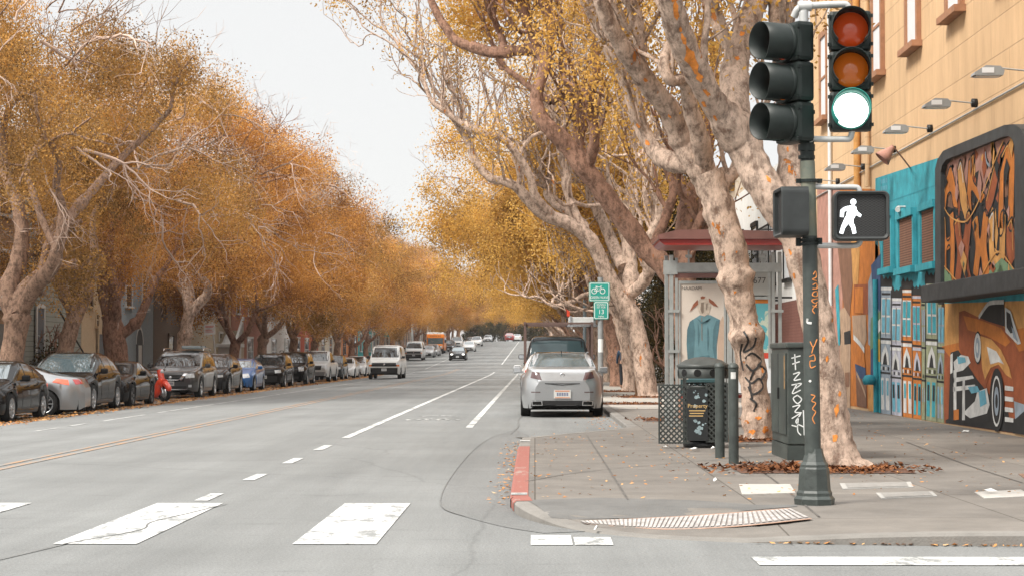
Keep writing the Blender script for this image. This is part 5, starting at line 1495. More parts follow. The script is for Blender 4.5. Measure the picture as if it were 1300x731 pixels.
# ---------------------------------------------------------------- utility cabinet
uc = thing('utility_cabinet', 'dark green utility cabinet with white graffiti behind the signal pole', 'cabinet', (3.02, 22.7, SWZ))
M_CAB = pmat('cabinet paint', (.036, .043, .041), rough=.5, var=.35, scale=3, col2=(.055, .068, .060))
m = MB(); m.box((.0, .0, .0), (.50, 1.5, .18)); m.box((.005, -.012, .19), (.495, 1.49, 1.34), bev=.012); m.build('body', M_CAB, uc)
m = MB(); m.box((-.02, -.04, 1.34), (.52, 1.53, 1.41), bev=.02); m.build('lid', M_CAB, uc)
m = MB(); m.box((-.012, .08, .30), (.004, .72, 1.28), bev=.004); m.box((-.012, .78, .30), (.004, 1.42, 1.28), bev=.004); dd = m.build('door', M_CAB, uc)
m = MB(); m.box((-.035, .64, .72), (-.012, .67, .86)); m.build('handle', M_BLACK, dd)
m = MB(); m.box((-.0135, .10, .85), (-.0125, .20, 1.25)); m.build('rust_stain', pmat('rust stain', (.20, .12, .05), rough=.8, var=.5, scale=14), uc)
def CF(x, z): return Vector((x, -.016, z))
scrawl('graffiti_tag', uc, [[(.05, 1.22), (.16, 1.25)], [(.06, 1.15), (.15, 1.18)], [(.09, 1.27), (.1, 1.08)], [(.07, 1.03), (.15, 1.05), (.08, .96), (.16, .97)], [(.05, .90), (.17, .92), (.10, .86)], [(.12, .92), (.06, .80), (.16, .84)],
    [(.12, .78), (.07, .74), (.12, .68), (.17, .73), (.12, .78)], [(.06, .64), (.15, .66), (.09, .58), (.17, .57)], [(.05, .50), (.16, .56), (.10, .46), (.19, .40)], [(.13, .52), (.12, .36), (.16, .30)], [(.19, .6), (.2, .3)], [(.05, .42), (.12, .40)]], .014,
    pmat('white spray', (.62, .64, .63), rough=.6, var=.15, scale=30), CF)
# ---------------------------------------------------------------- litter bin with lattice screens
tb = atz(893, 567, SWZ)
t = thing('litter_bin', 'dark green litter bin with domed lid, poster and lattice screens', 'litter bin', tb)
M_BIN = pmat('bin green', (.034, .039, .036), rough=.5, var=.25, scale=6)
m = MB(); m.lathe([(0, 0), (.27, 0), (.28, .04), (.27, .07), (.255, .075)], 20); m.build('base', M_BLACK, t)
m = MB(); m.lathe([(.22, .09), (.245, .12), (.265, .82), (.275, .84), (.255, .84), (.235, .14), (0, .13)], 24); m.build('liner', M_BIN, t)
m = MB(); m.lathe([(.265, .35), (.268, .33)], 8)
m = MB(); m.lathe([(.36, 1.09), (.365, 1.12), (.345, 1.135), (.25, 1.19), (.12, 1.225), (0, 1.235)], 24); lid = m.build('lid', M_BIN, t)
m = MB(); m.lathe([(.34, .94), (.345, .95), (.345, 1.09), (.33, 1.09), (.33, .94)], 24); hood = m.build('hood', M_BIN, t)
m = MB()
for k in range(8):
    a = -PI / 2 + (k - 3.5) * .62; c = Vector((.347 * math.cos(a), .347 * math.sin(a), 1.015))
    m.lathe([(0, 0), (.052, 0)], 12, M=Matrix.Translation(c) @ Matrix.Rotation(a, 4, 'Z') @ Matrix.Rotation(PI / 2, 4, 'Y'))
m.build('opening', pmat('bin opening', (.004, .004, .004), var=0, rough=1), hood)
for (x, y) in ((-.26, -.22), (.24, -.26), (-.25, .24), (.25, .24)):
    m = MB(); m.box((x - .012, y - .012, .05), (x + .012, y + .012, .98)); m.build('post', M_BIN, t)
def lattice(m, w, h, M, pitch=.075, b=.011):
    m.box((-.012, -.012, 0), (.012, .012, h), M=M); m.box((w - .012, -.012, 0), (w + .012, .012, h), M=M)
    m.box((.012, -.012, h - .02), (w - .012, .012, h), M=M); m.box((.012, -.012, 0), (w - .012, .012, .02), M=M)
    n = int((w + h) / pitch)
    for k in range(1, n):
        c = k * pitch
        for s in (0, 1):
            x0, z0 = (c, 0) if c <= w else (w, c - w)
            x1, z1 = (0, c) if c <= h else (c - h, h)
            if s: x0, x1 = w - x0, w - x1
            d = Vector((x1 - x0, 0, z1 - z0)); L = d.length
            if L < .03: continue
            nn = Vector((-d.z, 0, d.x)).normalized() * b
            y = .004 if s else -.004
            P = [Vector((x0, y, z0)) - nn, Vector((x1, y, z1)) - nn, Vector((x1, y, z1)) + nn, Vector((x0, y, z0)) + nn]
            m.prism([M @ p for p in P], M.to_3x3() @ Vector((0, .004 if s else -.004, 0)))
m = MB(); lattice(m, .40, .80, Matrix.Translation((-.62, -.26, .06))); m.build('open_lattice_door', M_BIN, t)
m = MB(); lattice(m, .28, .80, Matrix.Translation((.02, -.285, .08))); lattice(m, .50, .8, Matrix.Translation((.30, -.26, .08)) @ Matrix.Rotation(PI / 2, 4, 'Z'))
lattice(m, .54, .8, Matrix.Translation((-.25, .27, .08))); m.build('lattice_screen', M_BIN, t)
m = MB(); m.box((-.245, -.305, .10), (.035, -.292, .80)); po = m.build('poster', pmat('dark poster', (.015, .017, .018), rough=.4, var=.2), t)
text_mesh('Property', .075, 'poster_text', pmat('gold print', (.55, .36, .14), var=0), po, facing((-.105, -.308, .57), (1, 0, 0)))
m = MB()
for k, (a, b) in enumerate(((-.22, .0), (-.21, -.02), (-.22, -.03))): m.box((a, -.3075, .50 - k * .035), (b, -.306, .512 - k * .035))
m.build('poster_lines', MATS['gold print'], po)
m = MB(); g2 = random.Random(4)
for k in range(26):
    x = -.10 + g2.gauss(0, .05); z = (.68 if k < 10 else .30) + g2.gauss(0, .055); r = g2.uniform(.012, .035)
    if -.235 < x < .02 and .12 < z < .78: m.poly([(x + r * math.cos(a) * g2.uniform(.5, 1), -.3062 - .0002 * k, z + r * math.sin(a) * g2.uniform(.5, 1)) for a in (0, .9, 1.9, 2.8, 3.8, 5)])
m.build('poster_picture', pmat('poster grey blue', (.22, .29, .31), var=.4, scale=20), po)

# ---------------------------------------------------------------- bus shelter
bs = thing('bus_shelter', 'grey framed bus shelter with dark red roof and advertising posters', 'bus shelter', (2.35, 33, SWZ))
M_SHL = pmat('shelter aluminium', (.36, .38, .37), rough=.4, metal=.5, var=.12, scale=8)
M_ROOF = pmat('shelter roof', (.165, .075, .062), rough=.35, var=.2, scale=4); M_ROOFR = pmat('shelter fascia', (.30, .025, .018), rough=.35, var=.2, scale=4)
m = MB()
pr = [(-.22, 3.28), (-.20, 3.20), (-.12, 3.14), (2.08, 3.14), (2.08, 3.18), (2.04, 3.24), (1.9, 3.32), (1.0, 3.36), (.1, 3.36)]
m.prism([(x, -.55, z) for x, z in pr], (0, 1.75, 0), 1)
m.prism([(x, -.60, z) for x, z in [(-.24, 3.31), (-.235, 3.24), (2.07, 3.24), (2.04, 3.30), (1.9, 3.37), (1.0, 3.40), (.1, 3.40)]], (0, 1.85, 0), 0)
m.build('roof', [M_ROOF, M_ROOFR], bs)
for (x, y, w, h) in ((.0, 0, .07, 3.0), (.10, .02, .05, 2.95), (1.0, 0, .09, 3.0), (1.78, 0, .06, 3.05), (1.90, .03, .06, 3.05), (.0, 1.2, .07, 3.05), (1.0, 1.2, .07, 3.05), (1.9, 1.2, .07, 3.05)):
    m = MB(); m.box((x, y, -.05), (x + w, y + w, h), bev=.006); m.build('post', M_SHL, bs)
m = MB()
m.box((.02, -.012, 2.70), (1.96, .07, 2.86)); m.box((.005, .08, 2.74), (.055, 1.19, 2.86)); m.box((1.91, .1, 2.74), (1.955, 1.19, 2.86)); m.box((.02, 1.21, 2.7), (1.96, 1.25, 2.85))
m.build('beam', M_SHL, bs)
for x in (.32, 1.60):
    m = MB(); m.box((x, -.008, 2.861), (x + .03, .03, 3.085)); m.box((x - .04, -.02, 2.95), (x + .07, .05, 3.0)); m.build('roof_bracket', M_SHL, bs)
m = MB(); m.box((-.10, -.02, 2.66), (.14, .10, 2.90)); m.build('junction_box', M_SHL, bs)
for z in (1.3, 2.0):
    for a, b in ((-.03, .17), (1.76, 1.98)):
        m = MB(); m.box((a, -.025, z), (b, -.002, z + .05)); m.build('post_tie', M_SHL, bs)
m = MB(); m.box((.16, .015, .55), (.19, .06, 2.55)); m.box((.95, .015, .55), (.985, .06, 2.55)); m.box((.19, .015, 2.50), (.95, .06, 2.55)); m.box((.19, .015, .55), (.95, .06, .60)); m.box((.1, .01, 2.60), (1.0, .065, 2.68), 1)
fr = m.build('poster_frame', [M_SHL, M_ROOF], bs)
CRM = pmat('poster cream', (.52, .46, .40), rough=.35, var=.03); SWT = pmat('sweater blue', (.10, .20, .23), rough=.8, var=.12, scale=6); BONE = pmat('mask bone', (.40, .34, .28), var=.25, scale=12); HORN = pmat('mask horn', (.22, .07, .035), var=.2); INK = pmat('poster ink', (.05, .045, .04), var=0)
m = MB(); m.box((.19, .035, .60), (.95, .055, 2.50)); pp = m.build('poster', CRM, fr)
def PQ(px, py, k=0):
    p = at(px, py, 33.03); return Vector((p.x - 2.35, .034 - .003 * k, p.z - SWZ))
def pq(x, y): return (820 + x / 5, 280 + y / 5)
m = MB()
def pc(pts, col, k): m.poly([PQ(*pq(x, y), k) for x, y in pts], col)
pc([(262, 690), (278, 640), (320, 612), (348, 595), (410, 598), (470, 628), (462, 700), (448, 760), (452, 900), (448, 1040), (270, 1040), (266, 900), (258, 780)], 0, 1)
pc([(455, 700), (470, 640), (490, 600), (496, 640), (494, 1030), (456, 1030)], 4, 1)
pc([(322, 540), (340, 500), (372, 486), (402, 500), (412, 545), (398, 590), (372, 606), (346, 598), (332, 570)], 1, 2)
pc([(328, 500), (300, 530), (276, 580), (300, 556), (332, 530)], 2, 3); pc([(398, 490), (430, 512), (460, 548), (425, 536), (400, 515)], 2, 3)
pc([(345, 486), (358, 478), (378, 482), (370, 496), (350, 496)], 2, 3)
pc([(350, 520), (368, 516), (366, 580), (356, 590), (346, 560)], 3, 3); pc([(384, 524), (392, 522), (388, 560), (380, 570)], 3, 3)
m.add([PQ(*pq(x, y), 2) for x, y in ((352, 610), (354, 760), (358, 760), (357, 610))], [(0, 1, 2, 3)], 3)
for P_ in ([(262, 690), (278, 640), (300, 624), (312, 700), (306, 800), (300, 900), (266, 900), (258, 780)], [(470, 628), (462, 700), (450, 780), (440, 900), (424, 800), (428, 690), (446, 634)]): pc(P_, 5, 2)
for P_ in ([(330, 640), (338, 720), (334, 800), (328, 720)], [(392, 660), (400, 740), (392, 830), (386, 740)], [(340, 860), (400, 850), (404, 862), (342, 874)], [(318, 612), (354, 640), (398, 636), (420, 600), (410, 618), (380, 650), (350, 652)]): pc(P_, 5, 3)
m.build('poster_figure', [SWT, BONE, HORN, pmat('mask shade', (.17, .13, .10), var=.1), pmat('poster tan', (.40, .29, .22), var=.1), pmat('sweater fold', (.062, .135, .16), rough=.8, var=.2)], pp)
text_mesh('NAADAM', .082, 'poster_text', INK, pp, facing(PQ(878, 366, 3), (1, 0, 0)))
m = MB(); m.box((.19, .028, .60), (.95, .0335, .84)); bnd = m.build('poster_band', pmat('band green', (.02, .06, .065), var=.1), pp)
text_mesh('PEOPLE', .14, 'poster_text', M_WPANE, pp, facing((.56, .025, .72), (1, 0, 0)))
m = MB(); m.box((1.10, .015, 1.05), (1.14, .06, 2.85)); m.box((1.72, .015, 1.05), (1.76, .06, 2.7)); m.box((1.14, .015, 2.23), (1.72, .06, 2.28)); fr2 = m.build('map_frame', M_SHL, bs)
m = MB(); m.box((1.14, .03, 1.30), (1.72, .05, 2.16)); mp_ = m.build('map', pmat('map', (.10, .33, .36), rough=.3, var=0, scale=3, col2=(.42, .47, .40), ramp=[(.50, (.085, .31, .35)), (.53, (.42, .47, .38))]), fr2)
m = MB(); m.box((1.14, .029, 2.161), (1.72, .05, 2.23)); m.build('map_header', ORG, fr2)
m = MB(); m.box((1.14, .029, 1.20), (1.72, .05, 1.299)); m.build('red_band', pmat('red band', (.45, .045, .02), var=.05), fr2)
m = MB(); m.box((1.14, .03, .6), (1.76, .05, 1.199)); m.build('white_panel', M_WPANE, fr2)
m = MB(); m.box((1.20, .02, 2.30), (1.74, .05, 2.70)); sp_ = m.build('stop_number_sign', pmat('stop sign grey', (.36, .37, .35), var=.05), bs)
text_mesh(':14677', .15, 'number', INK, sp_, facing((1.48, .016, 2.55), (1, 0, 0)))
m = MB(); m.box((.2, .6, .5), (1.8, .95, .56), bev=.01); m.box((.4, .65, -.05), (.44, .9, .5)); m.box((1.5, .65, -.05), (1.54, .9, .5)); m.build('bench', M_ROOFR, bs)
# ---------------------------------------------------------------- cycle route sign
cs = at(762.5, 480, 57); cs.z = SWZ
t = thing('route_sign', 'green cycle route sign on grey post before the twisting pale tree', 'sign', cs)
def CSL(px, py): p = at(px, py, 57) - cs; return p
m = MB(); m.tube([(0, 0, -.05), (0, 0, CSL(762, 352).z)], .085, 10); m.build('post', pmat('sign post grey', (.21, .22, .22), rough=.6, var=.15), t)
M_SGN = pmat('sign green', (.012, .24, .19), rough=.4, var=.08, scale=6); M_SGW = pmat('sign white', (.62, .64, .62), rough=.4, var=0)
def sign_plate(t, px0, px1, py0, py1, name):
    a, b = CSL(px0, py1), CSL(px1, py0); c = (a + b) / 2; w, h = (b.x - a.x) / 2, (b.z - a.z) / 2
    m = MB()
    P = rrect(w, h, .05); m.prism([(c.x + x, -.11, c.z + z) for x, z in P], (0, .02, 0), 0)
    m.poly([(c.x + x, -.113, c.z + z) for x, z in rrect(w - .02, h - .02, .04)], 1); m.poly([(c.x + x, -.116, c.z + z) for x, z in rrect(w - .04, h - .04, .03)], 0)
    return m.build(name, [M_SGN, M_SGW], t), c, w, h
s1, c, w, h = sign_plate(t, 747.5, 774, 358.5, 382.5, 'cycle_plate')
m = MB()
for s in (-1, 1): m.ribbon([(c.x - .03 + s * .125 + .075 * math.cos(a * PI / 8), -.122, c.z + .02 + .075 * math.sin(a * PI / 8)) for a in range(17)], .020, (0, -1, 0))
bx, bz = c.x - .03, c.z + .02
for P in (((-.125, 0), (-.06, .125), (.085, .115)), ((-.06, .125), (0, 0), (.085, .115), (.125, 0)), ((-.125, 0), (0, 0)), ((.125, 0), (.07, .16), (.11, .165)), ((-.09, .14), (-.03, .14))):
    m.ribbon([(bx + x, -.1215, bz + z) for x, z in P], .018, (0, -1, 0))
m.build('cycle_symbol', M_SGW, s1)
text_mesh('GREEN WAVE', .115, 'lettering', M_SGW, s1, facing((c.x, -.122, c.z - .17), (1, 0, 0)), sx=.78)
s2, c, w, h = sign_plate(t, 753.5, 772.5, 382.5, 405, 'speed_plate')
text_mesh('SIGNALS', .085, 'lettering', M_SGW, s2, facing((c.x, -.122, c.z + .17), (1, 0, 0)), sx=.85)
text_mesh('SET FOR', .085, 'lettering', M_SGW, s2, facing((c.x, -.122, c.z + .09), (1, 0, 0)), sx=.85)
text_mesh('13', .19, 'lettering', M_SGW, s2, facing((c.x, -.122, c.z - .05), (1, 0, 0)))
text_mesh('MPH', .085, 'lettering', M_SGW, s2, facing((c.x, -.122, c.z - .19), (1, 0, 0)))
m = MB(); m.lathe([(.087, 1.35), (.087, 1.75)], 10, a0=-2.6, a1=-.5); m.build('sticker', M_SGW, t)
# timber tree stakes
for px, lab in ((808, 'left timber stake at the foot of the white trunk'), (814.5, 'right timber stake at the foot of the white trunk')):
    p = at(px, 498, 60); p.z = SWZ
    o = thing('tree_stake', lab, 'stake', p, 0, 'timber stakes beside the white trunk')
    m = MB(); m.tube([(0, 0, -.1), (0, 0, 1.45)], .045, 8); m.build('stake', pmat('stake timber', (.30, .17, .09), var=.2), o)
    m = MB(); m.tube([(0, 0, 1.30), (.0, 0, 1.36)], .052, 8); m.build('tie_band', M_BLACK, o)
# plates let into the pavement
def plate(name, label, P, mat, rim=None):
    pts = [onwalk(*p, .006) for p in P]; c = sum(pts, Vector()) / 4
    m = MB(); m.prism([p - c - Vector((0, 0, .01)) for p in pts], (0, 0, .012), 0)
    if rim is not None:
        q = [(p - c) * .86 + Vector((0, 0, .006)) for p in pts]; m.poly(q, 1)
    o = m.build(name, [mat] + ([rim] if rim else [])); o.location = c
    return tag(o, label, 'cover', 'covers let into the corner pavement')
PL1 = pmat('pale concrete cover', (.38, .36, .33), rough=.9, var=.18, scale=9, bump=.2); PL2 = pmat('rim concrete', (.33, .32, .30), rough=.9, var=.15, scale=9); PL3 = pmat('plate grey', (.22, .21, .195), rough=.8, var=.2, scale=9)
plate('utility_cover', 'broad pale utility cover left of the signal pole base', [(938, 614), (1003, 614), (1010, 625), (942, 627)], PL1)
plate('utility_cover', 'long slim framed cover right of the signal pole base', [(1066, 613), (1156, 611), (1160, 617.5), (1070, 620)], PL2, PL3)
plate('utility_cover', 'small framed cover nearest the kerb right of the pole', [(1112, 625), (1183, 623), (1190, 629), (1119, 632)], PL2, PL3)
plate('utility_cover', 'pale cover with litter at the right edge of the pavement', [(1237, 624), (1296, 621), (1312, 629), (1250, 632)], PL1)
plate('utility_cover', 'small rusty cover far right by the building wall', [(1293, 601), (1330, 599), (1340, 604), (1300, 606)], pmat('rusty plate', (.16, .09, .06), var=.3), None)
# ================================================================== VEHICLES
def carpaint(name, c, metal=.0, rough=.28, coat=1.0):
    return pmat(name, c, rough=.10 if sum(c) < .12 else rough, metal=metal, var=.05, scale=1.5, coat=coat * (.17 if sum(c) < .12 else .8), spec=.09 if sum(c) < .12 else .5)
TYRE = pmat('tyre rubber', (.014, .014, .014), rough=.85, var=.2, scale=20, spec=.2)
RIM = pmat('alloy rim', (.42, .43, .44), rough=.25, metal=.8, var=.05); RIMD = pmat('dark rim', (.02, .02, .021), rough=.3, var=.1)
CGL = pmat('car glass', (.012, .016, .018), rough=.03, var=0, spec=.7, coat=.3)
CGL2 = pmat('car glass pale', (.05, .075, .085), rough=.03, var=0, spec=1.0, coat=1.0)
CGL3 = pmat('car glass teal', (.03, .05, .055), rough=.06, var=0, spec=.45)
PLAST = pmat('black plastic', (.016, .016, .017), rough=.55, var=.1, spec=.3); CHR = pmat('chrome', (.6, .61, .62), rough=.12, metal=1, var=0)
HLG = pmat('headlamp glass', (.50, .52, .53), rough=.08, var=.12, scale=14, coat=1); HLW = pmat('lit headlamp', (.8, .8, .8), var=0, emit=(1, .97, .9), estr=1.0)
AMBL = pmat('amber marker', (.55, .14, .02), rough=.2, var=0, coat=1); TLR = pmat('tail lamp red', (.40, .02, .015), rough=.12, var=0, coat=1); TLD = pmat('smoked tail lamp', (.085, .045, .045), rough=.1, var=.2, scale=12, coat=1)
PLATE = pmat('number plate', (.52, .52, .50), rough=.4, var=.05); PINK = pmat('plate print', (.10, .12, .22), rough=.4, var=0); PORG = pmat('plate sticker', (.55, .17, .06), rough=.4, var=0)
UND = pmat('underbody', (.010, .010, .010), rough=.9, var=.1, spec=.1); SEAM = pmat('panel gap', (.008, .008, .008), rough=.8, var=0)
PROF = {}
def prof(name, L, W, H, top, belt, plan, roofw=.69, wb=2.8, wr=.33, clear=.20, fo=None, sh=.92):
    PROF[name] = dict(sh=sh, L=L, W=W, H=H, top=top, belt=belt, plan=plan, roofw=roofw, wb=wb, wr=wr, clear=clear, fo=fo)
prof('sedan', 4.8, 1.86, 1.45,
     [(-2.4, .60), (-2.36, .68), (-2.2, .75), (-1.5, .89), (-1.02, .97), (-.30, 1.36), (.15, 1.44), (.7, 1.42), (1.12, 1.32), (1.75, 1.10), (2.2, 1.06), (2.34, 1.0), (2.4, .72)],
     [(-2.4, .58), (-2.2, .68), (-1.2, .86), (-.9, .91), (1.6, .99), (2.2, .98), (2.4, .70)],
     [(-2.4, .60), (-2.3, .76), (-2.05, .87), (-1.5, .92), (0, .93), (1.6, .92), (2.05, .87), (2.28, .76), (2.36, .66), (2.4, .56)], wb=2.78, wr=.335, sh=.86)
prof('coupe', 4.75, 1.88, 1.40,
     [(-2.37, .62), (-2.33, .72), (-2.2, .80), (-1.4, .92), (-.85, .98), (-.1, 1.32), (.3, 1.39), (.8, 1.36), (1.5, 1.12), (1.9, 1.04), (2.25, 1.0), (2.37, .72)],
     [(-2.37, .60), (-2.2, .74), (-1.0, .90), (1.5, .98), (2.2, .96), (2.37, .7)],
     [(-2.37, .70), (-2.28, .82), (-2.0, .90), (-1.5, .93), (0, .93), (1.6, .94), (2.0, .88), (2.25, .76), (2.33, .66), (2.37, .54)], wb=2.85, wr=.35, sh=.87)
prof('hatch', 4.3, 1.80, 1.44,
     [(-2.15, .52), (-2.1, .62), (-1.95, .70), (-1.3, .92), (-1.0, .99), (-.15, 1.36), (.3, 1.43), (1.0, 1.40), (1.6, 1.26), (2.0, 1.02), (2.12, .92), (2.15, .7)],
     [(-2.15, .50), (-1.9, .66), (-1.0, .88), (-.8, .92), (1.5, 1.02), (2.0, .97), (2.15, .68)],
     [(-2.15, .52), (-2.05, .70), (-1.8, .84), (-1.3, .90), (0, .90), (1.5, .89), (1.95, .82), (2.1, .72), (2.15, .62)], wb=2.65, wr=.33)
prof('suv', 4.95, 1.96, 1.77,
     [(-2.47, .72), (-2.43, .88), (-2.3, .98), (-1.6, 1.08), (-1.15, 1.14), (-.45, 1.60), (-.05, 1.73), (.8, 1.76), (1.7, 1.72), (2.15, 1.62), (2.38, 1.2), (2.44, 1.05), (2.47, .7)],
     [(-2.47, .70), (-2.3, .86), (-1.3, 1.03), (-1.0, 1.08), (1.6, 1.14), (2.3, 1.10), (2.47, .68)],
     [(-2.47, .72), (-2.38, .84), (-2.1, .94), (-1.6, .98), (0, .98), (1.7, .97), (2.25, .92), (2.42, .84), (2.47, .76)], roofw=.75, wb=2.9, wr=.38, clear=.26)
prof('crossover', 4.85, 1.98, 1.66,
     [(-2.42, .64), (-2.38, .76), (-2.2, .86), (-1.6, 1.00), (-1.15, 1.06), (-.25, 1.52), (.2, 1.64), (.8, 1.64), (1.5, 1.52), (2.0, 1.28), (2.3, 1.14), (2.38, 1.02), (2.42, .7)],
     [(-2.42, .62), (-2.2, .76), (-1.2, .98), (-.9, 1.02), (1.5, 1.12), (2.2, 1.08), (2.42, .68)],
     [(-2.42, .60), (-2.32, .78), (-2.0, .92), (-1.5, .98), (0, .99), (1.7, .98), (2.2, .91), (2.36, .80), (2.42, .7)], roofw=.70, wb=2.95, wr=.385, clear=.24)
prof('pickup', 5.6, 1.98, 1.86,
     [(-2.8, .78), (-2.76, .96), (-2.6, 1.08), (-1.9, 1.16), (-1.45, 1.20), (-.75, 1.70), (-.4, 1.82), (.3, 1.85), (.75, 1.80), (.95, 1.22), (1.0, 1.14), (2.7, 1.14), (2.77, 1.1), (2.8, .8)],
     [(-2.8, .76), (-2.6, .94), (-1.5, 1.10), (-1.2, 1.12), (.9, 1.14), (2.7, 1.12), (2.8, .78)],
     [(-2.8, .78), (-2.7, .90), (-2.4, .97), (0, .99), (2.6, .98), (2.8, .96)], roofw=.77, wb=3.4, wr=.39, clear=.32)
prof('van', 5.7, 2.02, 2.10,
     [(-2.85, .84), (-2.82, 1.02), (-2.7, 1.14), (-2.2, 1.24), (-1.95, 1.29), (-1.28, 1.92), (-1.0, 2.05), (0, 2.10), (2.0, 2.08), (2.7, 2.02), (2.82, 1.7), (2.85, .8)],
     [(-2.85, .82), (-2.7, 1.0), (-2.0, 1.18), (-1.7, 1.24), (2.7, 1.30), (2.85, .78)],
     [(-2.85, .84), (-2.75, .94), (-2.4, 1.0), (0, 1.01), (2.6, 1.0), (2.82, .96), (2.85, .92)], roofw=.80, wb=3.45, wr=.37, clear=.30, fo=.86)
def interp_s(P, ys, sig=.05):
    P = sorted(P); a, b = P[0][0], P[-1][0]
    X = np.linspace(a - .3, b + .3, 1200)
    Y = np.interp(X, [p[0] for p in P], [p[1] for p in P])
    h = X[1] - X[0]; k = np.arange(-int(3 * sig / h), int(3 * sig / h) + 1) * h
    w = np.exp(-k * k / (2 * sig * sig)); w /= w.sum()
    Ys = np.convolve(np.pad(Y, len(k) // 2, mode='edge'), w, mode='valid')
    return np.interp(ys, X, Ys[:len(X)])
def car_body(p):
    L, hw = p['L'], p['W'] / 2
    fo = p['fo'] or (L - p['wb']) / 2 - .04
    yf = -L / 2 + fo; yr = yf + p['wb']; Ra = p['wr'] + .055
    ys = set(np.round(np.linspace(-L / 2, L / 2, 64), 4))
    for yw in (yf, yr):
        for k in range(17): ys.add(round(yw - Ra * math.cos(PI * k / 16), 4))
    for e in (.012, .03, .06, .1): ys.add(-L / 2 + e); ys.add(L / 2 - e)
    ys = np.array(sorted(ys))
    top = interp_s(p['top'], ys, .045); belt = np.minimum(interp_s(p['belt'], ys, .06), top - .012); plan = interp_s(p['plan'], ys, .05)
    vs = []; n = 17
    for y, zc, zb, w in zip(ys, top, belt, plan):
        e = min(y + L / 2, L / 2 - y)
        lo = p['clear'] + max(0, .10 - e) * .6
        for yw in (yf, yr):
            d = abs(y - yw)
            if d < Ra: lo = max(lo, math.sqrt(Ra * Ra - d * d) + p['wr'] - .01)
        lo = min(lo, zb - .10)
        h = zc - zb; hm = p['H'] - zb
        t = min(1, h / hm)
        sh = p['sh']; xb = w * sh; xr = w * (sh - (sh - p['roofw']) * t)
        xm = lerp(xb, xr, .55) + .02 * t * w
        half = [(w * .955, lo), (w * .99, lo + (zb - lo) * .22), (w, lo + (zb - lo) * .55), (w * (.992 if sh > .9 else .968), lo + (zb - lo) * .84), (xb + .012, zb),
                (xm, zb + h * .5), (xr, zb + h * .86), (xr * .86, zb + h * .965), (0, zc)]
        row = [(-x, y, z) for x, z in half] + [(x, y, z) for x, z in reversed(half[:-1])]
        vs += row
    fs = []
    for i in range(len(ys) - 1):
        for k in range(n - 1): fs.append((i * n + k, (i + 1) * n + k, (i + 1) * n + k + 1, i * n + k + 1))
    fs.append(tuple(range(n))); b = (len(ys) - 1) * n; fs.append(tuple(reversed(range(b, b + n))))
    m = MB(); m.add(vs, fs, 0, True)
    m.sm[-1] = m.sm[-2] = False
    bm = bmesh.new()
    V = [bm.verts.new(v) for v in vs]
    for f in fs:
        try: bm.faces.new([V[i] for i in f])
        except ValueError: pass
    bm.normal_update()
    bvh = BVHTree.FromBMesh(bm); bm.free()
    return m, bvh, yf, yr
def patch(bvh, C, dirn, nu=8, nv=5, off=.007):
    """sheet on the body: the quad C (4 points) thrown along dirn onto the bodywork"""
    d = Vector(dirn).normalized(); P = []
    for j in range(nv + 1):
        for i in range(nu + 1):
            u, v = i / nu, j / nv
            p = lerp(lerp(Vector(C[0]), Vector(C[1]), u), lerp(Vector(C[3]), Vector(C[2]), u), v)
            h = bvh.ray_cast(p - d * 3, d)
            if h[0] is None:
                h = bvh.find_nearest(p); q = h[0]
            else: q = h[0]
            nrm = h[1] if h[1].dot(d) < 0 else -h[1]
            P.append(q + nrm * off * .4 - d * off * .6)
    fs = [(j * (nu + 1) + i, j * (nu + 1) + i + 1, (j + 1) * (nu + 1) + i + 1, (j + 1) * (nu + 1) + i) for j in range(nv) for i in range(nu)]
    return P, fs
WH_CACHE = {}
def wheel_meshes(r, style):
    key = (round(r, 3), style)
    if key in WH_CACHE: return WH_CACHE[key]
    M = Matrix.Rotation(PI / 2, 4, 'Y'); w = .11; ri = r * .68
    m = MB(); m.lathe([(ri, -w * .9), (r * .93, -w), (r * .985, -w * .8), (r, -w * .4), (r, w * .4), (r * .985, w * .8), (r * .93, w), (ri, w * .9)], 28, M=M)
    t = m.build('tyre', TYRE); COL.objects.unlink(t)
    m = MB()
    m.lathe([(ri * 1.03, w * .96), (ri * .96, w * .98), (ri * .9, w * .72), (ri * .9, -w * .8), (ri * 1.03, -w * .96)], 28, 0, M=M)
    m.lathe([(0, w * .1), (ri * .9, w * .1)], 20, 1, M=M)
    ns = {'5': 5, '10': 10, 'd': 5, 's': 7}[style]
    for k in range(ns):
        a = 2 * PI * k / ns; hw = (.052 if ns == 5 else .026)
        c, s = math.cos(a), math.sin(a)
        pts = [Vector((w * .8, c * .05 - s * hw, s * .05 + c * hw)), Vector((w * .8, c * .05 + s * hw, s * .05 - c * hw)), Vector((w * .92, c * ri * .95 + s * hw * .8, s * ri * .95 - c * hw * .8)), Vector((w * .92, c * ri * .95 - s * hw * .8, s * ri * .95 + c * hw * .8))]
        m.prism(pts, (-.03, 0, 0), 0)
    m.lathe([(0, w * .95), (.055, w * .93), (.065, w * .7)], 14, 0, M=M)
    ri_ = m.build('rim', [RIMD if style == 'd' else RIM, UND]); COL.objects.unlink(ri_)
    WH_CACHE[key] = (t.data, ri_.data); return WH_CACHE[key]
def add_wheel(t, x, y, r, style, steer=0):
    td, rd = wheel_meshes(r, style)
    a = bpy.data.objects.new('wheel', td); COL.objects.link(a); a.parent = t; a.location = (x, y, r); a.rotation_euler = (0, 0, steer + (0 if x > 0 else PI))
    b = bpy.data.objects.new('rim', rd); COL.objects.link(b); b.parent = a
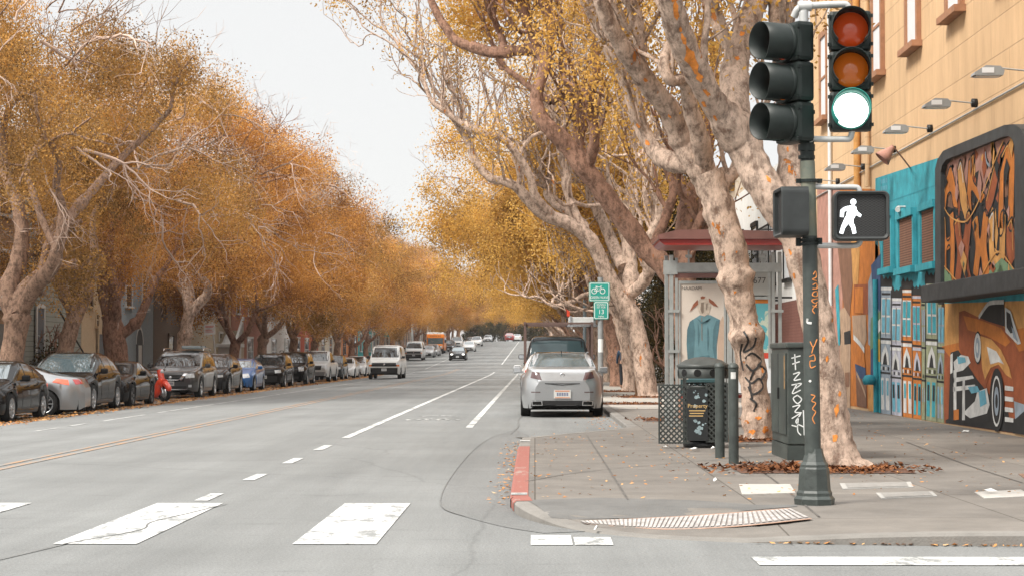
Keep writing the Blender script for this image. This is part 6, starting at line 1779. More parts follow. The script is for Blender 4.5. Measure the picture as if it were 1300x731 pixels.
def vehicle(name, label, cat, typ, paint, x, d, rz=0.0, group=None, scale=1.0, rim='5', front='sedan', rear=True, cladding=None, rails=False, roofcol=None, glass=None, lit=False,
            grille=None, hl=None, plate=True, taillamp=None, z=None, doors=True, slope=True, detail=True, ride=0.0, badge=False, wsglass=None, chrome_v=False, foglamps=False, mirrorcol=None, darkrear=False):
    p = PROF[typ]; glass = glass or CGL
    z = gz(x, d) if z is None else z
    t = thing(name, label, cat, (x, d, z), rz, group)
    if slope and d > 135:
        sl_ = math.atan((rise(d + 2) - rise(d - 2)) / 4)
        t.rotation_euler = (sl_ if abs(rz) < 1 else -sl_, 0, rz)
    t.scale = (scale,) * 3
    m, bvh, yf, yr = car_body(p)
    body = m.build('body', paint, t)
    L, hw, H = p['L'], p['W'] / 2, p['H']
    def tz(y): return float(np.interp(y, [q[0] for q in p['top']], [q[1] for q in p['top']]))
    def bz(y): return float(np.interp(y, [q[0] for q in p['belt']], [q[1] for q in p['belt']]))
    def pw(y): return float(np.interp(y, [q[0] for q in p['plan']], [q[1] for q in p['plan']]))
    m = MB(); m.box((-hw * .80, -L / 2 + .14, p['clear'] - .03), (hw * .80, L / 2 - .14, p['clear'] + .25)); m.box((-hw * .72, yf - .5, .3), (hw * .72, yr + .5, .62)); m.build('underbody', UND, t)
    for yw in (yf, yr):
        for s in (-1, 1): add_wheel(t, s * (hw - .125), yw, p['wr'], rim)
    def P(nm, C, dirn, mat, nu=8, nv=5, off=.007, par=None):
        m = MB(); v, f = patch(bvh, C, dirn, nu, nv, off); m.add(v, f, 0, True)
        return m.build(nm, mat, par or t)
    # glass
    tops = p['top']; hi = [q for q in tops if q[1] > H * .95]; y0, y1 = hi[0][0], hi[-1][0]
    cowl = [q for q in tops if q[0] < y0 and q[1] < bz(q[0]) + .16][-1]
    wz0, wz1 = cowl[1] + .035, tz(y0) - .045
    xw0, xw1 = pw(cowl[0]) * .83, pw(y0) * (p['roofw'] + .015)
    P('windshield', [(-xw0, cowl[0], wz0), (xw0, cowl[0], wz0), (xw1, y0, wz1), (-xw1, y0, wz1)], (0, 1, 0), wsglass or glass, 12, 6)
    rearq = [q for q in tops if q[0] > y1 and q[1] < bz(q[0]) + .16]
    rq = rearq[0] if rearq else tops[-2]
    rz0, rz1 = max(rq[1], bz(rq[0])) + .012, tz(y1) - .022
    if typ == 'van': rz0 = 1.35
    xr0, xr1 = pw(rq[0]) * .80, pw(y1) * (p['roofw'] - .01)
    P('rear_window', [(xr0, rq[0], rz0), (-xr0, rq[0], rz0), (-xr1, y1, rz1), (xr1, y1, rz1)], (0, -1, 0), glass, 10, 5)
    ym = {'coupe': .55, 'pickup': .25}.get(typ, .12)
    ys0 = cowl[0] + (y0 - cowl[0]) * .30; ys0t = y0 + .02
    for s in (-1, 1):
        def SW(ya, yb, yat, ybt):
            za, zb2 = bz(ya) + .035, bz(yb) + .035
            zt = lambda y: min(tz(y) - .055, bz(y) + (tz(y) - bz(y)) * .84)
            C = [(s * 1, ya, za), (s * 1, yb, zb2), (s * 1, ybt, max(zb2 + .04, zt(ybt))), (s * 1, yat, zt(yat))]
            P('side_window', C, (-s, 0, 0), glass, 6, 4)
        SW(ys0, ym - .03, ys0t, ym - .05)
        if typ == 'van':
            pass
        elif typ == 'coupe': SW(ym + .05, rq[0] - .55, ym + .03, y1 + .05)
        elif typ == 'pickup': SW(ym + .05, .80, ym + .03, .70)
        else:
            SW(ym + .04, ym + .78, ym + .03, ym + .70)
            if typ == 'suv': SW(ym + .84, rq[0] - .18, ym + .80, y1 + .1)
            else: SW(ym + .84, rq[0] - .42 if typ != 'hatch' else rq[0] - .35, ym + .78, min(y1 + .1, ym + 1.0))
        if doors:
            for (a, b) in (((ys0 + .1, ym), (ym + .03, yr - .36)) if typ not in ('coupe', 'pickup', 'van') else ((ys0 + .1, ym + .2),)):
                zl_, zt_ = p['clear'] + .12, bz((a + b) / 2) - .015
                sm = MB(); v, f = patch(bvh, [(s, a - .012, zl_ - .012), (s, b + .012, zl_ - .012), (s, b + .012, zt_ + .006), (s, a - .012, zt_ + .006)], (-s, 0, 0), 6, 6, .003); sm.add(v, f, 0, True)
                dd = sm.build('door', SEAM, t)
                P('door_skin', [(s, a, zl_), (s, b, zl_), (s, b, zt_), (s, a, zt_)], (-s, 0, 0), paint, 6, 6, .006, dd)
                hp = Vector((s * (pw((a + b) / 2) + .004), b - .22, zt_ - .09)); m = MB(); m.box((hp.x - .015, hp.y - .09, hp.z - .014), (hp.x + .02, hp.y + .09, hp.z + .014), bev=.01)
                m.build('handle', paint, dd)
        # mirror
        mx_, my, mz = s * (pw(ys0) * .93), ys0 + .06, bz(ys0) + .05
        m = MB(); m.box((min(mx_, mx_ + s * .06), my - .02, mz - .03), (max(mx_, mx_ + s * .06), my + .04, mz + .02))
        a0, a1 = sorted((mx_ + s * .05, mx_ + s * .25)); m.box((a0, my - .06, mz - .03), (a1, my + .06, mz + .12), bev=.04)
        mo = m.build('wing_mirror', mirrorcol or (PLAST if typ in ('van', 'pickup') else paint), t)
        m = MB(); m.box((a0 + .02, my + .061, mz - .005), (a1 - .02, my + .066, mz + .10)); m.build('mirror_glass', CHR, mo)
        if cladding:
            for (a, b, z0_, z1_) in ((yf + p['wr'] + .07, yr - p['wr'] - .07, p['clear'] - .01, p['clear'] + .13),):
                P('sill_cladding', [(s, a, z0_), (s, b, z0_), (s, b, z1_), (s, a, z1_)], (-s, 0, 0), cladding, 8, 2)
            for yw in (yf, yr):
                m = MB(); vs_, fs_ = [], []
                for k in range(15):
                    a = PI * k / 14 if k else .02
                    for rr in (p['wr'] + .05, p['wr'] + .105):
                        yy, zz = yw - rr * math.cos(a), p['wr'] + rr * math.sin(a)
                        h = bvh.ray_cast(Vector((s * 3, yy, zz)), Vector((-s, 0, 0)))
                        vs_.append(Vector((h[0].x + s * .008, yy, zz)) if h[0] else Vector((s * hw * .97, yy, zz)))
                for k in range(14): fs_.append((2 * k, 2 * k + 1, 2 * k + 3, 2 * k + 2))
                m.add(vs_, fs_, 0, True); m.build('arch_trim', cladding, t)
        if rails:
            m = MB(); m.tube(smooth_path([(s * p['W'] * .5 * p['roofw'], y0 + .1, H - .05), (s * p['W'] * .5 * p['roofw'], y0 + .3, H + .03), (s * p['W'] * .5 * p['roofw'], y1 - .3, H + .03), (s * p['W'] * .5 * p['roofw'], y1 - .05, H - .05)], 4), .022, 6)
            m.build('roof_rail', rails if rails is not True else PLAST, t)
    if roofcol:
        m = MB(); rw = pw(0) * p['roofw'] * .86; v, f = patch(bvh, [(-rw, y0 + .05, 2), (rw, y0 + .05, 2), (rw, y1 - .02, 2), (-rw, y1 - .02, 2)], (0, 0, -1), 8, 8, .006); m.add(v, f, 0, True); m.build('roof_panel', roofcol, t)
    # front
    yF = -L / 2; S = H / 1.45
    def FQ(nm, x0, x1, z0, z1, mat, x2=None, x3=None, z2=None, z3=None, dx=0, nu=8, nv=4, off=.008):
        """front patch: (x0,z0) (x1,z0b) (x2,z2) (x3,z3)"""
        return P(nm, [(x0, yF, z0), (x1, yF, z0 if z3 is None else z3), (x1 if x2 is None else x2, yF, z1), (x0 if x3 is None else x3, yF, z1 if z2 is None else z2)], (dx, 1, 0), mat, nu, nv, off)
    g = grille or {'sedan': (.42, .46, .62), 'coupe': (.66, .55, .70), 'hatch': (.45, .28, .46), 'suv': (.50, .62, .86), 'crossover': (.10, .50, .56), 'pickup': (.52, .72, .96), 'van': (.74, .78, 1.0)}[typ]
    FQ('grille', -g[0], g[0], g[1], g[2], PLAST, g[0] * 1.08, -g[0] * 1.08, nu=10)
    h = hl or {'sedan': (.50, .84, .60, .74), 'coupe': (.50, .80, .56, .72), 'hatch': (.50, .86, .58, .78), 'suv': (.56, .95, .74, .92), 'crossover': (.55, .95, .68, .80), 'pickup': (.60, .95, .76, .98), 'van': (.74, .98, .88, 1.04)}[typ]
    for s in (-1, 1):
        FQ('headlight', s * h[0], s * h[1], h[2], h[3], HLW if lit else HLG, s * h[1], s * h[0] * 1.02, h[3] - .03, h[2] + .03, dx=-s * .55, nu=6)
        if foglamps: FQ('fog_lamp', s * .66, s * .78, p['clear'] + .16, p['clear'] + .25, HLG, dx=-s * .3, nu=3, nv=3, off=.012)
        if typ == 'van' or front == 'amber': FQ('marker_lamp', s * (h[0] + .0), s * h[1], h[2] - .12, h[2] - .02, AMBL, dx=-s * .5, nu=4)
    FQ('lower_intake', -.60, .60, p['clear'] + .04, p['clear'] + .20, PLAST, nu=10)
    if typ in ('van', 'pickup', 'suv') and cladding is not None or typ == 'van':
        FQ('bumper', -.98, .98, p['clear'] + .02, .70 if typ == 'van' else .60, PLAST if cladding is None else cladding, nu=12, nv=5, off=.016)
    if chrome_v:
        m = MB()
        for s in (-1, 1):
            C = [(s * .62, yF, .92), (s * .50, yF, .92), (s * .30, yF, .66), (s * .40, yF, .66)]
            v, f = patch(bvh, C, (0, 1, 0), 2, 5, .02); m.add(v, f, 0, True)
        v, f = patch(bvh, [(-.40, yF, .66), (.40, yF, .66), (.36, yF, .70), (-.36, yF, .70)], (0, 1, 0), 8, 1, .02); m.add(v, f, 0, True)
        m.build('chrome_surround', CHR, t)
        FQ('skid_strip', -.62, .62, p['clear'] + .05, p['clear'] + .10, CHR, off=.02)
    if badge:
        hb = bvh.ray_cast(Vector((0, -6, (g[1] + g[2]) / 2 + (.02 if typ != 'van' else 0))), Vector((0, 1, 0)))
        m = MB(); m.lathe([(0, .02), (.05, .02), (.065, .012), (.065, 0)], 16, M=Matrix.Translation(hb[0] + Vector((0, -.004, 0))) @ Matrix.Rotation(PI / 2, 4, 'X')); m.build('badge', CHR, t)
    if plate:
        pz = {'van': .58, 'pickup': .6, 'suv': .55}.get(typ, .42)
        hb = bvh.ray_cast(Vector((0, -6, pz)), Vector((0, 1, 0)))
        if hb[0]:
            m = MB(); m.box((-.155, hb[0].y - .035, pz - .078), (.155, hb[0].y - .012, pz + .078)); q = m.build('number_plate', PLATE, t)
            m = MB()
            for k in range(7): m.box((-.115 + k * .035, hb[0].y - .0375, pz - .035), (-.115 + k * .035 + .02, hb[0].y - .0355, pz + .03))
            m.build('plate_marks', PINK, q)
    # rear
    yB = L / 2
    tl = {'sedan': (.46, .80, .80, .98), 'coupe': (.40, .85, .84, .97), 'hatch': (.5, .84, .82, .98), 'suv': (.60, .94, .95, 1.25), 'crossover': (.5, .95, .98, 1.10), 'pickup': (.86, .98, .72, 1.08), 'van': (.88, .98, .9, 1.2)}[typ]
    for s in (-1, 1):
        if taillamp is TLD: P('tail_lamp', [(s * .74, yB, .865), (s * .45, yB, .815), (s * .53, yB, .985), (s * .72, yB, 1.0)], (-s * .3, -1, 0), TLD, 8, 5, .008); continue
        P('tail_lamp', [(s * tl[1], yB, tl[2]), (s * tl[0], yB, tl[2] + .02), (s * tl[0], yB, tl[3]), (s * tl[1], yB, tl[3])], (-s * .35, -1, 0), taillamp or TLR, 6, 4, .008)
    if rear:
        P('bumper_trim', [(.62, yB, p['clear'] + .02), (-.62, yB, p['clear'] + .02), (-.58, yB, p['clear'] + .14), (.58, yB, p['clear'] + .14)], (0, -1, 0), PLAST, 8, 3)
        hb = bvh.ray_cast(Vector((0, 6, .8)), Vector((0, -1, 0)))
        if hb[0]:
            m = MB(); m.box((-.155, hb[0].y + .008, .72), (.155, hb[0].y + .03, .87)); m.build('rear_plate', PLATE, t)
    if ride: t.location.z += ride
    return t, bvh
GR_P = 'cars parked along the far kerb'
BLK = carpaint('black paint', (.006, .006, .0065)); BLK2 = carpaint('warm black paint', (.010, .0085, .008), metal=.3); GRPH = carpaint('graphite paint', (.062, .064, .066), metal=.5, rough=.3)
SILV = carpaint('silver paint', (.33, .338, .345), metal=.55, rough=.32); SILV2 = carpaint('grey silver paint', (.25, .255, .26), metal=.6, rough=.3)
BLUE = carpaint('blue paint', (.010, .10, .30), metal=.3); WHT = carpaint('white paint', (.52, .52, .51), rough=.35); WHT2 = carpaint('worn white paint', (.48, .48, .465), rough=.4, coat=.5)
REDP = carpaint('red paint', (.28, .022, .016)); CHAR = carpaint('charcoal paint', (.03, .031, .033), metal=.3)
XP = -12.95
def ydx(px, hwid=.95, X=XP):   # street distance at which the road-side flank at X shows at photo column px
    return (X + hwid) * FPX / (px - 679)
vehicle('parked_car', 'black sedan cut off by the left edge of the picture', 'car', 'sedan', BLK, XP, 44.9, group=GR_P, rim='10', foglamps=True, wsglass=CGL2)
_cp = vehicle('parked_car', 'silver grey coupe backed out of a driveway, red tail lamp showing', 'car', 'coupe', SILV2, -13.95, 48.7, R(-84), GR_P, rim='10', slope=False, rear=False)
cp_, bc = _cp
m = MB(); v, f = patch(bc, [(2, 1.86, .90), (2, 2.30, .82), (2, 2.28, .96), (2, 1.98, .99)], (-1, -.25, 0), 8, 5, .008); m.add(v, f, 0, True); m.build('side_tail_lamp', pmat('orange red lamp', (.62, .075, .015), rough=.12, var=.15, scale=12, coat=1), cp_)
vehicle('parked_car', 'black crossover with big reflective windscreen, third car from the left', 'car', 'crossover', BLK2, XP, 52.8, group=GR_P, rim='10', hl=(.55, .95, .66, .82), wsglass=CGL2)
vehicle('parked_car', 'black muscle coupe with round lamps beside the red scooter', 'car', 'coupe', BLK, XP, 58.0, group=GR_P, rim='d', grille=(.78, .58, .72), hl=(.52, .76, .57, .72))
vehicle('parked_car', 'dark grey crossover with chrome V grille and pale roof box', 'car', 'suv', GRPH, XP - .1, 70.0, group=GR_P, rim='5', chrome_v=True, badge=True, foglamps=True, rails=CHR)
vehicle('parked_car', 'dark crossover with pale side reflections tucked behind the chrome grilled one', 'car', 'crossover', CHAR, XP - .1, 76.3, group=GR_P, rim='10')
vehicle('parked_car', 'bright blue hatchback parked among the dark cars', 'car', 'hatch', BLUE, XP - .05, 83.2, group=GR_P, rim='10', glass=CGL2)
vehicle('parked_car', 'black wagon with chrome barred grille right behind the blue hatchback', 'car', 'suv', BLK2, XP, 92.6, group=GR_P, scale=.95, rim='5', grille=(.5, .66, .86), cladding=PLAST)
vehicle('parked_car', 'black boxy utility wagon with upright grille before the white pickup', 'car', 'suv', BLK, XP, 101.3, group=GR_P, rim='5', hl=(.6, .95, .72, .98), rails=True)
vehicle('parked_pickup', 'white parked pickup with grey bumper among the dark cars', 'pickup', 'pickup', WHT2, XP, 112.5, group=GR_P, rim='5', cladding=pmat('bumper grey', (.16, .165, .17), rough=.5, var=.1))
vehicle('parked_car', 'dark car half hidden between the white pickup and white hatchback', 'car', 'suv', CHAR, XP, 120.5, group=GR_P, scale=.92)
vehicle('parked_car', 'white hatchback parked just left of the moving white van', 'car', 'hatch', WHT, XP, 128.5, group=GR_P, rim='10')
vehicle('parked_car', 'second white hatchback, half hidden left of the moving white van', 'car', 'crossover', WHT, XP, 137, group=GR_P, scale=.9)
vehicle('parked_car', 'red car glimpsed between the white hatchbacks and the moving van', 'car', 'sedan', REDP, XP, 146.5, PI, GR_P)
# traffic
GR_T = 'vehicles driving down the hill'
def vanx(t): pass
vv, _ = vehicle('white_van', 'white van driving towards the camera in the oncoming lane', 'van', 'van', WHT2, -9.15, 117.5, group=GR_T, glass=CGL, rim='d', badge=True, hl=(.74, .98, .90, 1.04), doors=True)
vehicle('white_van', 'white van parked at the kerb in front of the school bus', 'van', 'van', WHT2, -13.1, 207, group=GR_P, rim='d', badge=True, hl=(.74, .98, .90, 1.04))
vehicle('parked_car', 'grey car parked behind the parked white van', 'car', 'hatch', SILV2, -12.6, 222, group=GR_P); vehicle('parked_car', 'silver car parked close in front of the school bus', 'car', 'sedan', SILV2, -12.5, 231, group=GR_P)
vehicle('parked_car', 'dark grey car parked right behind the school bus', 'car', 'crossover', CHAR, -11.9, 262, group=GR_P)
vehicle('white_pickup', 'white pickup standing at the kerb beyond the school bus', 'pickup', 'pickup', WHT, -11.9, 290, group=GR_T)
vehicle('oncoming_car', 'black sedan with plate driving downhill in the oncoming lane', 'car', 'sedan', BLK, -8.05, 199, group=GR_T, lit=True, glass=CGL2)
vehicle('oncoming_car', 'white sedan driving downhill close behind the black one', 'car', 'sedan', WHT, -8.9, 256, group=GR_T, glass=CGL2)
vehicle('oncoming_car', 'white crossover coming downhill behind the white sedan', 'car', 'crossover', WHT, -9.6, 312, group=GR_T)
vehicle('oncoming_car', 'dark car just over the crest of the street', 'car', 'sedan', CHAR, -11.4, 335, group=GR_T); vehicle('oncoming_car', 'pale car coming over the crest of the street', 'car', 'sedan', SILV, -9.2, 372, group=GR_T)
vehicle('receding_car', 'red car driving away over the crest', 'car', 'crossover', REDP, -5.1, 380, PI, 'cars driving away over the crest', glass=CGL2)
vehicle('receding_car', 'white car beside the red one at the crest', 'car', 'sedan', WHT, -3.6, 386, PI, 'cars driving away over the crest')
# school bus
bx = thing('school_bus', 'orange school bus with white roof parked at the far kerb', 'bus', (-13.0, 247, gz(-13, 247)))
BUSO = carpaint('bus orange', (.60, .17, .012), rough=.4, coat=.4)
m = MB(); m.box((-1.15, .2, .45), (1.15, 6.2, 2.45), bev=.12); m.build('body', BUSO, bx)
m = MB(); m.box((-1.12, .15, 2.40), (1.12, 6.15, 2.82), bev=.18); m.build('roof', WHT2, bx)
m = MB(); m.box((-1.16, .05, 2.05), (1.16, .4, 2.55), bev=.06); hd = m.build('header', BUSO, bx)
text_mesh('SCHOOL BUS', .30, 'lettering', INK, hd, facing((0, .04, 2.30), (1, 0, 0)), sx=.8)
m = MB(); m.box((-1.0, -.9, .55), (1.0, .25, 1.25), bev=.15); m.build('bonnet', BUSO, bx)
m = MB(); m.box((-.98, .0, 1.2), (.98, .22, 2.06), bev=.03); m.build('windshield', CGL2, bx)
m = MB(); m.box((-.62, -.93, .75), (.62, -.895, 1.05)); m.build('grille', PLAST, bx)
m = MB(); m.box((-1.05, -1.02, .40), (1.05, -.80, .66), bev=.04); m.build('bumper', PLAST, bx)
for s in (-1, 1):
    m = MB(); a, b = sorted((s * .66, s * .94)); m.box((a, -.93, .80), (b, -.895, 1.02), bev=.012); m.build('headlight', HLG, bx)
    m = MB(); a, b = sorted((s * 1.2, s * 1.4)); m.box((a, -.1, 1.5), (b, .0, 1.85), bev=.03); m.tube([(s * 1.1, .1, 1.9), (s * 1.3, -.05, 1.8)], .02, 5); m.build('wing_mirror', PLAST, bx)
    m = MB(); m.box((s * 1.152 - .003, .5, 1.45), (s * 1.152 + .003, 6.0, 2.05)); m.build('side_window', CGL, bx)
    for yw in (-.1, 4.6): add_wheel(bx, s * .98, yw, .42, 'd')
# parked line on the right: silver sedan, white car, dark pickup with a rack
sv, bv = vehicle('silver_sedan', 'silver sedan parked at the near kerb with its back to the camera', 'car', 'sedan', SILV, .60, 43.75, PI, 'cars parked along the near kerb', rim='10', rear=False, taillamp=TLD, glass=CGL3, roofcol=pmat('dark glass roof', (.03, .022, .018), rough=.08, var=0, coat=1), slope=False)
def RP(nm, C, mat, nu=8, nv=4, off=.010, par=None):
    m = MB(); v, f = patch(bv, [(x, 2.4, z) for x, z in C], (0, -1, 0), nu, nv, off); m.add(v, f, 0, True); return m.build(nm, mat, par or sv)
RP('boot_gap', [(.38, .735), (-.38, .735), (-.36, .748), (.36, .748)], SEAM, 8, 1)
RP('boot_gap', [(.01, .70), (-.38, .738), (-.38, .752), (.0, .715)], SEAM, 6, 1); RP('boot_gap', [(.38, .738), (-.01, .70), (0, .715), (.38, .752)], SEAM, 6, 1)
RP('diffuser', [(.70, .19), (-.70, .19), (-.66, .37), (.66, .37)], PLAST, 12, 4, .014)
for s in (-1, 1):
    RP('exhaust_trim', [(s * .66, .265), (s * .43, .265), (s * .44, .365), (s * .66, .365)], CHR, 3, 2, .035); RP('exhaust', [(s * .64, .28), (s * .45, .28), (s * .46, .35), (s * .64, .35)], UND, 3, 2, .04)
    RP('reflector', [(s * .68, .545), (s * .48, .545), (s * .48, .565), (s * .68, .565)], TLD, 3, 1)
    m = MB(); m.box((s * .60 - .02, -.1, 1.405), (s * .60 + .02, .95, 1.44), bev=.012); m.build('roof_rail', SILV, sv)
hb = bv.ray_cast(Vector((0, 6, .51)), Vector((0, -1, 0)))
m = MB(); m.box((-.185, hb[0].y - .01, .42), (.185, hb[0].y + .03, .60)); q = m.build('number_plate', PLATE, sv)
m = MB(); m.box((-.16, hb[0].y + .031, .57), (.16, hb[0].y + .033, .59)); m.box((-.16, hb[0].y + .031, .43), (.16, hb[0].y + .033, .445))
m.build('plate_sticker', PORG, q)
m = MB()
for k in range(7): m.box((-.125 + k * .037, hb[0].y + .031, .475), (-.125 + k * .037 + .022, hb[0].y + .033, .545))
m.build('plate_marks', PINK, q)
hb = bv.ray_cast(Vector((0, 6, .93)), Vector((0, -1, 0)))
m = MB(); m.lathe([(.035, 0), (.05, 0), (.05, .012), (.035, .012)], 16, M=Matrix.Translation(hb[0]) @ Matrix.Rotation(-PI / 2, 4, 'X')); m.build('badge', CHR, sv)
m = MB(); m.tube([(0, .75, 1.40), (0, .83, 1.47)], .012, 5); m.build('aerial', PLAST, sv)
vehicle('parked_car', 'white car hidden in front of the silver sedan, only its mirror showing', 'car', 'hatch', WHT, .52, 50.3, PI, 'cars parked along the near kerb', slope=False)
pk, bk = vehicle('rack_truck', 'dark work pickup with overhead rack parked beyond the silver sedan', 'pickup', 'pickup', CHAR, .72, 60.6, PI, 'cars parked along the near kerb', slope=False, scale=1.08, glass=CGL3)
m = MB()
for x in (-.95, .95):
    for y in (-1.5, .9, 2.6): m.box((x - .03, y - .03, 1.05), (x + .03, y + .03, 2.13))
    m.box((x - .035, -1.55, 2.13), (x + .035, 2.65, 2.20))
for y in (-1.5, -.3, .9, 2.6): m.box((-.92, y - .03, 2.135), (.92, y + .03, 2.19))
m.build('overhead_rack', pmat('rack brown', (.10, .06, .05), rough=.7, var=.2), pk)
tb_ = thing('ladder_box', 'pale tool box with clamps strapped on the truck rack', 'tool box', (.72 + .75, 59.0, 2.30))
m = MB(); m.box((-.42, -.6, .0), (.42, .6, .24), bev=.03); m.build('box', pmat('pale box', (.50, .51, .50), rough=.5, var=.1), tb_)
m = MB(); m.box((-.46, -.66, -.05), (.50, -.61, .0)); m.box((-.46, .61, -.05), (.50, .66, .0)); m.box((-.40, -.64, .0), (-.34, -.605, .27)); m.box((.34, -.64, .0), (.40, -.605, .27)); m.build('clamp', CHR, tb_)
fl = thing('warning_flag', 'small red flag standing up above the truck rack', 'flag', (1.0, 60, 2.25))
m = MB(); m.tube([(0, 0, 0), (0, 0, .55)], .012, 5); m.build('staff', PLAST, fl)
m = MB(); m.prism([(0, -.004, .35), (.10, -.004, .33), (.11, -.004, .50), (-.02, -.004, .58)], (0, .008, 0)); m.build('flag', pmat('flag red', (.60, .05, .015), rough=.8, var=.1), fl)
# luggage box on the grey crossover's roof (its own thing)
rb = thing('roof_box', 'pale blue grey box strapped on the roof of the dark grey crossover', 'roof box', (-12.75, 70.6, gz(-13, 70) + 1.79))
m = MB(); m.box((-.36, -.6, 0), (.36, .6, .12), bev=.04); m.build('shell', pmat('roof box grey', (.28, .33, .35), rough=.4, var=.1), rb)
m = MB(); m.box((-.37, -.4, -.0), (.37, -.36, .126)); m.box((-.37, .36, -.0), (.37, .4, .126)); m.build('strap', PLAST, rb)
# red scooter between the coupe and the grey crossover
sx = atz(204, 509.5, -.17); sc = thing('scooter', 'red scooter parked nose out between black coupe and grey crossover', 'scooter', (sx.x - .38, 62.8, gz(-12.3, 62)), R(52))
SCR = carpaint('scooter red', (.62, .045, .014), rough=.3)
for y, n_ in ((-.62, 'front'), (.62, 'rear')):
    M_ = Matrix.Translation((0, y, .28)) @ Matrix.Rotation(PI / 2, 4, 'Y')
    m = MB(); m.lathe([(.17, -.05), (.25, -.06), (.28, -.03), (.28, .03), (.25, .06), (.17, .05)], 22, M=M_); w_ = m.build('wheel', TYRE, sc)
    m = MB(); m.lathe([(0, .04), (.06, .05), (.17, .045), (.17, -.045), (.06, -.05), (0, -.04)], 18, M=M_); m.build('rim', RIM, w_)
m = MB()
m.tube(smooth_path([(0, -.62, .60), (0, -.44, .62), (0, -.38, .5), (0, -.30, .30), (0, .0, .26)], 5), .16, 10); m.build('leg_shield', SCR, sc)
m = MB(); m.tube(smooth_path([(0, -.88, .36), (0, -.74, .56), (0, -.58, .60), (0, -.42, .52)], 5), [.05, .08, .10, .10, .10, .10, .10, .10, .10, .10, .10, .10, .09, .08, .07, .06][:16], 8); m.build('front_mudguard', SCR, sc)
m = MB(); m.tube(smooth_path([(0, -.52, .58), (0, -.44, .85), (0, -.38, 1.05)], 5), .11, 10); m.build('front_fairing', SCR, sc)
m = MB(); m.tube(smooth_path([(0, -.02, .48), (0, .3, .60), (0, .75, .62), (0, 1.0, .60)], 5), [.12] * 4 + [.17] * 8 + [.14, .12, .09, .06], 10); m.build('rear_body', SCR, sc)
m = MB(); m.tube(smooth_path([(0, -.02, .76), (0, .3, .80), (0, .72, .82), (0, .88, .80)], 4), .10, 8); m.build('seat', PLAST, sc)
m = MB(); m.tube(smooth_path([(-.34, -.22, 1.04), (-.2, -.34, 1.06), (0, -.38, 1.05), (.2, -.34, 1.06), (.34, -.22, 1.04)], 4), .02, 6); m.build('handlebar', PLAST, sc)
m = MB(); m.tube([(.06, -.62, .28), (.06, -.46, .70)], .025, 6); m.tube([(-.06, -.62, .28), (-.06, -.46, .70)], .025, 6); m.build('fork', CHR, sc)
m = MB(); m.lathe([(0, .03), (.06, .02), (.075, 0)], 14, M=Matrix.Translation((0, -.50, 1.0)) @ Matrix.Rotation(PI / 2, 4, 'X')); m.build('headlight', HLG, sc)
for s in (-1, 1):
    m = MB(); m.tube([(s * .28, -.28, 1.06), (s * .36, -.3, 1.2)], .008, 5); m.lathe([(0, 0), (.055, .0), (.05, .02), (0, .02)], 12, M=Matrix.Translation((s * .37, -.3, 1.24)) @ Matrix.Rotation(PI / 2, 4, 'X')); m.build('wing_mirror', PLAST, sc)
# ================================================================== LEFT SIDE houses, sign, and small stuff
XF = -19.5
def clap(name, col):
    return blockwall(name, col, 6.0, .20, .62, mort=.016, bump=.8, var=.06)
CLAPG = clap('grey clapboard', (.30, .31, .27)); STUC_T = pmat('tan stucco', (.42, .27, .16), rough=.9, var=.12); STUC_C = pmat('cream stucco', (.52, .40, .26), rough=.9, var=.08)
STUC_B = pmat('blue grey stucco', (.24, .28, .30), rough=.9, var=.1); STUC_N = pmat('dark brown shingle', (.12, .085, .06), rough=.9, var=.25, scale=9); STUC_E = pmat('beige render', (.40, .34, .25), rough=.9, var=.12)
DOORG = pmat('slate door', (.09, .10, .115), rough=.5, var=.1); WTRIM = pmat('white trim', (.56, .56, .54), rough=.6, var=.06)
GR_H = 'houses along the far side'
def zL(d): return gz(-14.2, d) + .14
def lfac(label, y0, y1, h, mat, wins, trim, **k):
    # windows are given in street distance; the facade builder works in its own frame turned half round
    c = (y0 + y1) / 2
    wins = [(-(yc - c), zb, w, hh) for yc, zb, w, hh in wins]
    if k.get('door'): dd = k['door']; k['door'] = (-(dd[0] - c),) + tuple(dd[1:])
    return facade('terraced_house', label, XF, y0, y1, h, mat, wins, trim, side=-1, z0=zL(c), group=GR_H, **k)
lfac('tan stucco house at the left edge behind the black sedan', 56, 71.9, 9.5, STUC_T, [(60, 3.2, 1.4, 2.0), (65, 3.2, 1.4, 2.0), (69.2, 3.2, 1.6, 2.0), (65, 6.6, 1.4, 1.8), (69.2, 6.6, 1.6, 1.8)], WTRIM, base=(pmat('grey base', (.20, .20, .19), var=.1), 2.6), roof=pmat('dark eave', (.08, .06, .05), var=.1), door=(63, .1, 1.1, 2.2, DOORG))
gh = lfac('grey clapboard house with white framed window behind the slim amber tree', 72, 81, 9.2, CLAPG, [(74.0, 6.2, 1.2, 1.9), (79.2, 3.0, 1.3, 2.5), (79.2, 6.3, 1.3, 1.8)], WTRIM, roof=WTRIM, door=(74, 1.2, 1.0, 2.1, DOORG))
lfac('cream house with slate coloured door and two small dark openings', 81.1, 88.4, 8.8, STUC_C, [(82.6, 3.6, 1.0, 1.6), (86.2, 3.6, 1.2, 1.8), (83.9, 2.75, .45, .5), (85.5, 2.75, .45, .5)], STUC_C, roof=WTRIM, door=(84.7, .1, 1.5, 2.3, DOORG))
ah = lfac('blue grey house with round arched doorway', 88.5, 96.4, 8.6, STUC_B, [(90.4, 3.8, 1.3, 1.8), (94.2, 3.8, 1.3, 1.8)], WTRIM, roof=WTRIM)
m = MB(); c = 92.45; yc = -(93.0 - c)
P = [(-.02, yc - .75, .1), (-.02, yc + .75, .1)] + [(-.02, yc + .75 * math.cos(a * PI / 12), 2.0 + .75 * math.sin(a * PI / 12)) for a in range(13)]
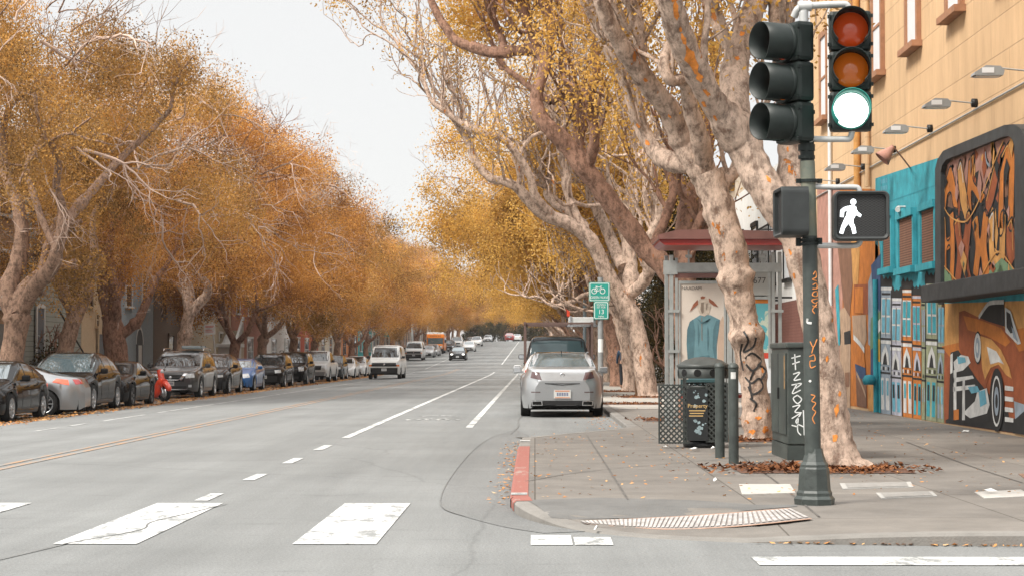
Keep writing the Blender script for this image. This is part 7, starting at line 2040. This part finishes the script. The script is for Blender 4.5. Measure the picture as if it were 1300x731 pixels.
m.prism([Vector(p) for p in P], (.012, 0, 0), 0); o = m.build('arched_doorway', pmat('doorway shade', (.035, .04, .045), var=.1), ah)
m = MB(); m.ribbon([(-.03, yc + .82 * math.cos(a * PI / 12), 2.0 + .82 * math.sin(a * PI / 12)) for a in range(13)], .14, (-1, 0, 0)); m.build('arch_trim', WTRIM, ah)
m = MB(); m.box((-.06, yc - .35, .12), (-.021, yc + .3, 1.95)); m.build('inner_door', WTRIM, o)
lfac('dark shingled house behind the white twisted trunk', 96.5, 106, 9.0, STUC_N, [(99, 3.6, 1.2, 1.9), (103.4, 3.6, 1.2, 1.9), (101, .9, 1.4, 1.6)], STUC_N, roof=STUC_N)
sh = lfac('beige house with a balustraded outside stair', 106.1, 121, 9.4, STUC_E, [(109, 4.0, 1.3, 2.0), (113.5, 4.0, 1.3, 2.0), (118, 4.0, 1.3, 2.0), (117, 1.2, 1.0, 1.6)], WTRIM, roof=WTRIM, door=(119.4, .2, 1.1, 2.2, pmat('red door', (.28, .05, .02), var=.1)))
# outside stair with balusters
m = MB()
for k in range(13): m.box((-1.3, -4.6 + k * .45, -.2), (-.01, -4.6 + (k + 1) * .45 - .001, 3.0 - k * .235))
st = m.build('stair', STUC_E, sh)
m = MB()
for k in range(13):
    y = -4.4 + k * .45; z = 3.0 - k * .235; m.tube([(-1.24, y, z), (-1.24, y, z + .7)], .06, 6)
m.prism([(-1.32, -4.6, 3.70), (-1.32, 1.3, .62), (-1.32, 1.3, .80), (-1.32, -4.6, 3.88)], (.16, 0, 0)); m.build('balustrade', WTRIM, st)
COLS = [('brick red house with pale trim between the rust brown trunks', 121.2, 137, (.26, .10, .06), WTRIM), ('white shopfront building behind the white pickup', 137.2, 152, (.55, .53, .50), WTRIM),
        ('bright red and white shopfront behind the parked white cars', 152.2, 170, (.42, .085, .04), WTRIM), ('cream shop building with pale posts', 170.2, 190, (.52, .45, .35), WTRIM),
        ('rust orange shopfront left of the moving van', 190.2, 208, (.46, .17, .06), DOORG), ('teal shopfront directly left of the moving van', 208.2, 226, (.03, .27, .27), WTRIM),
        ('pale building with teal awnings above the parked white van', 226.2, 262, (.50, .44, .38), WTRIM), ('pinkish building on the hill behind the school bus', 262.2, 300, (.42, .27, .20), WTRIM), ('pale building near the crest on the far side', 300.2, 370, (.46, .42, .38), WTRIM)]
for lab, a, b, c, tr in COLS:
    n = max(2, int((b - a) / 5)); wins = [(a + (k + .5) * (b - a) / n, 4.2, 1.4, 2.0) for k in range(n)] + [(a + (k + .5) * (b - a) / n, .7, 2.4, 1.9) for k in range(n)]
    o = lfac(lab, a, b, 8.2, pmat('front ' + lab[:12], c, rough=.85, var=.1), wins, tr, roof=tr)
    if 'teal awnings' in lab:
        for k in range(4):
            y = -13 + k * 8.5; m = MB(); m.prism([(-.01, y - 2.6, 3.4), (-1.5, y - 2.6, 2.5), (-1.5, y - 2.6, 2.2), (-.01, y - 2.6, 2.2)], (0, 5.2, 0)); m.build('awning', pmat('awning teal', (.02, .34, .33), var=.1), o)
# railing and steps before the grey house
rl = thing('stair_railing', 'black iron railing rising along steps before the grey clapboard house', 'railing', (-18.2, 75, zL(75)))
m = MB()
for k in range(26):
    y = -3 + k * .24; m.box((-.012, y - .012, 0), (.012, y + .012, 1.5)); 
for z in (.15, 1.45): m.box((-.02, -3.05, z), (.02, 3.05, z + .05))
m.tube([(0, -3.0, 3.2), (0, 1.2, 1.5)], .035, 6); m.build('bars', M_BLACK, rl)
m = MB()
for k in range(5): m.box((-1.2, -2.2 - k * .0, -.1 + k * .0), (-.2, .4 - k * .4, .24 * (k + 1)))
m.build('steps', STUC_B, rl)
bush('front_garden_shrub', 'dark shrub behind the iron railing of the grey house', 'shrub', (-18.9, 74, zL(74)), (0, 0, .7), (.4, 1.8, .8), 40, 91, per=90)
gp_ = thing('gate_pier', 'ornate pale gate pier between the brown trunks behind the blue hatchback', 'gate pier', (-16.8, 104, zL(104)))
m = MB(); m.box((-.55, -.55, -.1), (.55, .55, 1.9)); m.build('pier', WTRIM, gp_)
m = MB(); m.box((-.7, -.7, 1.9), (.7, .7, 2.1), bev=.03); m.lathe([(.5, 2.1), (.4, 2.2), (.3, 2.5), (.15, 2.7), (0, 2.75)], 10); m.build('cap', WTRIM, gp_)
m = MB(); m.box((-.3, -.57, 1.0), (-.05, -.551, 1.5)); m.box((.05, -.57, 1.0), (.3, -.551, 1.5)); m.build('niche', DOORG, gp_)
# parking sign
ps = at(274, 450, 85); ps.z = zL(85)
t = thing('parking_sign', 'white parking sign with red print on a leaning post by the grey crossover', 'sign', ps)
m = MB(); m.tube([(.05, 0, -.1), (-.02, 0, 1.4), (-.18, 0, 2.95)], .035, 8); m.build('post', M_PIPE, t)
m = MB(); m.prism([(-.52, -.05, 2.35), (-.02, -.05, 2.40), (-.04, -.05, 2.88), (-.53, -.05, 2.82)], (0, .012, 0)); pl_ = m.build('plate', PWHT, t)
m = MB()
for k, (z, w) in enumerate(((2.76, .38), (2.71, .34), (2.58, .30), (2.50, .36))): m.box((-.47, -.056, z), (-.47 + w, -.0515, z + .026))
m.build('red_print', pmat('sign red', (.45, .06, .04), var=.1), pl_)
# tall poles and signs far up the street
for (px, py0, d, h, lab) in ((545, 400, 228, 9, 'pale utility pole far up the far kerb behind the bus'), (567, 395, 262, 10, 'pale lamp pole near the crest on the far side')):
    x = -14.8; t = thing('utility_pole', lab, 'pole', (x, d, zL(d)))
    m = MB(); m.tube([(0, 0, 0), (0, 0, h)], [.16, .10], 8); m.build('shaft', M_PIPE, t)
    m = MB(); m.box((-.3, -.05, h * .42), (.3, -.02 + .0, h * .42 + .7)); m.build('plate', PWHT, t)
lp = thing('lamp_post', 'slim grey lamp post rising through the branches right of the sign', 'lamp post', (2.1, 80, SWZ))
m = MB(); m.tube(smooth_path([(0, 0, 0), (0, 0, 7.5), (-.3, 0, 8.6), (-1.6, 0, 9.0)], 5), .075, 8); m.build('shaft', pmat('blue grey post', (.20, .25, .28), var=.1), lp)
m = MB(); m.box((-2.3, -.16, 8.92), (-1.5, .16, 9.08), bev=.06); m.build('lamp_head', M_SHL, lp)

# ---------------------------------------------------------------- leaf litter, mulch, scraps
def scatter(name, pts, size, mat, kind='stuff', seed=1, flat=.25):
    g = np.random.default_rng(seed); n = len(pts); P = np.array(pts, float)
    s = g.uniform(size[0], size[1], n); a = g.uniform(0, 2 * PI, n)
    u = np.stack([np.cos(a), np.sin(a), g.normal(0, flat, n)], 1); w = np.stack([-np.sin(a), np.cos(a), g.normal(0, flat, n)], 1)
    V = np.empty((n, 4, 3)); V[:, 0] = P - u * s[:, None] * .5; V[:, 1] = P - w * s[:, None] * .25; V[:, 2] = P + u * s[:, None] * .5; V[:, 3] = P + w * s[:, None] * .25
    V[:, :, 2] = np.maximum(V[:, :, 2], P[:, None, 2] - .004)
    m = MB(); m.v = [tuple(v) for v in V.reshape(-1, 3)]; m.f = [(4 * i, 4 * i + 1, 4 * i + 2, 4 * i + 3) for i in range(n)]; m.m = [0] * n; m.sm = [False] * n
    return tag(m.build(name, mat), kind=kind)
LIT = leafmat('fallen leaves', [(.15, (.20, .085, .035)), (.4, (.44, .20, .07)), (.65, (.58, .32, .13)), (.85, (.52, .40, .26))], 2.0, .1)
g = random.Random(11); pts = []
for _ in range(15000):
    d = 34 + 130 * g.random() ** 1.4; x = -14.15 + abs(g.gauss(0, 1.1)) if g.random() < .35 else -11.3 - abs(g.gauss(0, 1.0))
    if x < -10.6: pts.append((x, d, gz(x, d) + .012))
scatter('far_gutter_leaves', pts, (.06, .15), LIT, seed=3)
pts = []
for _ in range(900):
    x, y = 1.9 + 5.2 * g.random(), 17 + 40 * g.random() ** 1.3
    pts.append((x, y, zs(x, y) + .008))
for _ in range(260):
    x, y = g.uniform(-.1, 2.0), 16.5 + 14 * g.random(); 
    if y < 31 - 0 and x > -.05: pts.append((x, y, zs(x, y) + .008))
for _ in range(220):
    y = g.uniform(16.8, 29.5); x = -.24 - abs(g.gauss(0, .10)); pts.append((x, y, .014))
for _ in range(500):
    y = g.uniform(31, 60); x = 1.6 - abs(g.gauss(0, .35)); pts.append((x, y, .012 + rise(y)))
for _ in range(150):
    x = g.uniform(1.6, 6); k = np.interp(x, [1.5, 3.6, 6], [13.7, 13.45, 13.37]); pts.append((x, k - abs(g.gauss(0, .04)), .012))
scatter('pavement_leaves', pts, (.025, .065), LIT, seed=4)
MUL = leafmat('bark mulch', [(.15, (.05, .025, .016)), (.45, (.13, .055, .028)), (.8, (.25, .105, .045))], 3.0, .05)
MULB = pmat('tree pit earth', (.09, .04, .022), rough=1, var=.4, scale=12)
def pit(cx, cy, rx, ry, n, label=None, seed=1):
    m = MB(); P = [(cx + rx * a, cy + ry * b, zs(cx, cy) + .007) for a, b in ((-1, -1), (1, -1), (1, 1), (-1, 1))]; m.poly(P)
    tag(m.build('tree_pit', MULB), kind='structure')
    gg = random.Random(seed)
    scatter('mulch', [(cx + max(-1.35 * rx, min(1.35 * rx, gg.gauss(0, rx * .6))), cy + max(-1.3 * ry, min(1.3 * ry, gg.gauss(0, ry * .6))), zs(cx, cy) + .014 + gg.uniform(0, .012)) for _ in range(n)], (.04, .10), MUL, seed=seed, flat=.5)
pit(3.12, 20.9, .93, .75, 1500, seed=5); pit(3.3, 28.2, .75, .8, 900, seed=6); pit(3.0, 37, .9, .9, 600, seed=7); pit(3.4, 57.5, .8, 1.6, 700, seed=8); pit(2.9, 66, .9, 1.4, 600, seed=9); pit(2.6, 49, .8, .9, 500, seed=10)
PAP = pmat('scrap paper', (.60, .60, .58), rough=.8, var=.1)
for i, (px, py, s, lab) in enumerate(((882, 571, .16, 'crumpled white paper at the foot of the litter bin'), (905, 570, .10, 'small white scrap right of the bin foot'), (845, 568, .09, 'small white scrap left of the lattice door'), (956, 558, .10, 'white scrap at the foot of the graffitied trunk'),
        (908, 611, .06, 'tiny scrap lying on the open pavement'), (1226, 548, .14, 'white scrap by the wall beneath the car mural'), (1258, 625, .13, 'white scrap lying on the pale cover'), (757, 672, .05, 'tiny scrap on the kerb ramp lip'))):
    p = onwalk(px, py, .01); gg = random.Random(i); m = MB()
    ring = [(s * gg.uniform(.3, .55) * math.cos(a), s * gg.uniform(.3, .55) * math.sin(a), gg.uniform(0, .035)) for a in (0, 1, 2.1, 3.1, 4.2, 5.2)]
    m.add([(0, 0, gg.uniform(.02, .05))] + ring, [(0, k + 1, (k + 1) % 6 + 1) for k in range(6)])
    o = m.build('paper_scrap', PAP); o.location = p; tag(o, lab, 'litter', 'scraps of litter on the pavement')

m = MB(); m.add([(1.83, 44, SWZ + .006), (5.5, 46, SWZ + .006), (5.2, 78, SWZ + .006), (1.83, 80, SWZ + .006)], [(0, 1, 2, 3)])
tag(m.build('pale_pavement', concrete('pale concrete', (.33, .31, .28), (1.85, 2.45))), kind='structure')  # lighter-toned sheet laid over this stretch of pavement
# a walker half hidden between the trunks beyond the cycle sign
def skin_body(name, J, E, mat, parent):
    me = bpy.data.meshes.new(name); me.from_pydata([j[0] for j in J], E, []); o = bpy.data.objects.new(name, me); COL.objects.link(o)
    sm = o.modifiers.new('s', 'SKIN'); sb = o.modifiers.new('b', 'SUBSURF'); sb.levels = 1; sb.render_levels = 1
    sv_ = me.skin_vertices[0].data
    for k, j in enumerate(J): sv_[k].radius = (j[1], j[2])
    sv_[0].use_root = True
    dg = bpy.context.evaluated_depsgraph_get(); nm = bpy.data.meshes.new_from_object(o.evaluated_get(dg)); bpy.data.objects.remove(o); bpy.data.meshes.remove(me)
    nm.name = name; nm.materials.clear(); nm.materials.append(mat)
    for p_ in nm.polygons: p_.use_smooth = True
    q = bpy.data.objects.new(name, nm); COL.objects.link(q); q.parent = parent; return q
pp_ = thing('person', 'person in dark blue jacket half hidden between the pale and brown trunks', 'person', (3.36, 71.5, SWZ), R(180))
SKN = pmat('skin', (.42, .25, .17), rough=.6, var=.05); JKT = pmat('dark blue jacket', (.015, .04, .075), rough=.8, var=.2, scale=9); TRS = pmat('dark trousers', (.015, .016, .02), rough=.9, var=.15)
J = [((0, 0, .95), .14, .10), ((0, 0, 1.15), .13, .095), ((0, -.01, 1.36), .155, .10), ((0, -.01, 1.47), .07, .06), ((0, -.015, 1.55), .055, .055), ((0, -.03, 1.64), .078, .09), ((0, -.03, 1.72), .072, .085),
     ((-.19, -.01, 1.40), .055, .055), ((-.24, .03, 1.15), .045, .045), ((-.25, -.04, .92), .035, .035), ((-.25, -.06, .84), .03, .04), ((.19, -.01, 1.40), .055, .055), ((.24, -.04, 1.15), .045, .045), ((.25, -.14, .94), .035, .035), ((.25, -.17, .86), .03, .04),
     ((-.09, 0, .88), .09, .09), ((-.10, -.08, .50), .062, .065), ((-.10, .02, .10), .042, .045), ((-.10, -.12, .04), .04, .035), ((.09, 0, .88), .09, .09), ((.10, .06, .50), .062, .065), ((.10, .16, .12), .042, .045), ((.10, .04, .04), .04, .035)]
E = [(0, 1), (1, 2), (2, 3), (3, 4), (4, 5), (5, 6), (2, 7), (7, 8), (8, 9), (9, 10), (2, 11), (11, 12), (12, 13), (13, 14), (0, 15), (15, 16), (16, 17), (17, 18), (0, 19), (19, 20), (20, 21), (21, 22)]
skin_body('body', J, E, SKN, pp_)
Jj = [(j[0], j[1] * 1.14, j[2] * 1.16) for j in J]
skin_body('jacket', [Jj[k] for k in (0, 1, 2, 3, 7, 8, 9, 11, 12, 13)], [(0, 1), (1, 2), (2, 3), (2, 4), (4, 5), (5, 6), (2, 7), (7, 8), (8, 9)], JKT, pp_)
skin_body('trousers', [Jj[k] for k in (0, 15, 16, 17, 19, 20, 21)], [(0, 1), (1, 2), (2, 3), (0, 4), (4, 5), (5, 6)], TRS, pp_)
m = MB(); m.lathe([(0, .105), (.05, .095), (.082, .05), (.092, 0), (.088, -.05), (.06, -.07)], 14, M=Matrix.Translation((0, .012, 1.71))); m.build('hair', pmat('dark hair', (.02, .014, .01), rough=.6, var=.2), pp_)

# ---------------------------------------------------------------- the air: far trees fade a little
m = MB(); m.box((-1900, -400, -2.0), (2100, 3400, 24.0))
hz = m.build('haze', bpy.data.materials.new('haze air'))
hm = hz.data.materials[0]; hm.use_nodes = True; n_ = hm.node_tree; n_.nodes.clear()
ho = n_.nodes.new('ShaderNodeOutputMaterial'); pv = n_.nodes.new('ShaderNodeVolumePrincipled')
pv.inputs['Color'].default_value = (.93, .90, .88, 1); pv.inputs['Density'].default_value = .00016; pv.inputs['Anisotropy'].default_value = .2
n_.links.new(pv.outputs[0], ho.inputs['Volume'])
tag(hz, kind='stuff')
